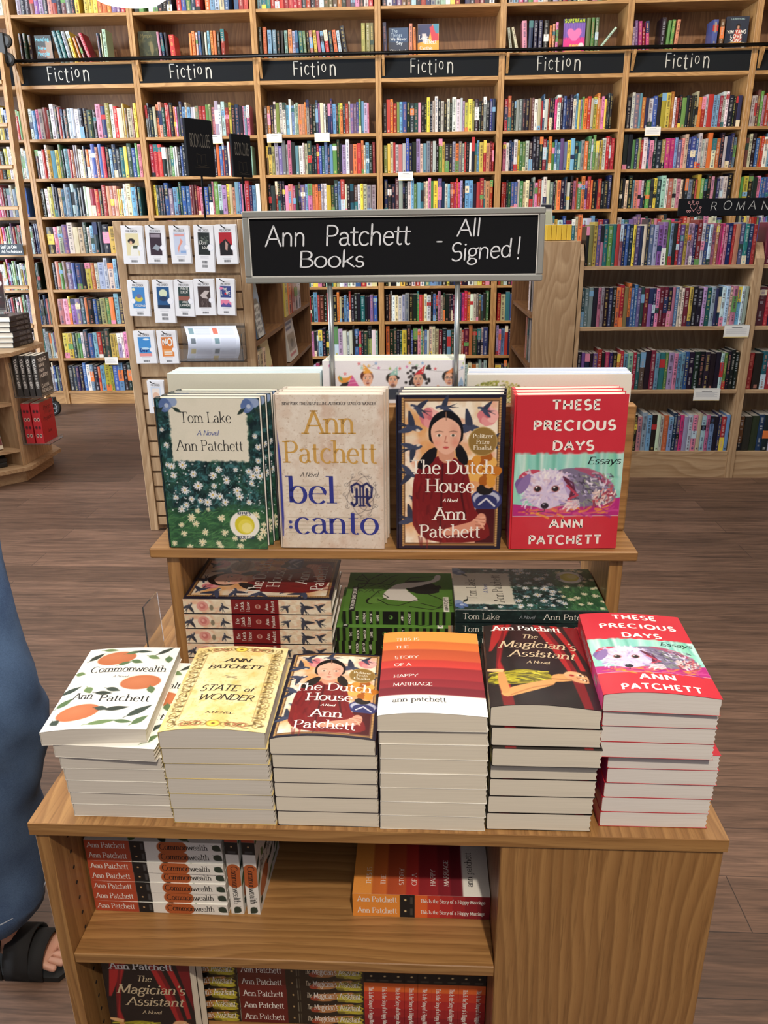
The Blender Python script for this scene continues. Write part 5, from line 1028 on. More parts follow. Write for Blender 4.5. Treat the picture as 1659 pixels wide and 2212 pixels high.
for dx in (.03,):
    mb = MB(); mb.lathe([(.0, -.012), (.036, -.012), (.05, -.016), (.064, -.012), (.064, .012), (.05, .016), (.036, .012), (0, .012)], (P0.x + dx + 2.55, .02, .066), 1, seg=28); w_ = mb.build('wheel', 'rubber', lad, smooth=True)
    mb = MB(); mb.lathe([(.04, -.018), (.044, -.018), (.044, .018), (.04, .018)], (P0.x + dx + 2.55, .02, .066), 1, seg=28)
    for k in range(5): a = 2 * pi * k / 5; mb.tube([(P0.x + dx + 2.55, .0, .066), (P0.x + dx + 2.55 + .042 * cos(a), .0, .066 + .042 * sin(a))], .004, seg=6)
    mb.build('hub', 'steel', w_)
    mb = MB(); mb.box((P0.x + 2.55 - .03, -.012, .12), (P0.x + 2.55 + .06, .04, .15), 0, bev=.004); mb.build('wheel_bracket', 'black_plastic', lad)
mb = MB(); q = P1 - Vector((-2.55, 5.2, 0))
for dz in (-.03, .09): mb.lathe([(0, -.015), (.03, -.015), (.046, -.01), (.046, .01), (.03, .015), (0, .015)], (q.x + .03, .35, q.z + dz), 1, seg=24)
mb.box((q.x - .03, .325, q.z - .06), (q.x + .03, .36, q.z + .14), 0, bev=.006); mb.build('roller_hook', 'black_plastic', lad)
sg = MB(); q = P0 + (P1 - P0) * .47 - Vector((-2.55, 5.2, 0)); sg.box((q.x - .43, q.y - .07, q.z - .06), (q.x - .005, q.y - .064, q.z + .02), 0, (34, 46, 58))
sg.text('Staff Use Only', (q.x - .05, q.y - .071, q.z - .012), (1, 0, 0), (0, 0, 1), .022, (226, 230, 232), 'sans', 'r', 0, xs=.8); sg.text('Ask For Assistance', (q.x - .015, q.y - .071, q.z - .045), (1, 0, 0), (0, 0, 1), .022, (226, 230, 232), 'sans', 'r', 0, xs=.8)
sg.build('notice', 'print_matte', lad)

# ------------------------------------------------------------------ pendant lamp over the aisle
pl = empty('pendant_lamp', (-.735, 3.0, 2.308)); tag(pl, 'white glowing dome pendant lamp hanging in front of the top shelves', 'lamp')
mb = MB(); mb.lathe([(0.001, .0), (.07, .003), (.13, .014), (.165, .036), (.172, .06)], (0, 0, 0), 2, seg=40); mb.build('diffuser', 'lamp_glow', pl, smooth=True)
mb = MB(); mb.lathe([(.172, .06), (.176, .062), (.16, .12), (.1, .17), (.03, .19), (.02, .22), (.001, .22)], (0, 0, 0), 2, seg=40); mb.build('lamp_shade', 'white_edge', pl, smooth=True)
mb = MB(); mb.tube([(0, 0, .21), (0, 0, 1.8)], .006, seg=8); mb.build('cord', 'black_plastic', pl)
# ------------------------------------------------------------------ slatwall-ended aisle case with the pre-order cards
SX0, SX1, SY0, SY1, SZ = -.823, -.236, 2.72, 4.6, 1.44
st = empty('aisle_bookcase', (0, 0, 0)); tag(st, 'pale oak aisle bookcase with a slatwall end hung with pre-order cards', 'bookcase')
for nm, a, b_ in (('side_panel', (SX0, SY0, 0), (SX0 + .04, SY0 + .02, SZ)), ('side_panel', (SX1 - .04, SY0, 0), (SX1, SY0 + .02, SZ))):
    mb = MB(); mb.box(a, b_, 0, bev=.002); mb.build('end_post', 'pale_oak_z', st)
mb = MB(); mb.box((SX0 + .04, SY0 + .02, .03), (SX1 - .04, SY0 + .035, SZ - .001)); z = SZ
for k in range(19):
    z1 = SZ - .076 * k; z0 = max(z1 - .068, .03)
    if z1 < .06: break
    mb.box((SX0 + .0425, SY0 + .004, z0), (SX1 - .0425, SY0 + .0199, z1 - .002), 0, bev=.001)
mb.build('slat_panel', 'pale_oak_z', st)
mb = MB(); mb.box((SX0, SY0 + .036, SZ - .02), (SX1, SY1, SZ - .002)); mb.build('top_board', 'pale_oak_y', st)
mb = MB(); mb.box((SX0 + .02, SY0 + .036, .0), (SX0 + .28, SY1, SZ - .021)); mb.build('back_panel', 'brown_oak_z', st)
for y0 in (SY0 + .036, 3.53, SY1 - .03):
    mb = MB(); mb.box((SX0 + .281, y0, 0), (SX1 - .004, y0 + .022, SZ - .021)); mb.build('upright', 'brown_oak_z', st)
for y0, y1, zs in ((SY0 + .06, 3.528, (.91, .64, .33, .08, 1.19)), (3.554, SY1 - .032, (.93, .66, .36, .08, 1.2))):
    for z in zs:
        mb = MB(); mb.box((SX0 + .281, y0, z - .02), (SX1 - .006, y1, z)); mb.build('shelf', 'brown_oak_y', st)
def side_book(x, y, z, dirx, wd, h, art, texts, lab, t=.03, lean=8, name='face_out_book', group='books facing the centre aisle'):
    """a book standing face out towards +x (dirx=1) or -x"""
    mb = MB(); mb.box((0, 0, 0), (wd, t, h), 0, art[0, 0], .001); mb.grid(art, (0, -.0003, 0), (wd, 0, 0), (0, 0, h), 0); put_texts(mb, texts, wd, h, -.0004, 0)
    mb.box((.003, .003, h - .004), (wd - .003, t - .003, h + .0004), 0, (228, 222, 210))
    o = mb.build(name, 'print_gloss'); o.matrix_world = Matrix.Translation((x, y, z + .006)) @ Matrix.Rotation(pi / 2 * dirx, 4, 'Z') @ Matrix.Rotation(R(-lean), 4, 'X'); tag(o, lab, 'book', group)
c = CV(.68, 70, (92, 130, 170)); c.rect(0, .0, 1, .34, (96, 136, 182)); c.poly([(.12, .4), (.3, .3), (.7, .3), (.86, .4)], (26, 30, 40)); c.rect(.14, .4, .84, 1, (206, 208, 204))
for r_ in range(4):
    for k in range(4): c.rect(.2 + .16 * k, .45 + .13 * r_, .28 + .16 * k, .53 + .13 * r_, (34, 40, 50))
c.rect(.84, .4, 1, 1, (36, 50, 70)); c.rect(0, .45, .14, 1, (40, 60, 50))
side_book(-.246, 2.84, .911, 1, .19, .25, c.a, [('A QUIET', .5, .14, .09, (170, 200, 220), 'sansb', .7), ('HOUSE', .5, .26, .09, (170, 200, 220), 'sansb', .6)] if False else [], 'blue book with a white many-windowed building on its cover, aisle shelf')
c = CV(.68, 50, (222, 206, 150)); c.rect(0, .6, 1, 1, (196, 60, 40)); c.poly([(.2, .8), (.6, .55), (.9, .9)], (226, 130, 60)); 
side_book(-.246, 3.02, .641, 1, .2, .225, c.a, [('THE KING', .5, .14, .08, (50, 44, 30), 'sansb', .8), ('OF THE', .5, .26, .08, (50, 44, 30), 'sansb', .6), ('NIGHTS', .5, .38, .08, (50, 44, 30), 'sansb', .7)] if False else [], 'cream and red book facing the aisle on the lower slatwall-case shelf')
for k in range(3): place_book(Matrix.Translation((-.246, 2.80 + .07 * k, .6415)) @ Matrix.Rotation(pi / 2, 4, 'Z'), (0, 0, 0), .062, .215, .14, 'a', random.Random(k), '%s cream spine beside the cream and red aisle book' % ORD[k], 'spines on the aisle shelf', name='aisle_book')
for k, key in enumerate('yoraw'): place_book(Matrix.Translation((-.246, 3.64 + .12 * k, .9315)) @ Matrix.Rotation(pi / 2, 4, 'Z'), (0, 0, 0), .1, .236, .17, key, random.Random(k + 5), '%s tall book on the far upper shelf of the slatwall case' % NAME[key], 'tall books on the far aisle shelf', name='aisle_book')
c = CV(.7, 50, (226, 222, 214)); c.rect(.1, .38, .9, .78, (150, 140, 126)); c.ell(.5, .62, .12, .1, (80, 70, 60)); c.rect(.1, .84, .8, .9, (190, 60, 80)); c.rect(.1, .1, .8, .16, (60, 70, 100)); c.rect(.1, .22, .7, .28, (60, 70, 100))
side_book(-.246, 3.72, .661, 1, .3, .24, c.a, [], 'white book with grey picture facing the aisle, far lower shelf')
# pre-order cards: x0 x1 z0 z1 and the art
CARDS = [(-.781, 1.420, .093, .155, 'a'), (-.676, 1.420, .085, .154, 'b'), (-.569, 1.419, .086, .154, 'c'), (-.467, 1.420, .084, .192, 'd'), (-.371, 1.418, .092, .158, 'e'), (-.782, 1.196, .092, .153, 'f'), (-.672, 1.197, .092, .183, 'g'), (-.575, 1.196, .084, .155, 'h'), (-.485, 1.196, .09, .152, 'i'), (-.386, 1.198, .078, .152, 'j'), (-.779, .977, .094, .146, 'k'), (-.671, .976, .088, .146, 'l'), (-.747, .753, .077, .152, 'm')]
CL = dict(a='masked girl in cream and black', b='dark plum cover with pale bird', c='pale blue and coral figure cover', d='black cover with white script, long card with two barcodes', e='red and black cover', f='bright blue cover with yellow splash', g='blue moonlit cover, long card with two barcodes', h='dark green cover with pale capitals', i='brown cover with pale moth shape', j='navy and pink cover with a red heart', k='blue sky and coral cover', l='orange cover with large white NO', m='pale blue and peach cover, lowest card of all')
def card_art(k, wd, h):
    c = CV(wd / h, 110, (236, 236, 240)); f = 1 if h < .17 else .155 / h; v0, v1 = .19 * f, .78 * f
    C = dict(a=(226, 214, 170), b=(52, 36, 48), c=(198, 206, 226), d=(32, 38, 38), e=(176, 34, 46), f=(64, 132, 196), g=(34, 84, 136), h=(40, 62, 60), i=(66, 52, 50), j=(56, 70, 130), k=(64, 140, 206), l=(222, 124, 50), m=(206, 216, 232))[k]
    c.rect(.2, v0, .8, v1, C); Z = lambda v: v0 + (v1 - v0) * v
    if k == 'a': c.ell(.45, Z(.35), .1, .07, (30, 24, 28)); c.ell(.42, Z(.42), .04, .05, (226, 180, 150)); c.poly([(.35, Z(1)), (.4, Z(.6)), (.7, Z(.5)), (.75, Z(1))], (236, 234, 228)); c.rect(.5, Z(.55), .75, Z(.68), (70, 80, 60))
    if k == 'b': c.poly([(.3, Z(.7)), (.5, Z(.5)), (.72, Z(.62)), (.6, Z(.8))], (150, 160, 170)); c.rect(.25, Z(.05), .75, Z(.2), (190, 180, 190), .7)
    if k == 'c': c.poly([(.55, Z(.25)), (.65, Z(.4)), (.5, Z(.6)), (.4, Z(.9)), (.36, Z(.7)), (.5, Z(.45))], (230, 150, 130)); c.rect(.26, Z(.06), .74, Z(.16), (226, 140, 130), .8); c.rect(.5, Z(.8), .78, Z(.92), (140, 170, 214))
    if k == 'd': c.strokes(14, (.3, Z(.1), .7, Z(.4)), 30, .06, .012, [(150, 160, 150), (110, 120, 100)], 3, 60)
    if k == 'e': c.poly([(.2, Z(1)), (.2, Z(.5)), (.5, Z(.28)), (.8, Z(.6)), (.8, Z(1))], (26, 22, 26)); c.poly([(.45, Z(.75)), (.48, Z(.36)), (.6, Z(.5)), (.55, Z(.8))], (190, 150, 140))
    if k == 'f': c.ell(.5, Z(.55), .12, .08, (206, 190, 70)); c.ell(.52, Z(.42), .07, .06, (110, 110, 150)); c.ell(.28, Z(.1), .05, .04, (230, 226, 190))
    if k == 'g': c.ell(.5, Z(.3), .1, .09, (214, 220, 190)); c.ell(.5, Z(.55), .1, .06, (26, 50, 90)); c.rect(.2, Z(.85), .8, Z(1), (26, 44, 70))
    if k == 'h': c.rect(.2, Z(.42), .8, Z(.64), (150, 90, 76)); 
    if k == 'i': c.poly([(.3, Z(.42)), (.55, Z(.2)), (.78, Z(.22)), (.6, Z(.45)), (.7, Z(.6)), (.4, Z(.55))], (196, 184, 180)); c.strokes(20, (.3, Z(.55), .7, Z(.9)), 80, .07, .008, [(150, 136, 132), (110, 96, 92)], 3, 40)
    if k == 'j': c.rect(.2, Z(.55), .8, Z(.72), (226, 226, 236)); c.rect(.2, Z(.66), .8, Z(.9), (226, 130, 160)); c.poly([(.2, Z(.95)), (.35, Z(.8)), (.5, Z(.9)), (.65, Z(.78)), (.8, Z(.95))], (90, 80, 150)); c.ell(.5, Z(.36), .035, .03, (206, 40, 60)); c.ell(.26, Z(.12), .05, .04, (226, 130, 170))
    if k == 'k': c.ell(.6, Z(.12), .1, .03, (226, 236, 244)); c.ell(.5, Z(.6), .14, .04, (190, 220, 240)); c.rect(.2, Z(.84), .8, Z(1), (232, 150, 146))
    if k == 'l': c.rect(.26, Z(.62), .74, Z(.95), (232, 160, 96)); c.rect(.3, Z(.75), .7, Z(.8), WHT); c.rect(.3, Z(.86), .7, Z(.9), WHT)
    if k == 'm': c.rect(.27, Z(.07), .73, Z(.93), (236, 224, 214)); c.ell(.5, Z(.45), .1, .1, (226, 186, 160)); c.ell(.5, Z(.6), .08, .04, (140, 170, 220))
    c.ell(.83 if k != 'f' else .2, Z(.66), .075, .075, (214, 218, 232)); c.ell(.83 if k != 'f' else .2, Z(.66), .066, .066, (240, 240, 246))
    for j in range(2): c.line([(.3, (.82 + .04 * j) * f), (.7, (.82 + .04 * j) * f)], .006, (170, 170, 180))
    for b0 in ((.9,) if f == 1 else (.9 * f + .03, .9 * f + .12)):
        g = random.Random(len(k) + int(b0 * 100)); x = .36
        while x < .64: ww = g.uniform(.008, .026); c.rect(x, b0, x + ww, b0 + .055, (60, 60, 64)); x += ww + g.uniform(.01, .02)
    return c.a
CT = dict(a=[], b=[], c=[], d=[('Don', .42, .5, .1, WHT, 'ital', .35), ('Vale', .56, .62, .08, WHT, 'ital', .4)], e=[], f=[('FITZGERALD', .53, .73, .05, WHT, 'sansb', .5)], g=[], h=[('PIRATE', .54, .27, .06, (220, 220, 214), 'sansb', .4), ('QUEEN', .5, .36, .06, (220, 220, 214), 'sansb', .4), ('ARIEL', .54, .63, .05, (220, 220, 214), 'sansb', .3), ('LAWHON', .52, .72, .06, (220, 220, 214), 'sansb', .5)], i=[], j=[('THE', .46, .31, .06, WHT, 'sansb', .22), ('L  VE', .5, .44, .1, WHT, 'sansb', .52)], k=[('Dear', .46, .64, .1, (34, 50, 130), 'sansb', .4)], l=[('NO', .5, .44, .2, WHT, 'sansb', .5)], m=[])
for x, zt, wd, h, k in CARDS:
    t = empty('preorder_card', (x, SY0 - .03, zt - h)); tag(t, 'white pre-order card stack, ' + CL[k], 'card', 'pre-order cards on the slatwall')
    mb = MB(); g = random.Random(ord(k))
    for j in range(4):
        dx, dz = (g.uniform(-.003, .006), g.uniform(-.004, .003)) if j else (0, 0); mb.box((dx, .0026 * j, dz), (wd + dx, .0026 * j + .0022, h + dz), 0, (232, 232, 236))
    mb.grid(card_art(k, wd, h), (0, -.0002, 0), (wd, 0, 0), (0, 0, h), 0); f = 1 if h < .17 else .155 / h
    put_texts(mb, [('PRE-ORDER', .5, .165 * f, .055 * f, (64, 64, 70), 'sans', .54)] + [(a, b_, v * f, e * f, col, sty, q) for a, b_, v, e, col, sty, q in CT[k]], wd, h, -.0003, 0)
    mb.build('card_stack', 'print_matte', t, rot=(0, R(g.uniform(-1, 3)), 0))
    mb = MB(); mb.tube([(wd / 2, .0335, h - .012), (wd / 2, -.008, h - .012), (wd / 2 - .004, -.022, h - .008), (wd / 2 - .012, -.026, h + .001)], .0022, seg=8); mb.build('hook', 'black_metal', t)
# acrylic pocket with a curled leaflet
ap = empty('acrylic_leaflet_holder', (-.566, SY0 - .002, .845)); tag(ap, 'clear acrylic holder with a curled newsletter beside the orange NO card', 'leaflet holder')
mb = MB(); mb.box((0, -.004, 0), (.29, -.001, .16)); mb.box((0, -.07, .0), (.29, -.004, .003)); mb.box((0, -.07, .003), (.29, -.067, .055)); mb.box((.286, -.067, .003), (.289, -.004, .12)); mb.build('holder', 'acrylic', ap)
c = CV(1.55, 90, (214, 220, 236))
for v in (.06, .34, .66, .9):
    for u in (.06, .52): c.rect(u, v, u + .09, v + .16, [(120, 150, 160), (206, 190, 130), (206, 110, 90), (110, 120, 130), (200, 210, 220)][int(v * 10 + u * 4) % 5]); [c.line([(u + .12, v + .02 + .03 * j), (u + .4, v + .02 + .03 * j)], .008, (170, 178, 200)) for j in range(6)]
mb = MB(); mb.grid(c.a, (0, 0, 0), (1, 0, 0), (0, 0, 1), 0)
def curl(a):
    u, w_ = a[:, 0].copy(), a[:, 2].copy(); o = a.copy(); o[:, 0] = .018 + .235 * u + .025 * np.sin(w_ * pi); o[:, 1] = -.012 - .05 * np.sin(np.clip(w_, 0, 1) * pi) * .9 ; o[:, 2] = .004 + .145 * w_; return o
mb.deform(curl); lf = mb.build('newsletter', 'print_matte'); lf.location = (-.566, SY0 - .004, .846); tag(lf, 'curled white printed newsletter standing in the clear acrylic holder', 'paper')
so = lf.modifiers.new('thick', 'SOLIDIFY'); so.thickness = .0012
# black sign boards on stems on top of the case
def stem_sign(x, y, wd, z0, z1, rz, lab, txt):
    t = empty('stem_sign', (x, y, SZ - .002), (0, 0, R(rz))); tag(t, lab, 'sign', 'black sign boards above the slatwall case')
    mb = MB(); mb.box((-.085, -.05, 0), (.085, .05, .004), 0, bev=.001); mb.build('base_plate', 'black_metal', t)
    mb = MB(); mb.tube([(0, 0, .004), (0, 0, z0 - SZ + .01)], .005, seg=10); mb.build('stem', 'black_metal', t)
    mb = MB(); mb.box((-wd / 2, -.008, z0 - SZ), (wd / 2, .008, z1 - SZ), 0, bev=.002); bd = mb.build('board', 'sign_black', t)
    mb = MB(); z = (z0 + z1) / 2 - SZ + .005; mb.text(txt, (0, -.0083, z), (1, 0, 0), (0, 0, 1), .05, (104, 100, 94), 'sans', 'c', 0, width=wd * .74)
    for P in ([(-.025, -.07), (-.025, -.03), (.0, -.035), (.025, -.03), (.025, -.07)], [(0, -.035), (0, -.07)], [(-.03, -.075), (0, -.082), (.03, -.075)], [(-.042, -.085), (.042, -.085)]):
        mb.poly2(stroke_quads([(a, b_ + .0) for a, b_ in P], .0022, .0022, 0), (0, -.0084, z), (1, 0, 0), (0, 0, 1), 0, (58, 54, 48))
    mb.build('lettering', 'chalk', bd); return t
stem_sign(-.487, 3.0, .155, 1.63, 1.865, 55, 'taller black BOOK CLUBS sign board on a stem, nearer the ladder', 'BOOK CLUBS')
stem_sign(-.343, 3.2, .125, 1.635, 1.82, 57, 'smaller black sign board on a stem just above the chalkboard frame corner', 'BOOK CLUBS')

# ------------------------------------------------------------------ case across the aisle with the plain wooden end
EX0, EX1, EY = 1.127, 1.362, 3.6
ac = empty('aisle_bookcase', (0, 0, 0)); tag(ac, 'aisle bookcase with plain swirling-grain wooden end beside the romance shelves', 'bookcase')
mb = MB(); mb.box((EX0, EY, 0), (EX1, EY + .02, 1.318), 0, bev=.0015); mb.build('end_panel', 'pale_oak_z', ac)
mb = MB(); mb.box((EX1 - .03, EY + .021, 0), (EX1 - .012, 4.48, 1.3)); mb.build('back_panel', 'brown_oak_z', ac)
for y0 in (4.48,): mb = MB(); mb.box((EX0 - .02, y0, 0), (EX1 - .012, y0 + .022, 1.3)); mb.build('upright', 'brown_oak_z', ac)
for z in (.08, .36, .65, .937, 1.22):
    mb = MB(); mb.box((EX0 - .012, EY + .021, z - .02), (EX1 - .031, 4.478, z)); mb.build('shelf', 'brown_oak_y', ac)
for k, (y, z, key, wd) in enumerate(((3.72, .938, 'e', .03), (3.78, .938, 'k', .03), (3.85, .938, 'w', .035), (3.74, .651, 'w', .04), (3.82, .651, 'e', .03), (3.9, .651, 'f', .02))):
    place_book(Matrix.Translation((EX0 + .01, y + .05, z)) @ Matrix.Rotation(-pi / 2, 4, 'Z'), (0, 0, 0), wd, .24, .16, key, random.Random(k), '%s book leaning on the %s shelf inside the plain-ended aisle case' % (['grey', 'black', 'white', 'large white', 'slim grey', 'salmon'][k], 'upper' if k < 3 else 'lower'), 'books inside the plain-ended case', name='aisle_book')
for k in range(5):
    mb = MB(); x = 1.19 + .027 * k; mb.box((x, 3.68, 1.3205), (x + .0255, 3.8, 1.40), 0, (214, 178, 58), .002); mb.box((x + .002, 3.684, 1.398), (x + .0235, 3.798, 1.4015), 0, (230, 222, 196))
    tag(mb.build('small_yellow_book', 'print_matte'), '%s small yellow book atop the plain wooden end, counting from the chalkboard' % ORD[k], 'book', 'little yellow books on the aisle case')
mb = MB(); mb.box((EX0, EY + .021, 1.3005), (EX1 - .012, 4.48, 1.318)); mb.build('top_board', 'pale_oak_y', ac)
ah = empty('acrylic_card_holder', (1.225, 3.86, 1.3185), (R(-10), 0, R(35))); tag(ah, 'clear card holder with a pale card behind the small yellow books', 'card holder')
mb = MB(); mb.box((-.045, -.003, 0), (.045, .0, .2)); mb.box((-.045, -.035, 0), (.045, -.003, .003)); mb.build('holder', 'acrylic', ah)
c = CV(.55, 40, (222, 222, 214)); c.rect(0, 0, 1, .12, (40, 44, 60)); c.rect(.1, .2, .9, .6, (206, 212, 190)); mb = MB(); mb.box((-.04, -.0062, .012), (.04, -.0045, .19), 0, (230, 228, 220)); mb.grid(c.a, (-.04, -.0064, .012), (.08, 0, 0), (0, 0, .178), 0); mb.build('card', 'print_matte', ah)

# ------------------------------------------------------------------ romance shelves
RZ = [.16, .518, .868, 1.189]
def romance(x0, x1, lab):
    t = empty('low_bookcase', (0, 0, 0)); tag(t, lab, 'bookcase', 'romance bookcases'); h = .022
    for a in (x0, x1 - h):
        mb = MB(); mb.prism([(EY, 0), (EY + .26, 0), (EY + .26, 1.30), (EY + .05, 1.30), (EY, 1.22)], 0, a, a + h, 0); mb.build('side_panel', 'pale_oak_z', t)
    mb = MB(); mb.box((x0 + h, EY + .25, 0), (x1 - h, EY + .26, 1.30)); mb.build('back_panel', 'pale_oak_z', t)
    for k, z in enumerate(RZ):
        mb = MB(); mb.box((x0 + h + .0003, EY + .002, z - .021), (x1 - h - .0003, EY + .249, z), 0, bev=.0015); mb.build('shelf', 'pale_oak_x', t)
    mb = MB(); mb.box((x0 + h, EY + .004, 0), (x1 - h, EY + .02, .138)); mb.build('kickboard', 'pale_oak_x', t)
romance(1.366, 2.309, 'low romance bookcase of paperbacks beside the plain wooden aisle end'); romance(2.3095, 3.3, 'second low romance bookcase, cut off by the photo edge')
RR = {(3, 0): 'kqyvptgtrpnbnyvnadslvvgskrvyuuncwblpfhhpnrfvtnr', (2, 0): 'teekpeknkorqobbvdcvnpcckpsaacykkutlnnllapslm', (1, 0): 'kvnkvrkhnkorsmrtikcstgupssbkkkkkklgkkk', (0, 0): 'vkpebnkuayukdbikplskwwosnvhllpalpsknrs', (3, 1): 'ckkyrbnwpvl', (2, 1): 'crnwkdvpbla', (1, 1): 'rktrnbkowss', (0, 1): 'ikdnkuvlpkb'}
RN = ['lowest', 'second lowest', 'second highest', 'top']
for (r_, b_), s in RR.items():
    g = random.Random(r_ * 7 + b_); x0, x1 = ((1.39, 2.284), (2.334, 2.72))[b_]; ws = [g.uniform(.75, 1.35) for _ in s]
    for k in range(1, len(s)):
        if s[k] == s[k - 1]: ws[k] = ws[k - 1]
    tot = x1 - x0 - .004; ws = [q * tot / sum(ws) for q in ws]; x = x0 + .002
    for k, key in enumerate(s):
        hp = g.choice([.2, .203, .206, .208, .21]) if g.random() < .88 else g.uniform(.215, .235); wd = ws[k] - .0005
        lab = '%s paperback, %s on the %s romance shelf%s' % (NAME[key], ORD[k] if k < 40 else ORD[k], RN[r_], ' counting from the plain wooden end' if b_ == 0 else ' of the cut-off bookcase')
        place_book(Matrix(), (x, EY + .012 + g.uniform(0, .006), RZ[r_] + .0004), wd, hp, .135, key, g, lab, 'romance paperbacks', name='romance_paperback'); x += ws[k]
RM = Matrix.Translation((0, EY, 0))
talker(RM, 2.17, RZ[2], .135, .06, 'white review card under the second highest romance shelf', True); talker(RM, 2.05, RZ[1], .145, .06, 'white review card under the second lowest romance shelf', True)
rs = empty('section_sign', (1.915, 3.80, 1.3)); tag(rs, 'black ROMANCE section sign with little pink hearts, standing on the romance bookcase', 'sign')
mb = MB(); mb.box((0, 0, .135), (.62, .012, .225), 0, bev=.0015); bd = mb.build('board', 'sign_black', rs, rot=(R(-3), 0, 0))
for x in (.1, .52): mb = MB(); mb.box((x, .002, 0), (x + .03, .008, .137)); mb.build('stand', 'acrylic', rs)
mb = MB()
for k, ch in enumerate('ROMANCE'): mb.text(ch, (.17 + .068 * k, -.0005, .163 + .004 * (k % 2)), (1, 0, 0), (.08, 0, 1), .042, (176, 176, 174), 'hand', 'l', 0, xs=1.15)
for x, z, r_ in ((.082, .182, .022), (.112, .158, .012), (.055, .205, .006), (.075, .208, .006), (.1, .203, .008), (.118, .178, .006), (.05, .16, .006), (.062, .16, .006)):
    P = [(x + r_ * .9 * 16 * sin(t) ** 3 / 16, z + r_ * (13 * cos(t) - 5 * cos(2 * t) - 2 * cos(3 * t) - cos(4 * t)) / 16) for t in np.linspace(0, 2 * pi, 20)]
    mb.poly2(stroke_quads(P, .0022, .0022, 0), (0, -.0006, 0), (1, 0, 0), (0, 0, 1), 0, (206, 150, 150))
mb.build('lettering', 'chalk', bd)

# ------------------------------------------------------------------ octagonal display at the left
OC = Vector((-2.27, 3.69, 0)); AP = .44
def octa(ap, z0, z1, mat='pale_oak_x', nm='top_board', par=None, bev=True):
    r_ = ap / cos(pi / 8); P = [(OC.x * 0 + r_ * cos(pi / 8 + k * pi / 4), r_ * sin(pi / 8 + k * pi / 4)) for k in range(8)]
    mb = MB(); mb.prism(P, 2, z0, z1, 0); return mb.build(nm, mat, par)
oc = empty('octagonal_display_unit', OC); tag(oc, 'octagonal oak book display tower with black books stacked on top', 'display unit')
octa(.43, 0, .075, 'pale_oak_x', 'plinth', oc); octa(.48, .0755, .097, 'pale_oak_x', 'bottom_board', oc); octa(.48, .742, .764, 'pale_oak_x', 'top_board', oc); octa(.2, .0975, .7415, 'brown_oak_z', 'core', oc)
for k in range(8):
    a = pi / 8 + k * pi / 4; r_ = .44 / cos(pi / 8); mb = MB()
    d = Vector((cos(a), sin(a), 0)); n_ = Vector((-d.y, d.x, 0)); vs = []
    for z in (.0975, .7415):
        for q, s_ in ((.2, -1), (r_ - .012, -1), (r_ - .012, 1), (.2, 1)): v = d * q + n_ * (.01 * s_); vs.append((v.x, v.y, z))
    mb.add(vs, [(3, 2, 1, 0), (4, 5, 6, 7), (0, 1, 5, 4), (1, 2, 6, 5), (2, 3, 7, 6), (3, 0, 4, 7)]); mb.build('divider', 'pale_oak_z', oc)
for k in range(8):
    if k == 0: continue
    a0, a1 = pi / 8 + (k - 1) * pi / 4, pi / 8 + k * pi / 4; mb = MB(); r1, r0 = .425 / cos(pi / 8), .2
    for z in (.475, .20):
        e = .02; P = [(r0 * cos(a0 + e * 2), r0 * sin(a0 + e * 2)), (r1 * cos(a0 + e), r1 * sin(a0 + e)), (r1 * cos(a1 - e), r1 * sin(a1 - e)), (r0 * cos(a1 - e * 2), r0 * sin(a1 - e * 2))]; mb.prism(P, 2, z - .018, z, 0)
    mb.build('shelf', 'pale_oak_x', oc)
mb = MB(); mb.box((.428, -.175, .0975), (.436, .175, .7415)); mb.build('side_board', 'pale_oak_z', oc)
# two acrylic pockets on the +x side with books in them
def pocket(z, h, lab):
    t = empty('acrylic_pocket', OC + Vector((.437, -.165, z))); tag(t, lab, 'book pocket', 'clear book pockets'); mb = MB(); mb.box((0, 0, 0), (.165, .185, .003)); mb.box((.162, 0, .003), (.165, .185, .02)); mb.box((0, 0, .003), (.003, .185, h)); mb.build('tray', 'acrylic', t)
pocket(.50, .2, 'upper clear acrylic pocket on the octagonal tower'); pocket(.22, .2, 'lower clear acrylic pocket on the octagonal tower')
c = CV(.68, 70, (58, 56, 54)); c.mottle((88, 86, 82), 3, 5, .45, .75, .9, 3); c.mottle((30, 30, 30), 4, 5, .5, .75, .9, 6); YM = c.a
TY = [(s, .1, .17 + .125 * k, .085, (226, 224, 218), 'sansb', None, 'l') for k, s in enumerate(('YOUNG', 'MAN', 'IN A', 'HURRY'))] + [('GAVIN', .1, .8, .085, (206, 204, 198), 'sansb', None, 'l'), ('NEWSOM', .1, .92, .085, (206, 204, 198), 'sansb', None, 'l')]
sp = CV(7, 16, (56, 54, 52)); SPY = sp.a
for k in range(4):
    o = hardcover('young', .155, .235, .03, YM, TY, SPY, [('YOUNG MAN', .08, .25, .5, (220, 218, 212), 'sansb', 'l', .34), ('IN A HURRY', .46, .25, .5, (206, 204, 198), 'sansb', 'l', .34)], edge=(60, 58, 56))
    setb(o, Matrix.Translation((OC.x + .447 + .0365 * (k + 1), OC.y - .15, .5035)) @ Matrix.Rotation(pi / 2, 4, 'Z'), 'grey hardcover with white capitals, %s of four in the upper acrylic pocket' % ORD[3 - k], 'book', 'grey hardcovers in the pocket')
c = CV(.68, 60, (186, 36, 44)); 
for k in range(5): c.line([(.3 + .08 * k, .2), (.36 + .08 * k, .26), (.32 + .08 * k, .3)], .008, (90, 20, 30))
PR = c.a; sp = CV(4, 40, (186, 36, 44))
for k in range(4):
    for j in (.3, .7): sp.ell(.2 + .2 * k, j, .18, .16, (110, 22, 32) if k % 2 == 0 else (210, 196, 180)); sp.ell(.2 + .2 * k, j, .1, .1, (60, 20, 26))
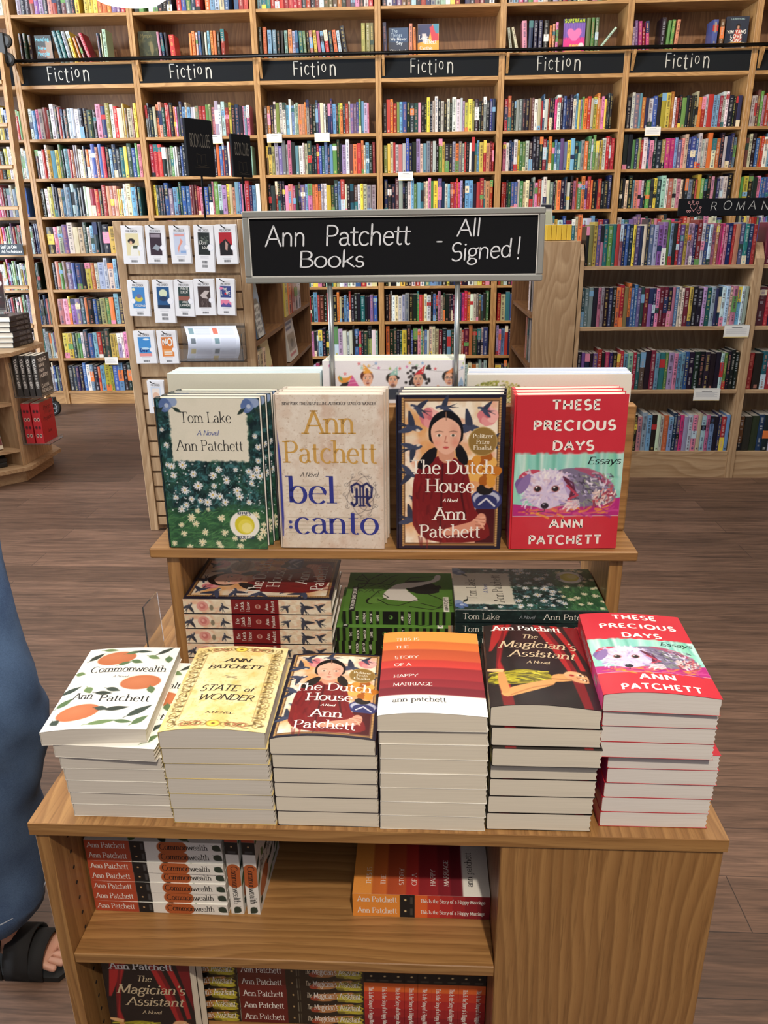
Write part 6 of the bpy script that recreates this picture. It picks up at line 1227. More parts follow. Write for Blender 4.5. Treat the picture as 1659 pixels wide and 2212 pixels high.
for k in range(2):
    o = hardcover('prid', .17, .24, .05, PR, [('Pride', .5, .2, .1, (70, 14, 24), 'ital', .5), ('and', .7, .32, .06, (70, 14, 24), 'ital', .2), ('Prejudice', .5, .46, .1, (70, 14, 24), 'ital', .7), ('Jane', .5, .78, .08, (70, 14, 24), 'ital', .3)], sp.a, [], edge=(180, 34, 42))
    setb(o, Matrix.Translation((OC.x + .447 + .058 * (k + 1), OC.y - .15, .2235)) @ Matrix.Rotation(pi / 2, 4, 'Z'), 'red ornamental hardcover in the lower acrylic pocket, %s' % ('against the tower' if k == 0 else 'in front of the other'), 'book', 'red hardcovers in the pocket')
FA = Matrix.Translation(OC) @ Matrix.Rotation(pi / 4, 4, 'Z')       # frame of the face turned towards the camera (-y of this frame)
c = CV(.7, 60, (176, 40, 80)); c.ell(.6, .55, .14, .16, (90, 20, 40)); c.strokes(14, (.3, .4, .8, .7), 90, .1, .02, [(60, 16, 30)], 2, 80); c.rect(.2, .84, .9, .92, (232, 226, 220))
def face(z, x, wd, h, art, T, lab, lean=9):
    mb = MB(); mb.box((0, 0, 0), (wd, .025, h), 0, art[0, 0], .001); mb.grid(art, (0, -.0003, 0), (wd, 0, 0), (0, 0, h), 0); put_texts(mb, T, wd, h, -.0004, 0)
    o = mb.build('face_out_book', 'print_gloss'); o.matrix_world = FA @ Matrix.Translation((x, -.39, z + .006)) @ Matrix.Rotation(R(-lean), 4, 'X'); tag(o, lab, 'book', 'books in the octagonal tower')
face(.476, -.06, .15, .225, c.a, [('HERS', .55, .91, .05, (120, 30, 50), 'sansb', .4)] if False else [], 'magenta cover facing out on the upper tower shelf')
c = CV(.7, 60, (222, 212, 190)); c.rect(.55, .06, .85, .2, (30, 32, 44)); c.rect(0, .42, 1, .58, (40, 60, 60)); c.rect(0, .6, 1, .86, (110, 60, 60)); c.strokes(40, (.1, .6, .9, .8), 0, .06, .02, [(200, 190, 180), (60, 60, 90), (150, 40, 50)], 3, 80)
face(.201, -.06, .15, .165, c.a, [('BISHOPS', .5, .36, .07, (40, 50, 60), 'serifb', .7), ('WORLD', .5, .54, .09, (206, 190, 150), 'serifb', .6)] if False else [('WORLD', .5, .54, .09, (206, 190, 150), 'serifb', .6)], 'cream and dark red cover facing out on the lower tower shelf', 12)
for k in range(2):
    o = hardcover('blk', .13, .19, .028, None, [], None, [('SURVIVAL', .2, .3, .4, (90, 100, 100), 'sans', 'l', .3)], edge=(26, 30, 32)); setb(o, FA @ spine_front(-.095, -.39, .0977 + .0285 * (k + 1), .19), 'black hardcover lying in the bottom of the tower, %s of two' % ('lower' if k == 0 else 'upper'), 'book', 'black hardcovers in the tower foot')
T0 = Matrix.Translation((OC.x + .1, OC.y - .1, .7642))
for k in range(6):
    o = hardcover('amer', .16, .235, .031, None, [], None, [('AMERICAN STRUGGLE', .3, .3, .36, (150, 150, 150), 'sans', 'l', .36), ('Katherine', .72, .45, .25, (150, 150, 150), 'sans', 'l', .16), ('Morrison', .74, .2, .25, (150, 150, 150), 'sans', 'l', .14)], edge=(22, 22, 26))
    setb(o, Matrix.Translation((-1.857 + .008 * k, 3.655 + .245 - .017 * k, .7643 + .0314 * (k + 1))) @ Matrix.Rotation(pi + R(1.5 * (k % 3 - 1)), 4, 'Z') @ Matrix.Rotation(-pi / 2, 4, 'X'), 'black hardcover on top of the octagonal tower, %s from the bottom of its stack' % ORD[k], 'book', 'black hardcovers on the tower')
c = CV(.66, 80, (30, 20, 26)); c.rect(0, 0, 1, .35, (110, 24, 36)); c.mottle((60, 22, 30), 3, 5, .5, .7, .8, 2); c.ell(.86, .3, .07, .07, (214, 214, 216)); c.rect(.2, .38, .9, .39, (200, 190, 190)); c.rect(.2, .66, .9, .672, (200, 190, 190))
TA = [('THE', .5, .14, .08, WHT, 'sansb', .3), ('WALK', .5, .26, .08, WHT, 'sansb', .5), ('OTHELLO', .5, .46, .05, (200, 180, 180), 'sansb', .5), ('AN', .5, .53, .035, (200, 180, 180), 'sansb', .1), ('AMERICAN', .5, .61, .05, (200, 180, 180), 'sansb', .5), ('Katherine', .5, .76, .05, WHT, 'serif', .4), ('Morrison', .5, .84, .06, WHT, 'serif', .45)]
o = hardcover('amerf', .16, .235, .031, c.a, TA, None, [], edge=(26, 22, 26)); setb(o, Matrix.Translation((-2.06, 3.685, .976)) @ Matrix.Rotation(R(22), 4, 'Z') @ Matrix.Rotation(R(-30), 4, 'X'), 'dark red and black hardcover propped upright on a clear easel above the black stack', 'book')
ez = empty('acrylic_easel', (-2.06, 3.68, .9535), (0, 0, R(22))); tag(ez, 'clear easel holding up the dark red hardcover on the tower', 'easel'); mb = MB(); mb.box((-.01, -.03, 0), (.17, .06, .004)); mb.box((-.01, -.032, .004), (.17, -.029, .035)); mb.build('easel_base', 'acrylic', ez)
# ------------------------------------------------------------------ the display table
ZT = .665; TW = .914; TD = .66
tb = empty('display_table', (TW / 2, TD / 2, 0)); tag(tb, 'oak display table with open shelves and a plain wooden panel, stacked with books', 'table')
L_ = lambda a: tuple(np.array(a) - np.array((TW / 2, TD / 2, 0)))
def tpart(nm, a, b_, mat, bev=.0012):
    mb = MB(); mb.box(L_(a), L_(b_), 0, bev=bev); return mb.build(nm, mat, tb)
mb = MB(); mb.box(L_((0, .0012, ZT - .0186)), L_((TW, TD, ZT))); mb.build('tabletop', 'table_oak_y', tb)
mb = MB(); mb.box(L_((0, 0, ZT - .019)), L_((TW, .0011, ZT - .0002))); mb.build('front_edge_band', 'table_oak_x', tb)
tpart('side_panel', (.004, .005, 0), (.0225, TD - .01, ZT - .0191), 'table_oak_z')
tpart('divider_panel', (.6265, .022, 0), (.642, TD - .01, ZT - .0191), 'brown_oak_z')
tpart('front_panel', (.6262, .004, 0), (.911, .021, ZT - .0191), 'table_oak_z')
tpart('side_panel', (.8935, .0215, 0), (.911, TD - .01, ZT - .0191), 'table_oak_z')
tpart('back_panel', (.023, .38, .03), (.626, .392, ZT - .0192), 'brown_oak_x')
tpart('shelf', (.0228, .0065, .407), (.626, .3795, .425), 'table_oak_x')
tpart('shelf', (.0228, .0065, .152), (.626, .3795, .17), 'table_oak_x')
tpart('kickboard', (.0228, .03, .0), (.626, .045, .151), 'table_oak_x')
mb = MB()                                                       # shelf-pin holes
for y in (.05, .33):
    for k in range(16): z = .2 + .0285 * k; mb.prism([(L_((0, y, 0))[1] + .0028 * cos(a), z + .0028 * sin(a)) for a in np.linspace(0, 2 * pi, 9)[:-1]], 0, L_((.0226, 0, 0))[0], L_((.0229, 0, 0))[0])
mb.build('pin_holes', 'dark_hole', tb)
# riser
RZT = .919
rz = empty('display_riser', (.471, .45, ZT)); tag(rz, 'oak riser shelf with an upright back board, standing on the table', 'riser')
L2 = lambda a: tuple(np.array(a) - np.array((.471, .45, ZT)))
def rpart(nm, a, b_, mat, bev=.0012): mb = MB(); mb.box(L2(a), L2(b_), 0, bev=bev); return mb.build(nm, mat, rz)
rpart('riser_top', (.0812, .3355, RZT - .0168), (.861, .56, RZT), 'table_oak_x', .002)
rpart('leg_panel', (.104, .348, ZT + .0002), (.1255, .55, RZT - .017), 'table_oak_z'); rpart('leg_panel', (.821, .348, ZT + .0002), (.8425, .55, RZT - .017), 'table_oak_z')
rpart('back_board', (.084, .424, RZT + .0002), (.8605, .4425, 1.134), 'table_oak_x', .003)
# chalkboard sign on its two poles, fixed to the back board
sg = empty('chalkboard_sign', (.476, .44, 1.135), (R(-1.5), 0, R(-.3))); tag(sg, 'grey framed chalkboard sign on two steel poles above the riser', 'sign')
z0, z1 = 1.322 - 1.135, 1.4265 - 1.135; x0, x1 = -.2275, .2265; f = .0095
mb = MB()
for a, b_ in (((x0, -.011, z0), (x1, .011, z0 + f)), ((x0, -.011, z1 - f), (x1, .011, z1)), ((x0, -.011, z0 + f), (x0 + f, .011, z1 - f)), ((x1 - f, -.011, z0 + f), (x1, .011, z1 - f))): mb.box(a, b_, 0, bev=.0016)
mb.build('frame', 'grey_metal', sg)
mb = MB(); e = .0012
for a, b_ in (((x0 + f, -.0095, z0 + f), (x1 - f, -.007, z0 + f + e)), ((x0 + f, -.0095, z1 - f - e), (x1 - f, -.007, z1 - f)), ((x0 + f, -.0095, z0 + f), (x0 + f + e, -.007, z1 - f)), ((x1 - f - e, -.0095, z0 + f), (x1 - f, -.007, z1 - f))): mb.box(a, b_)
mb.build('inner_bead', 'white_edge', sg)
mb = MB(); mb.box((x0 + f, -.006, z0 + f), (x1 - f, .008, z1 - f)); cb = mb.build('chalkboard', 'sign_black', sg)
mb = MB(); bw, bh = x1 - x0 - 2 * f, z1 - z0 - 2 * f
def hand(t, px0, px1, py, cap, tilt=0.0):
    X0 = x0 + f + (px0 - 85) / 1490 * bw; X1 = x0 + f + (px1 - 85) / 1490 * bw; Z = z1 - f - (py - 66) / 290 * bh
    mb.text(t, (X0, -.0063, Z), (cos(tilt), 0, sin(tilt)), (0, 0, 1), cap / 290 * bh, (216, 222, 232), 'hand', 'l', 0, width=X1 - X0)
hand('Ann', 165, 378, 204, 98); hand('Patchett', 478, 922, 204, 96, .005); hand('Books', 335, 682, 309, 78); hand('-', 1054, 1088, 222, 90); hand('All', 1162, 1282, 166, 80); hand('Signed', 1130, 1445, 286, 84, .06); hand('!', 1466, 1492, 282, 105)
mb.build('lettering', 'chalk', cb)
for x in (-.0985, .099):
    mb = MB(); mb.tube([(x, .0, -.001), (x, .0, .08), (x, 0, z0 + .004)], .0042, seg=12); mb.build('pole', 'steel', sg, smooth=True)

# ------------------------------------------------------------------ books on the riser
RES = 300
A_TOM, A_BEL, A_DUT, A_PRE = art_tom(RES), art_bel(RES), art_dutch_seal(RES), art_prec(RES)
S_TOM, S_DUT, S_PRE = spine_tom(26), spine_dutch(36), spine_prec(24)
sb = CV(8, 20, (206, 200, 192)); sb.rect(.32, -.1, 1, 1.1, (56, 62, 150)); S_BEL = sb.a
HC = {'tom': (.1585, .243, .0178, A_TOM, T_TOM, S_TOM, ST_TOM, (34, 50, 54), 'green daisy-meadow hardcover'), 'bel': (.163, .247, .0225, A_BEL, T_BEL, S_BEL, [], (196, 186, 176), 'cream hardcover with gold and blue lettering'),
      'dut': (.161, .246, .0225, A_DUT, T_DUTCHS, S_DUT, ST_DUTCH, (28, 26, 42), 'navy-bordered hardcover with a red-coated girl'), 'pre': (.166, .245, .0225, A_PRE, T_PREC, S_PRE, ST_PREC, (206, 44, 58), 'red hardcover with a painted dog')}
def hc(key, **k):
    w_, h, t, A, T, S, ST, ed, _ = HC[key]; return hardcover(key, w_, h, t, A, T, S, ST, edge=ed, **k)
for key, x, y0, n, fan, rzz in (('tom', .1175, .3385, 4, .0055, -1.2), ('bel', .2995, .341, 3, .003, -.6), ('dut', .485, .341, 3, .003, .5), ('pre', .6625, .341, 3, .0012, 2.2)):
    t = HC[key][2]
    for k in range(n):
        o = hc(key); lean = -1.5
        setb(o, Matrix.Translation((x + fan * k, y0 + (t + .0008) * k / cos(R(lean)), RZT + .0012)) @ Matrix.Rotation(R(rzz), 4, 'Z') @ Matrix.Rotation(R(lean), 4, 'X'), HC[key][8] + (', front copy of its row on the riser' if k == 0 else ', %s copy back in its row on the riser' % ORD[k]), 'book', 'hardcovers standing on the riser')
# large picture books behind the back board
def picture(key, w_, h, t, art, edges, label, x, y, n, tilt, fan, dz):
    for k in range(n):
        o = empty('picture_book')
        if (key, k > 0) not in MESHES:
            mb = MB(); mb.box((0, 0, 0), (w_, .002, h), 0, edges[0], .0006); mb.box((0, t - .002, 0), (w_, t, h), 0, edges[1], .0006); mb.box((0, .001, 0), (.0025, t - .001, h), 0, edges[0], .0005)
            if k == 0: mb.grid(art, (.0004, -.0003, .0004), (w_ - .0008, 0, 0), (0, 0, h - .0008), 0)
            pb = MB(); pb.box((.003, .0022, .003), (w_ - .004, t - .0022, h - .006), 0, (236, 234, 230)); MESHES[(key, k > 0)] = (mb.mesh('cover', ['print_gloss']), pb.mesh('page_block', ['pages_white']))
        for nm, me in zip(('cover', 'page_block'), MESHES[(key, k > 0)]):
            c_ = bpy.data.objects.new(nm, me); COL.objects.link(c_); c_.parent = o
        setb(o, Matrix.Translation((x + fan * k, y + (t + .0035) * k, RZT + .0008)) @ Matrix.Rotation(R(tilt), 4, 'X'), label + (', front copy' if k == 0 else ', %s copy back' % ORD[k]), 'book', 'picture books behind the back board')
picture('blank', .252, .262, .0095, art_blank(60, (216, 218, 206), 252 / 262), [(212, 218, 220), (186, 212, 224)], 'cream-white picture book behind the daisy-meadow hardcovers', .104, .4445, 5, -1, .0005, 0)
picture('party', .228, .281, .0095, art_party(230), [(222, 224, 226), (206, 216, 188)], 'white picture book with party people and stars', .360, .446, 5, -1, .0012, 0)
picture('bush', .262, .258, .0095, art_bush(200), [(224, 226, 226), (176, 192, 222)], 'white picture book with a green bush', .5935, .446, 5, -1, .0012, 0)

# ------------------------------------------------------------------ paperback stacks on the table
A_COM, A_STA, A_HAP, A_MAG, A_DUP = art_com(220), art_state(220), art_happy(120), art_magic(220), A_DUT
S_COM, S_HAP, S_MAG = spine_com(30), spine_happy(24), spine_magic(36)
PB = {'com': (.135, .205, .0189, A_COM, T_COM, S_COM, ST_COM, (232, 230, 224), 'pages_grey', 'white paperback with oranges and leaves'), 'sta': (.136, .206, .0233, A_STA, T_STATE, None, [], (216, 196, 130), 'pages_grey', 'parchment-yellow paperback with scrollwork border'),
      'dup': (.134, .203, .0221, A_DUP, T_DUTCHS, S_DUT, ST_DUTCH, (34, 28, 38), 'pages', 'red-coated girl paperback'), 'hap': (.1355, .205, .0212, A_HAP, T_HAPPY, S_HAP, ST_HAPPY, (226, 224, 218), 'pages', 'orange-to-red striped paperback'),
      'mag': (.134, .204, .0255, A_MAG, T_MAGIC, S_MAG, ST_MAGIC, (26, 22, 22), 'pages', 'black paperback with red curtains'), 'prp': (.138, .205, .0222, A_PRE, T_PREC, S_PRE, ST_PREC, (200, 44, 56), 'pages_white', 'red paperback with a painted dog')}
def pbk(key, bow=0.0):
    w_, h, t, A, T, S, ST, ed, pg, _ = PB[key]; return paperback(key, w_, h, t, A, T, S, ST, edge=ed, pages=pg, bow=bow, gloss='print_gloss' if key in ('prp', 'mag', 'dup') else 'print_matte')
STK = {'com': [(.058, .016, 0), (.057, .016, .2), (.056, .015, -.3), (.055, .015, 0), (.053, .014, .4), (.049, .012, -2.5), (.036, .009, 4.6)],
       'sta': [(.196, .008, 0), (.1945, .007, .4), (.194, .007, 0), (.193, .007, .3), (.192, .006, .6), (.191, .005, 1.2)],
       'dup': [(.3345, .008, 0), (.3335, .008, 0), (.333, .008, .2), (.333, .008, -.2), (.333, .008, .2), (.3315, .006, .2)],
       'hap': [(.4695, .006, 0), (.470, .006, -.2), (.4705, .006, .1), (.470, .006, .1), (.4705, .007, 0), (.4705, .007, .2), (.4695, .008, 0), (.468, .004, .2)],
       'mag': [(.607, .009, 0), (.608, .009, .2), (.609, .009, -.1), (.609, .009, 0), (.6095, -.0005, -.4), (.608, .0045, -.6), (.606, .0075, -1.9)],
       'prp': [(.754, .02, 0), (.7545, .02, -.2), (.7555, .02, -.4), (.757, .019, -.6), (.756, .018, -.4), (.7425, .01, -1), (.742, .01, -1.2), (.7415, .009, -1.2), (.7395, .006, -2.6)]}
GAP = {'mag': .0006, 'prp': .0003}
BOW = {'com': .004, 'sta': .0065, 'dup': .006, 'hap': .005, 'mag': .006, 'prp': .006}
for key, L in STK.items():
    t = PB[key][2] + .0007 + GAP.get(key, 0); n = len(L)
    for k, (x, y, a) in enumerate(L):
        top = k == n - 1; o = pbk(key, BOW[key] if top else 0.0)
        setb(o, lying(x, y, ZT + t * (k + 1), R(a)), PB[key][9] + (', top copy of the tabletop stack' if top else ', %s from the bottom of the tabletop stack' % ORD[k]), 'book', 'paperback stacks on the tabletop')
# ------------------------------------------------------------------ under the riser
def pile(make, key_label, n, t, h, x, y, z0, shift, grp, where, rzs=(0,)):
    for k in range(n):
        o = make(); setb(o, spine_front(x + shift * (n - 1 - k) - (.008 if k < n - 1 else 0) * (h == .183), y - (.011 if k < n - 1 else 0) * (h == .183), z0 + (t + .0006) * (k + 1), h, R(rzs[k % len(rzs)])), '%s lying spine outward %s, %s from the top' % (key_label, where, ORD[n - 1 - k]), 'book', grp)
HC['dutS'] = HC['dut'][:2] + (.0272,) + HC['dut'][3:]; HC['tomS'] = HC['tom'][:2] + (.0222,) + HC['tom'][3:]
pile(lambda: hc('dutS'), 'navy-bordered red-coat girl hardcover', 6, .0272, .246, .1285, .335, ZT, -.0003, 'hardcovers under the riser', 'under the riser')
pile(lambda: hc('tomS'), 'green daisy-meadow hardcover', 7, .0222, .243, .576, .318, ZT, .0002, 'hardcovers under the riser', 'under the riser')
A_PAT = art_patron(200); S_PAT = spine_patron(30)
pile(lambda: paperback('pat', .15, .183, .0238, A_PAT, T_PATRON, S_PAT, ST_PATRON, edge=(70, 108, 42), pages='pages'), 'green paperback with black drawing', 6, .0238, .183, .3925, .333, ZT, -.002, 'green paperbacks under the riser', 'under the riser')
# ------------------------------------------------------------------ open shelf below the tabletop
SZ2 = .4252
pile(lambda: pbk('com'), 'white paperback with oranges', 7, .0189, .205, .0262, .082, SZ2, 0, 'paperbacks on the table shelf', 'on the table shelf', (-.6, .2, -.3, .3))
for k, x in enumerate((.2545, .2795)):
    o = pbk('com'); setb(o, Matrix.Translation((x, .083, SZ2)) @ Matrix.Rotation(pi / 2 - R(2), 4, 'Z'), 'white paperback with oranges standing upright on the table shelf, %s the pile' % ('against' if k == 0 else 'away from'), 'book', 'upright white paperbacks')
pile(lambda: pbk('hap'), 'striped orange-to-red paperback', 2, .0212, .205, .4205, .086, SZ2, 0, 'striped paperbacks on the table shelf', 'on the table shelf')
SZ3 = .1705
for k in range(2):
    o = pbk('mag'); setb(o, Matrix.Translation((.042, .036 + .0268 * k, SZ3)) @ Matrix.Rotation(R(-1), 4, 'X'), 'black paperback with red curtains standing face out on the lowest visible shelf, %s copy' % ('front' if k == 0 else 'rear'), 'book', 'face-out black paperbacks')
for st_, x, y in (('stack partly behind the face-out copies', .0232, .1), ('stack beside the upright striped paperbacks', .2287, .1)):
    n = 7 if x > .2 else 8
    for k in range(n):
        o = pbk('mag'); setb(o, spine_front(x + .0003 * (k % 3), y, SZ3 + .0262 * (k + 1), .204), 'black paperback spine, %s from the bottom, %s' % (ORD[k], st_), 'book', 'black paperbacks on the lowest shelf')
for k in range(9):
    o = pbk('hap'); setb(o, Matrix.Translation((   .4338 + .0213 * (k + 1) - .0004, .09, SZ3)) @ Matrix.Rotation(pi / 2, 4, 'Z'), 'striped orange-to-red paperback upright on the lowest shelf, %s from the black stack' % ORD[k], 'book', 'upright striped paperbacks')
# acrylic stand and a loose card at the end of the table
t = empty('acrylic_stand', (.047, .36, ZT), (0, 0, R(0))); tag(t, 'small clear acrylic stand at the table edge beside the riser leg', 'stand')
mb = MB(); mb.prism([(.0, .0), (.075, .0), (.07, .13), (.0, .135)], 0, 0, .003); mb.box((.003, 0, 0), (.05, .075, .003)); mb.build('stand', 'acrylic', t)
cr = MB(); cr.box((.056, .33, ZT + .0032), (.1, .4, ZT + .0042), 0, (206, 222, 232))
for k in range(6): cr.box((.062 + .006 * k, .345, ZT + .0042), (.0645 + .006 * k, .37, ZT + .0044), 0, (60, 70, 84))
tag(cr.build('barcode_card', 'print_matte'), 'small pale barcode card lying by the riser leg', 'card')
# ------------------------------------------------------------------ passer-by at the left edge
per = empty('person', (-.36, .42, 0)); tag(per, 'person walking past in wide blue jeans and black sandals, cut off by the photo edge', 'person')
PO = Vector((-.36, .42, 0))
def skin(name, chains, mat, sub=2):
    """joined limbs: chains of (point, radius) sharing points, grown into one surface"""
    vs = []; rs = []; es = []; idx = {}
    for ch in chains:
        prev = None
        for p, r_ in ch:
            k = tuple(round(c, 4) for c in p)
            if k not in idx: idx[k] = len(vs); vs.append(Vector(p) - PO); rs.append(r_)
            if prev is not None: es.append((prev, idx[k]))
            prev = idx[k]
    me = bpy.data.meshes.new(name); me.from_pydata(vs, es, []); o = bpy.data.objects.new(name, me); COL.objects.link(o); o.parent = per
    m1 = o.modifiers.new('skin', 'SKIN'); m1.use_smooth_shade = True; m2 = o.modifiers.new('sub', 'SUBSURF'); m2.levels = sub; m2.render_levels = sub
    bpy.context.view_layer.objects.active = o
    if not me.skin_vertices: me.attributes  # layer is made by the modifier
    if not me.skin_vertices: o.modifiers.remove(m1); bpy.ops.object.select_all(action='DESELECT'); o.select_set(True); bpy.ops.object.modifier_add(type='SKIN'); o.modifiers.move(1, 0); o.modifiers[0].use_smooth_shade = True
    sv = me.skin_vertices[0].data
    for i, r_ in enumerate(rs): sv[i].radius = r_ if isinstance(r_, tuple) else (r_, r_); sv[i].use_root = i == 0
    dg = bpy.context.evaluated_depsgraph_get(); m = bpy.data.meshes.new_from_object(o.evaluated_get(dg)); o.modifiers.clear(); o.data = m
    m.materials.clear(); m.materials.append(MAT[mat]); m.polygons.foreach_set('use_smooth', np.ones(len(m.polygons), dtype=bool)); return o
HIP = (-.40, .44, .90)
KN, AN = (-.265, .335, .53), (-.345, .335, .115)
KB, AB = (-.53, .54, .50), (-.72, .54, .14)
# body: torso, neck, head, arms, legs, feet in one surface
def foot(a, d, spread=1):
    ax, ay, az = a; ch = [[(a, .034), ((ax - .035, ay, .038), .03)], [(a, .034), ((ax + .05, ay, .05), .034), ((ax + .1, ay - .002, .034), (.028, .036))]]
    for k, (oy, L, r_) in enumerate(((.03, .062, .0125), (.012, .062, .0095), (-.004, .056, .009), (-.019, .048, .0085), (-.033, .038, .0082))):
        ch.append([((ax + .1, ay - .002, .034), (.028, .036)), ((ax + .105 + L * .35, ay + oy * .9, .026), r_), ((ax + .105 + L, ay + oy, .02), r_ * .85)])
    return ch
def arm(sx, y, swing):
    S, E_, W_ = (-.42, y, 1.33), (-.42 - swing * .05, y * 1.0 + (.05 if y > .44 else -.05), 1.07), (-.42 + swing * .05, y + (.05 if y > .44 else -.05), .84)
    ch = [[((-.42, .44, 1.36), (.07, .08)), (S, .05), (E_, .038), (W_, .026)]]; hd = (W_[0] + .005, W_[1], W_[2] - .06); ch.append([(W_, .026), (hd, (.018, .034))])
    for k in range(4): b_ = (hd[0] - .024 + .016 * k, hd[1], hd[2] - .035); ch.append([(hd, (.018, .034)), (b_, .009), ((b_[0], b_[1] + (.006 if y < .44 else -.006), b_[2] - .03), .0082), ((b_[0], b_[1] + (.016 if y < .44 else -.016), b_[2] - .05 - .006 * (k in (1, 2))), .007)])
    ch.append([(hd, (.018, .034)), ((hd[0] + .036, hd[1], hd[2] - .008), .01), ((hd[0] + .044, hd[1] + (.01 if y < .44 else -.01), hd[2] - .042), .0085)]); return ch
SPN = [(HIP, (.1, .15)), ((-.41, .44, 1.02), (.085, .125)), ((-.42, .44, 1.2), (.1, .14)), ((-.42, .44, 1.36), (.07, .08)), ((-.41, .44, 1.45), .048), ((-.405, .44, 1.52), .06), ((-.4, .44, 1.58), .088), ((-.4, .44, 1.63), .07)]
body = skin('body', [SPN, [(HIP, (.1, .15)), ((-.34, .36, .82), .085), (KN, .058), ((-.31, .335, .34), .052), (AN, .036)], [(HIP, (.1, .15)), ((-.44, .52, .82), .085), (KB, .058), ((-.63, .54, .32), .052), (AB, .036)]] + foot(AN, 1) + foot(AB, 1) + arm(1, .27, 1) + arm(1, .61, -1), 'skin')
mb = MB()                                                        # nose, eyes, lips
HF = Vector((-.4, .44, 1.575)) - PO
mb.lathe([(.001, 0), (.011, .008), (.013, .02), (.006, .05)], (HF.x + .088, HF.y, HF.z - .012), 2, seg=10); mb.build('nose', 'skin', body, smooth=True)
for y in (-.032, .032):
    mb = MB(); mb.lathe([(.001, -.012), (.009, -.008), (.012, 0), (.009, .008), (.001, .012)], (HF.x + .068, HF.y + y, HF.z + .03), 2, c=(40, 34, 30), seg=10); mb.build('eye', 'print_gloss', body, smooth=True)
mb = MB(); mb.lathe([(.001, -.006), (.02, -.003), (.022, 0), (.02, .003), (.001, .006)], (HF.x + .062, HF.y, HF.z - .035), 2, c=(150, 70, 66), seg=14); mb.build('lips', 'print_matte', body, smooth=True)
def shell(name, cen, rad, keep, mat, par, thick=.006, n=36, m_=22):
    """an ellipsoid surface trimmed by keep(x, y, z on the unit sphere)"""
    mb = MB(); vs = []; ok = []
    for i in range(m_ + 1):
        th = pi * i / m_
        for k in range(n):
            ph = 2 * pi * k / n; u = (sin(th) * cos(ph), sin(th) * sin(ph), cos(th)); vs.append([cen[j] - PO[j] + rad[j] * u[j] * (1 + .02 * sin(9 * ph) * sin(th)) for j in range(3)]); ok.append(keep(*u))
    fs = []
    for i in range(m_):
        for k in range(n):
            q = [i * n + k, (i + 1) * n + k, (i + 1) * n + (k + 1) % n, i * n + (k + 1) % n]
            if all(ok[t] for t in q): fs.append(q)
    mb.add(vs, fs); o = mb.build(name, mat, par, smooth=True); so = o.modifiers.new('thickness', 'SOLIDIFY'); so.thickness = thick; return o
hr = shell('hair', (-.415, .44, 1.59), (.112, .1, .115), lambda x, y, z: x < .35 or z > .55, 'hair', per)
shell('hair_length', (-.45, .44, 1.5), (.075, .098, .17), lambda x, y, z: x < .15, 'hair', hr, .012)
mb = MB()
def rings(pts, cap=False):
    seg = 32; vs = []
    for p, rx, ry, tl in pts:
        for k in range(seg): a_ = 2 * pi * k / seg; vs.append((p[0] - PO.x + rx * cos(a_), p[1] - PO.y + ry * sin(a_), p[2] + tl * sin(a_)))
    mb.add(vs, [[i * seg + k, i * seg + (k + 1) % seg, (i + 1) * seg + (k + 1) % seg, (i + 1) * seg + k] for i in range(len(pts) - 1) for k in range(seg)])
rings([((-.405, .44, .955), .135, .185, 0), ((-.408, .44, 1.03), .122, .165, 0), ((-.412, .44, 1.12), .124, .165, 0), ((-.418, .44, 1.22), .13, .18, 0), ((-.42, .44, 1.31), .118, .205, 0), ((-.42, .44, 1.375), .095, .17, 0), ((-.415, .44, 1.405), .072, .1, 0), ((-.412, .44, 1.412), .062, .08, 0)])
for y, d in ((.27, -1), (.61, 1)):
    rings([((-.42, .44 + d * .155, 1.402), .006, .006, 0), ((-.42, .44 + d * .155, 1.396), .04, .036, 0), ((-.42, .44 + d * .158, 1.375), .064, .056, 0), ((-.42, .44 + d * .168, 1.335), .074, .062, 0), ((-.423, .44 + d * .2, 1.27), .066, .056, 0), ((-.425, .44 + d * .212, 1.19), .063, .057, 0)])
tp = mb.build('top', 'black_fabric', per, smooth=True); so = tp.modifiers.new('cloth', 'SOLIDIFY'); so.thickness = .003
# wide cropped jeans, each leg open at its hem, folds across the bent knee
HEMS = []
mb = MB()
def leg(pts, ph, split=None):
    seg = 40; vs = []; C = []
    for t, (p, rx, ry) in enumerate(pts):
        for k in range(seg):
            a = 2 * pi * k / seg; wv = 1 + .035 * sin(3 * a + ph + t * .9) + .02 * sin(7 * a - t * 1.7) + .05 * max(0, sin(t * 1.9 + 1.2 * cos(a + ph))) ** 3 * (1 if 4 < t < 22 else .2); vs.append((p[0] - PO.x + rx * wv * cos(a), p[1] - PO.y + ry * wv * sin(a), p[2] + .006 * sin(2 * a + t) + (.03 * (p[0] - PO.x + rx * cos(a) + .1) if p[2] < .25 else 0)))
    fs = [[i * seg + k, i * seg + (k + 1) % seg, (i + 1) * seg + (k + 1) % seg, (i + 1) * seg + k] for i in range(len(pts) - 1) for k in range(seg)]
    mb.add(vs, fs, 0, (80, 100, 130))
def lerp_pts(K, n=26):
    K = [np.array([*p, a, b_]) for p, a, b_ in K]; out = []
    for i in range(n):
        t = i / (n - 1) * (len(K) - 1); j = min(int(t), len(K) - 2); f = t - j; p0, p1, p2, p3 = K[max(j - 1, 0)], K[j], K[j + 1], K[min(j + 2, len(K) - 1)]
        q = .5 * (2 * p1 + (p2 - p0) * f + (2 * p0 - 5 * p1 + 4 * p2 - p3) * f * f + (3 * p1 - p0 - 3 * p2 + p3) * f ** 3); out.append(((q[0], q[1], q[2]), q[3], q[4]))
    return out
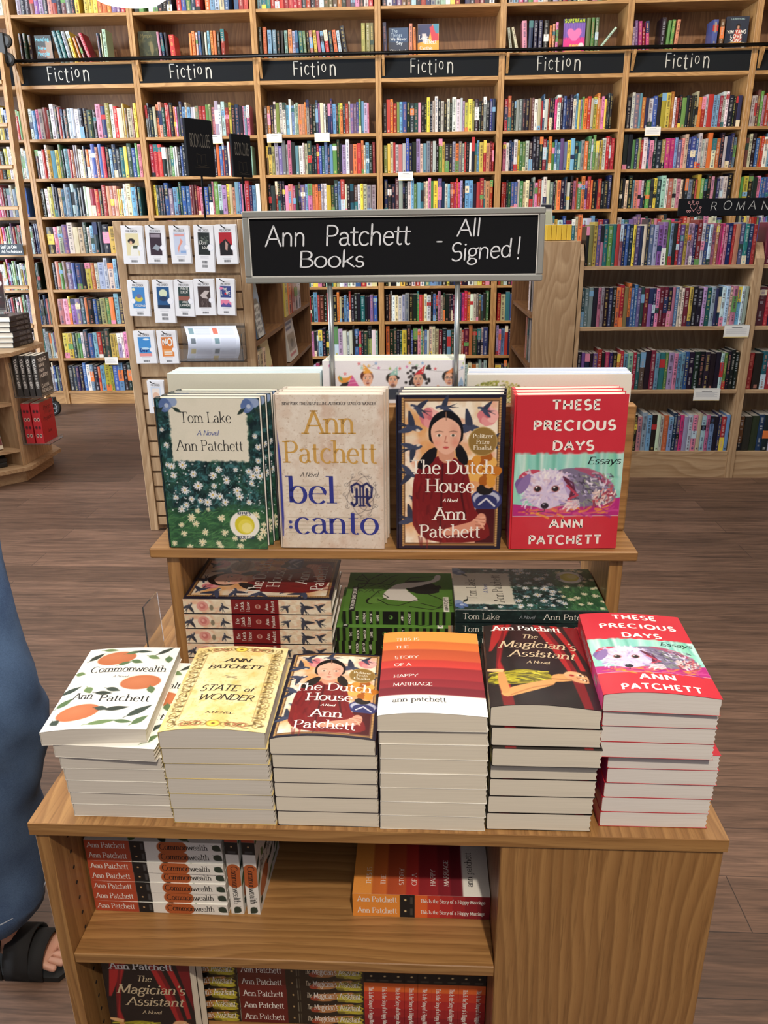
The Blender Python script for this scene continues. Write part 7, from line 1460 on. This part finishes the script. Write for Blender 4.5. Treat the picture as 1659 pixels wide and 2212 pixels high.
leg(lerp_pts([((-.40, .43, 1.0), .125, .17), ((-.395, .42, .92), .14, .185), ((-.335, .36, .80), .128, .12), ((-.275, .335, .64), .118, .105), ((-.27, .335, .55), .112, .1), ((-.305, .335, .44), .115, .1), ((-.33, .335, .28), .118, .104), ((-.345, .335, .16), .122, .108)]), 0)
leg(lerp_pts([((-.40, .45, .99), .12, .165), ((-.41, .46, .92), .135, .18), ((-.46, .53, .80), .122, .115), ((-.52, .54, .6), .11, .1), ((-.56, .54, .45), .112, .1), ((-.64, .54, .3), .115, .102), ((-.70, .54, .2), .118, .106)]), 1.5)
for (p, rx, ry) in (((-.343, .335, .185), .123, .109), ((-.694, .54, .225), .12, .108)):
    hm_ = MB(); hm_.tube([(p[0] - PO.x + rx * cos(a) * 1.01, p[1] - PO.y + ry * sin(a) * 1.01, p[2] + .03 * (p[0] - PO.x + rx * cos(a) + .1)) for a in np.linspace(0, 2 * pi, 40)], .0016, 0, (150, 160, 176), seg=6); HEMS.append(hm_)
jn = mb.build('jeans', 'denim', per, smooth=True)
for q in HEMS: q.build('hem_stitching', 'print_matte', jn)
so = jn.modifiers.new('cloth', 'SOLIDIFY'); so.thickness = .003
def ringline(p, rx, ry, z, r_): return [(p[0] - PO.x + rx * cos(a), p[1] - PO.y + ry * sin(a), z) for a in np.linspace(0, 2 * pi, 28)]
for (ax, ay, az) in (AN, AB):
    mb = MB(); P = [(ax - .075 - PO.x, ay - PO.y), (ax - .06 - PO.x, ay + .034 - PO.y), (ax + .03 - PO.x, ay + .04 - PO.y), (ax + .13 - PO.x, ay + .05 - PO.y), (ax + .175 - PO.x, ay + .03 - PO.y), (ax + .18 - PO.x, ay - .0 - PO.y), (ax + .15 - PO.x, ay - .045 - PO.y), (ax + .06 - PO.x, ay - .045 - PO.y), (ax - .06 - PO.x, ay - .034 - PO.y)][::-1]
    mb.prism(P, 2, .001, .012, 0); sd = mb.build('sandal', 'rubber', per)
    for x, zt, w_ in ((.07, .088, .05), (.1, .07, .045), (.02, .1, .04)):
        mb = MB(); n = 12; V = []
        for k in range(n + 1):
            a = pi * k / n
            for e in (-1, 1): V.append((ax + x + e * w_ / 2 - PO.x, ay - .003 - .05 * cos(a) - PO.y, .01 + (zt - .01) * sin(a) ** .7))
        mb.add(V, [[2 * k, 2 * k + 1, 2 * k + 3, 2 * k + 2] for k in range(n)]); st_ = mb.build('strap', 'black_fabric', sd, smooth=True); so = st_.modifiers.new('t', 'SOLIDIFY'); so.thickness = .004
    mb = MB(); mb.lathe([(.0005, .0), (.006, -.001), (.0085, -.003)], (ax + .16 - PO.x, ay + .03 - PO.y, .0345), 2, seg=12); mb.build('toenail', 'toenail', body)
# window in the left wall, out of frame
wn = empty('window_1', (-5.98, 2.0, .5)); tag(wn, kind='structure'); mb = MB()
for a, b_ in (((0, -3, 0), (.06, 2, .06)), ((0, -3, 3.04), (.06, 2, 3.1)), ((0, -3, .06), (.06, -2.94, 3.04)), ((0, 1.94, .06), (.06, 2, 3.04)), ((0, -.53, .06), (.06, -.47, 3.04))): mb.box(a, b_)
mb.build('window_frame', 'white_edge', wn)
